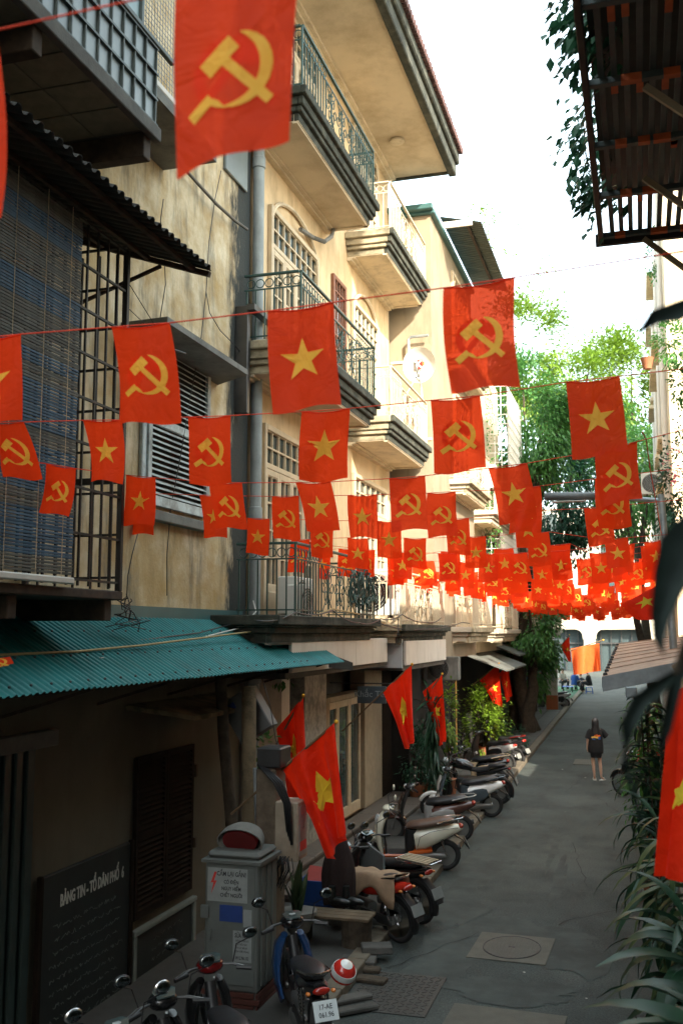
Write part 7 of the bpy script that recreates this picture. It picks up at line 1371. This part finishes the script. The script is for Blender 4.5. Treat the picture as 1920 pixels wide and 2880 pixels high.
text('flyer_text', 'SỬA NHÀ', .06, face_my((x0+.42, yy-.004, .785)), M['ink'], CB, .0008, xs=.62, bold=.0012)
for k, s_ in enumerate(('CHỐNG THẤM DỘT', 'LÁT NỀN TRÁT', 'ỐP LÁT SƠN BẢ', 'ĐIỆN NƯỚC PHÒNG')): text('flyer_line', s_, .026, face_my((x0+.42, yy-.004, .745-k*.034)), M['ink'], CB, .0005, xs=.62)
text('flyer_number', '0912.786.152', .042, face_my((x0+.42, yy-.004, .575)), M['ink'], CB, .0006, xs=.62, bold=.0008)
b = MB(); b.tube([(x0+.08, yy-.02, .85), (x0+.08, yy-.025, .75)], .01, 6); b.build('door_handle', cg, CB); b = MB(); b.bbox(x0-.03, x0+.06, yy-.03, yy, .95, 1.08, .006); b.build('latch_box', cg, CB)
BW = thing('upturned_lamp_dish', 'pale bowl shaped lamp hood with a dark red inside lying on the cabinet', 'lamp hood', (-4.25, 10.0, 1.6)); b = MB(); b.lathe([(.0, .24), (.12, .235), (.2, .2), (.25, .12), (.27, .0), (.255, .0), (.235, .11), (.18, .18), (0, .21)], 22); b.xf(Matrix.Translation((-4.07, 9.95, 1.66)) @ Matrix.Rotation(-1.15, 4, 'X') @ Matrix.Diagonal((.95, .6, 1, 1))); b.build('hood', M['conc'], BW, True); b = MB(); b.lathe([(0, .1), (.2, .09), (.21, .05), (.2, .02), (0, .02)], 20); b.xf(Matrix.Translation((-4.07, 9.93, 1.66)) @ Matrix.Rotation(-1.15, 4, 'X') @ Matrix.Diagonal((.95, .6, 1, 1))); b.build('red_lens', mat('deep_red', (.12, .01, .01), rough=.4), BW, True)
b = MB(); b.bbox(-4.16, -3.92, 10.62, 10.95, 0, 2.33, .02); o = b.build('concrete_power_post', mat('peeling_post', (.17, .13, .09), rough=.9, var=.3, scale=4, bump=.8, bscale=25, dirt=(.07, .05, .035), dirt_amt=.8)); tag(o, 'square peeling concrete post behind the grey cabinet', 'post'); PO = o
tc = text('painted_letters', 'KHOAN CẮT BT', .1, Matrix.Translation((-3.915, 10.8, 1.0)) @ Matrix(((0, 0, 1, 0), (0, 1, 0, 0), (-1, 0, 0, 0), (0, 0, 0, 1))), M['pave'], None, .0005); tc.parent = PO; tc.location = Vector((-3.915, 10.8, 1.0))-WP[PO]
b = MB(); b.bbox(-4.14, -3.86, 10.6, 10.95, 2.34, 2.56, .015); tag(b.build('post_cap_box', M['steel']), 'dark box on top of the peeling post', 'box')
t = thing('white_meter_box', 'pale metal meter box with red lettering fixed to the post', 'meter box', (-3.8, 10.9, 1.3)); b = MB(); b.bbox(-3.93, -3.66, 10.62, 10.95, 1.35, 1.98, .012); b.xf(Matrix.Rotation(0, 4, 'Z')); b.build('box', mat('meter_beige', (.33, .27, .2), rough=.6, var=.15, dirt=(.2, .13, .08)), t); b = MB(); b.box(-3.66, -3.655, 10.66, 10.91, 1.4, 1.93); b.build('door', mat('meter_door', (.3, .29, .27), rough=.5), t)
for k, s_ in enumerate(('CÔNG TY ĐIỆN LỰC', 'HÀ NỘI', 'CẤM MỞ')): text('box_text', s_, .032, face_px((-3.654, 10.785, 1.82-k*.07)), M['galv'], t, .0004, xs=.7)
b = MB(); b.box(-3.655, -3.653, 10.68, 10.89, 1.45, 1.55); b.build('red_strip', M['redink'], t)
t = thing('tilted_meter_box', 'dark grey tilted meter box hanging under the awning end', 'meter box', (-4.3, 12.2, 3.2)); c = PY(700, 2010, 11.6); b = MB(); b.bbox(-.23, .23, -.12, .12, -.28, .28, .012); b.xf(Matrix.Translation(c) @ Matrix.Rotation(math.radians(-32), 4, 'Y')); b.build('box', mat('dim_grey_box', (.1, .11, .11), rough=.6, world=True), t); b = MB(); b.box(-.2, -.05, -.125, -.121, .14, .22); b.xf(Matrix.Translation(c) @ Matrix.Rotation(math.radians(-32), 4, 'Y')); b.build('label_panel', M['blueink'], t); b = MB(); b.lathe([(0, 0), (.03, 0), (.03, -.008), (0, -.008)], 12, (0, -.122, -.03), 'y'); b.xf(Matrix.Translation(c) @ Matrix.Rotation(math.radians(-32), 4, 'Y')); b.build('lock', M['ink'], t)
for k, (px_, lab, r, m) in enumerate((([(620, 1900), (630, 2080), (650, 2300), (655, 2480)], 'leaning old wooden pole against the wall by the cabinet', .07, 'trunk'), ([(700, 1930), (700, 2150), (700, 2350), (695, 2500)], 'fat stained drain stack with joints beside the post', .085, 'mouldy_slab'), ([(717, 2160), (722, 2300), (740, 2480)], 'thin ribbed conduit next to the drain stack', .025, 'galv'))):
    b = MB(); b.tube([PY(u, v, 11.2-.1*k) for u, v in px_], r, 12); tag(b.build('wall_pipe', M.get(m) or MATS[m], smooth=True), lab, 'pipe')
for k in range(9):
    q = random.Random(200+k); c = PY(800+q.uniform(-20, 20), 2440, 10.6); cable([c+Vector((q.uniform(-.04, .04), 0, .12)), c+Vector((-.08+q.uniform(-.05, .05), .02, -.02)), c+Vector((-.03, q.uniform(-.05, .05), -.16-q.uniform(0, .1))), c+Vector((.06, 0, -.02)), c+Vector((.04, 0, .1))], .006, M['black'], 'black cable loop in the tangle hanging below the white meter box', 'cable', 'cable loops under the meter box')
for k in range(4): q = random.Random(230+k); cable([PY(725+k*8, 2150+k*4, 10.55), PY(770+k*8, 2200, 10.5), PY(800+k*5, 2260, 10.5), PY(808+k*4, 2340+k*12, 10.55)], .014, M['black'], 'thick black cable curving over the post top to the meter box', 'cable', 'thick cables over the post')
cable([PY(735, 1900, 11.5), PY(760, 1985, 11.5), PY(775, 2080, 11.5), PY(800, 2150, 11.2)], .006, M['black'], 'thin black wire dangling from the awning to the large flag')
# bench, crate, coat, boots, junk
BN = thing('plank_bench', 'low wooden plank on a stump beside the parked bikes', 'bench', (-3.75, 12.1, 0))
for k in range(3): b = MB(); b.bbox(-4.25, -3.2, 11.85+k*.13, 11.97+k*.13, .42, .455, .006); b.build('plank', mat('pale_plank', (.12, .085, .05), rough=.8, var=.3, scale=6), BN)
b = MB(); b.lathe([(.2, 0), (.18, .2), (.2, .42), (0, .42)], 14, (-3.4, 12.05, 0)); b.bbox(-4.2, -4.0, 11.9, 12.2, 0, .42, .02); b.build('stump', M['trunk'], BN, kind='stuff')
CR = thing('blue_crate', 'blue plastic crate holding something red', 'crate', (-4.1, 12.9, .3)); b = MB(); x, y = -4.1, 13.0; b.bbox(x-.3, x+.3, y-.22, y+.22, .3, .34, .01); b.bbox(x-.3, x+.3, y-.22, y-.2, .34, .62, .006); b.bbox(x-.3, x+.3, y+.2, y+.22, .34, .62, .006); b.bbox(x-.3, x-.28, y-.2, y+.2, .34, .62, .006); b.bbox(x+.28, x+.3, y-.2, y+.2, .34, .62, .006); b.build('crate', mat('crate_blue', (.01, .05, .2), rough=.5), CR)
b = MB(); b.slab([(x-.27, y-.19, .5), (x+.27, y-.19, .45), (x+.27, y+.19, .66), (x-.27, y+.19, .7)], (0, 0, .02)); tag(b.build('slanting_red_board', mat('dull_red_plastic', (.3, .03, .02), rough=.5)), 'tilted red board lying in the blue crate', 'board')
b = MB(); b.bbox(-4.45, -3.75, 12.7, 13.3, 0, .3, .02); tag(b.build('concrete_block', M['conc']), 'rough concrete block under the blue crate', 'block')
b = MB(); b.slab([(-3.95, 13.9, .35), (-3.35, 13.3, .35), (-3.4, 13.45, .85), (-3.95, 14.1, .95)], (-.02, -.02, 0)); tag(b.build('grey_sheet', mat('grey_board', (.1, .12, .12), rough=.5)), 'smooth grey sheet leaning between the coat and the bikes', 'sheet')
def drape(lab, top, w_, h, m, seed, cat='coat', name='hanging_coat', y=None):
    q = random.Random(seed); p1, p2 = q.uniform(0, 6), q.uniform(0, 6); n, k = 22, 16; vs = []; T = Vector(top)
    for j in range(k+1):
        for i in range(n+1):
            a = 2*math.pi*i/n; f = j/k; ww = w_*(.3+.7*math.sin(min(1, f*1.6)*1.57))*(1+.12*math.sin(3*a+p1+2*f)+.1*math.sin(7*a+p2-3*f)); vs.append(T+Vector((ww*math.cos(a), ww*.6*math.sin(a), -h*f+.02*math.sin(4*a+p1)*f)))
    b = MB(); b.add(vs, [(j*(n+1)+i, j*(n+1)+i+1, (j+1)*(n+1)+i+1, (j+1)*(n+1)+i) for j in range(k) for i in range(n)]); o = b.build(name, m, smooth='all'); tag(o, lab, cat); md = o.modifiers.new('t', 'SOLIDIFY'); md.thickness = .012; return o
drape('dark brown coat hung over the frame behind the largest flag', PY(955, 2350, 12.6), .2, .85, mat('dark_coat', (.035, .02, .018), rough=.95, bump=.6), 5)
drape('rolled dark blue cloth wrapped over a handlebar post', PY(1012, 2345, 14.6), .1, .45, mat('denim_wrap', (.012, .025, .05), rough=.95, bump=.6), 8, 'cloth', 'wrapped_cloth'); b = MB(); b.tube([PY(1013, 2385, 14.6), PY(1014, 2322, 14.6)], [.012, .022], 8); tag(b.build('umbrella_handle', M['chrome'], smooth=True), 'upright handle poking out of the dark blue wrap', 'handle')
for k, (u, v) in enumerate(((955, 2545), (995, 2545))):
    c = PZ(u, v, .46); b = MB(); b.loft([(c.x-.12, .5, .045, .04), (c.x-.02, .51, .05, .05), (c.x+.08, .5, .05, .04), (c.x+.13, .49, .03, .025)], 12); b.tube([(c.x-.1, 0, .52), (c.x-.1, 0, .68)], [.05, .045], 12)
    for p_ in b.v: p_.y += c.y
    b.v and tag(b.build('leather_boot', mat('black_leather', (.012, .014, .014), rough=.3), smooth=True), 'black leather boot on the plank, '+('left one' if k == 0 else 'right one, nearer the red bike'), 'boot', 'pair of boots')
q = random.Random(9)
for k, (x, y, l, w_, a, lab) in enumerate(((-3.45, 11.4, 1.0, .14, .1, 'long weathered board lying below the bench'), (-3.2, 11.15, .8, .16, -.1, 'cracked board nearest the road'), (-3.1, 11.85, .36, .22, .35, 'upper pale stone slab beside the bike wheel'), (-3.25, 11.6, .4, .22, .12, 'lower stone slab beside the bike wheel'), (-3.0, 10.15, .75, .13, .75, 'short rough beam slanting toward the road'), (-3.1, 10.45, .65, .16, .8, 'second rough beam beside the striped helmet'), (-3.75, 11.35, .6, .3, 0, 'dark brick coloured slab under the bench'))):
    b = MB(); b.bbox(-l/2, l/2, -w_/2, w_/2, 0, .05 if k not in (2, 3) else .09, .012); b.xf(Matrix.Translation((x, y, .01 if k != 2 else .1)) @ Matrix.Rotation(a, 4, 'Z') @ Matrix.Rotation(q.uniform(-.02, .05), 4, 'X')); tag(b.build('scrap_slab' if k in (2, 3, 6) else 'scrap_board', M['conc_dark'] if k in (2, 3) else (M['trunk'] if k < 4 else M['conc_dark'])), lab, 'slab' if k in (2, 3, 6) else 'board')
for k, (u, v) in enumerate(((1058, 2282), (1076, 2276))):
    c = PZ(u, v, .2); b = MB(); b.loft([(c.x-.11, .21, .04, .012), (c.x, .21, .045, .014), (c.x+.11, .21, .035, .012)], 10); b.tube([(c.x+.02, -.04, .215), (c.x+.03, 0, .26), (c.x+.02, .04, .215)], .012, 6)
    for p_ in b.v: p_.y += c.y
    tag(b.build('slipper', M['black'], smooth=True), 'dark slipper left on the shop step, '+('nearer one' if k == 0 else 'farther one'), 'slipper', 'slippers on the step')
t = thing('white_gate_post', 'white post with dark edge standing among the right hand plants', 'post', (.42, 6.4, 0))
for k, (y, x) in enumerate(((6.0, .36), (9.4, .33), (11.2, .3))): b = MB(); b.bbox(x, x+.12, y, y+.12, 0, 1.7, .01); b.build('post', M['whitep'], t)
b = MB(); b.bbox(.5, .58, 5.8, 11.4, 0, 1.1, .01); b.build('low_wall', M['conc'], t)
b = MB(); b.bbox(.25, .6, 3.2, 3.6, 0, 3.0, .02); tag(b.build('brown_pillar', mat('brown_render', (.12, .1, .08), rough=.8, world=True)), 'plain brown pillar cut by the right edge', 'pillar')
for i, (u, v, r, m) in enumerate(((88*1.2245, 0, .1, 0),)): pass
for k, (pts, lab) in enumerate((([(720, 1745, -4.5), (830, 1722, -4.36), (935, 1716, -4.36), (1010, 1752, -4.36), (1070, 1740, -4.36), (1130, 1728, -4.2), (1200, 1750, -4.18), (1240, 1738, -4.18)], 'black cable looping along the mossy first floor ledge'), ([(1120, 1735, -4.25), (1118, 1780, -4.22), (1112, 1800, -4.28)], 'short black cable hanging over the second ledge'), ([(1060, 1750, -4.36), (1180, 1770, -4.18), (1300, 1750, -4.0), (1420, 1755, -3.9)], 'thin cable sagging past the pale ledges'))):
    P_ = [PX(*c) for c in pts]; Q_ = []
    for a, c in zip(P_[:-1], P_[1:]): Q_ += wire(a, c, .05, 6)
    cable(Q_, .01, M['black'], lab)
# junk on the awning and stray flags
for k, (u, v) in enumerate(((-5, 1852),)):
    add_flag(PY(-60, 1845, 6.2), PY(30, 1848, 6.2), PY(-50, 1880, 6.1), PY(36, 1870, 6.1), 'h', 'crumpled little red flag lying on the edge of the teal awning', .6, 777)
for k in range(8): q = random.Random(300+k); u, v = ((290, 1857), (178, 1885), (415, 1868), (555, 1832), (622, 1820), (80, 1890), (640, 1835), (284, 1850))[k]; c = PX(u, v, -4.7+q.uniform(-.1, .1)); b = MB(); b.bbox(c.x-.02, c.x+.02, c.y-.03, c.y+.03, c.z-.004, c.z+.004, .002); tag(b.build('scrap_litter', M['chalk' if k % 2 else 'trunk']), 'small dried scrap of litter lying on the teal awning', 'litter', 'litter on the teal awning')
bpy.context.view_layer.update()
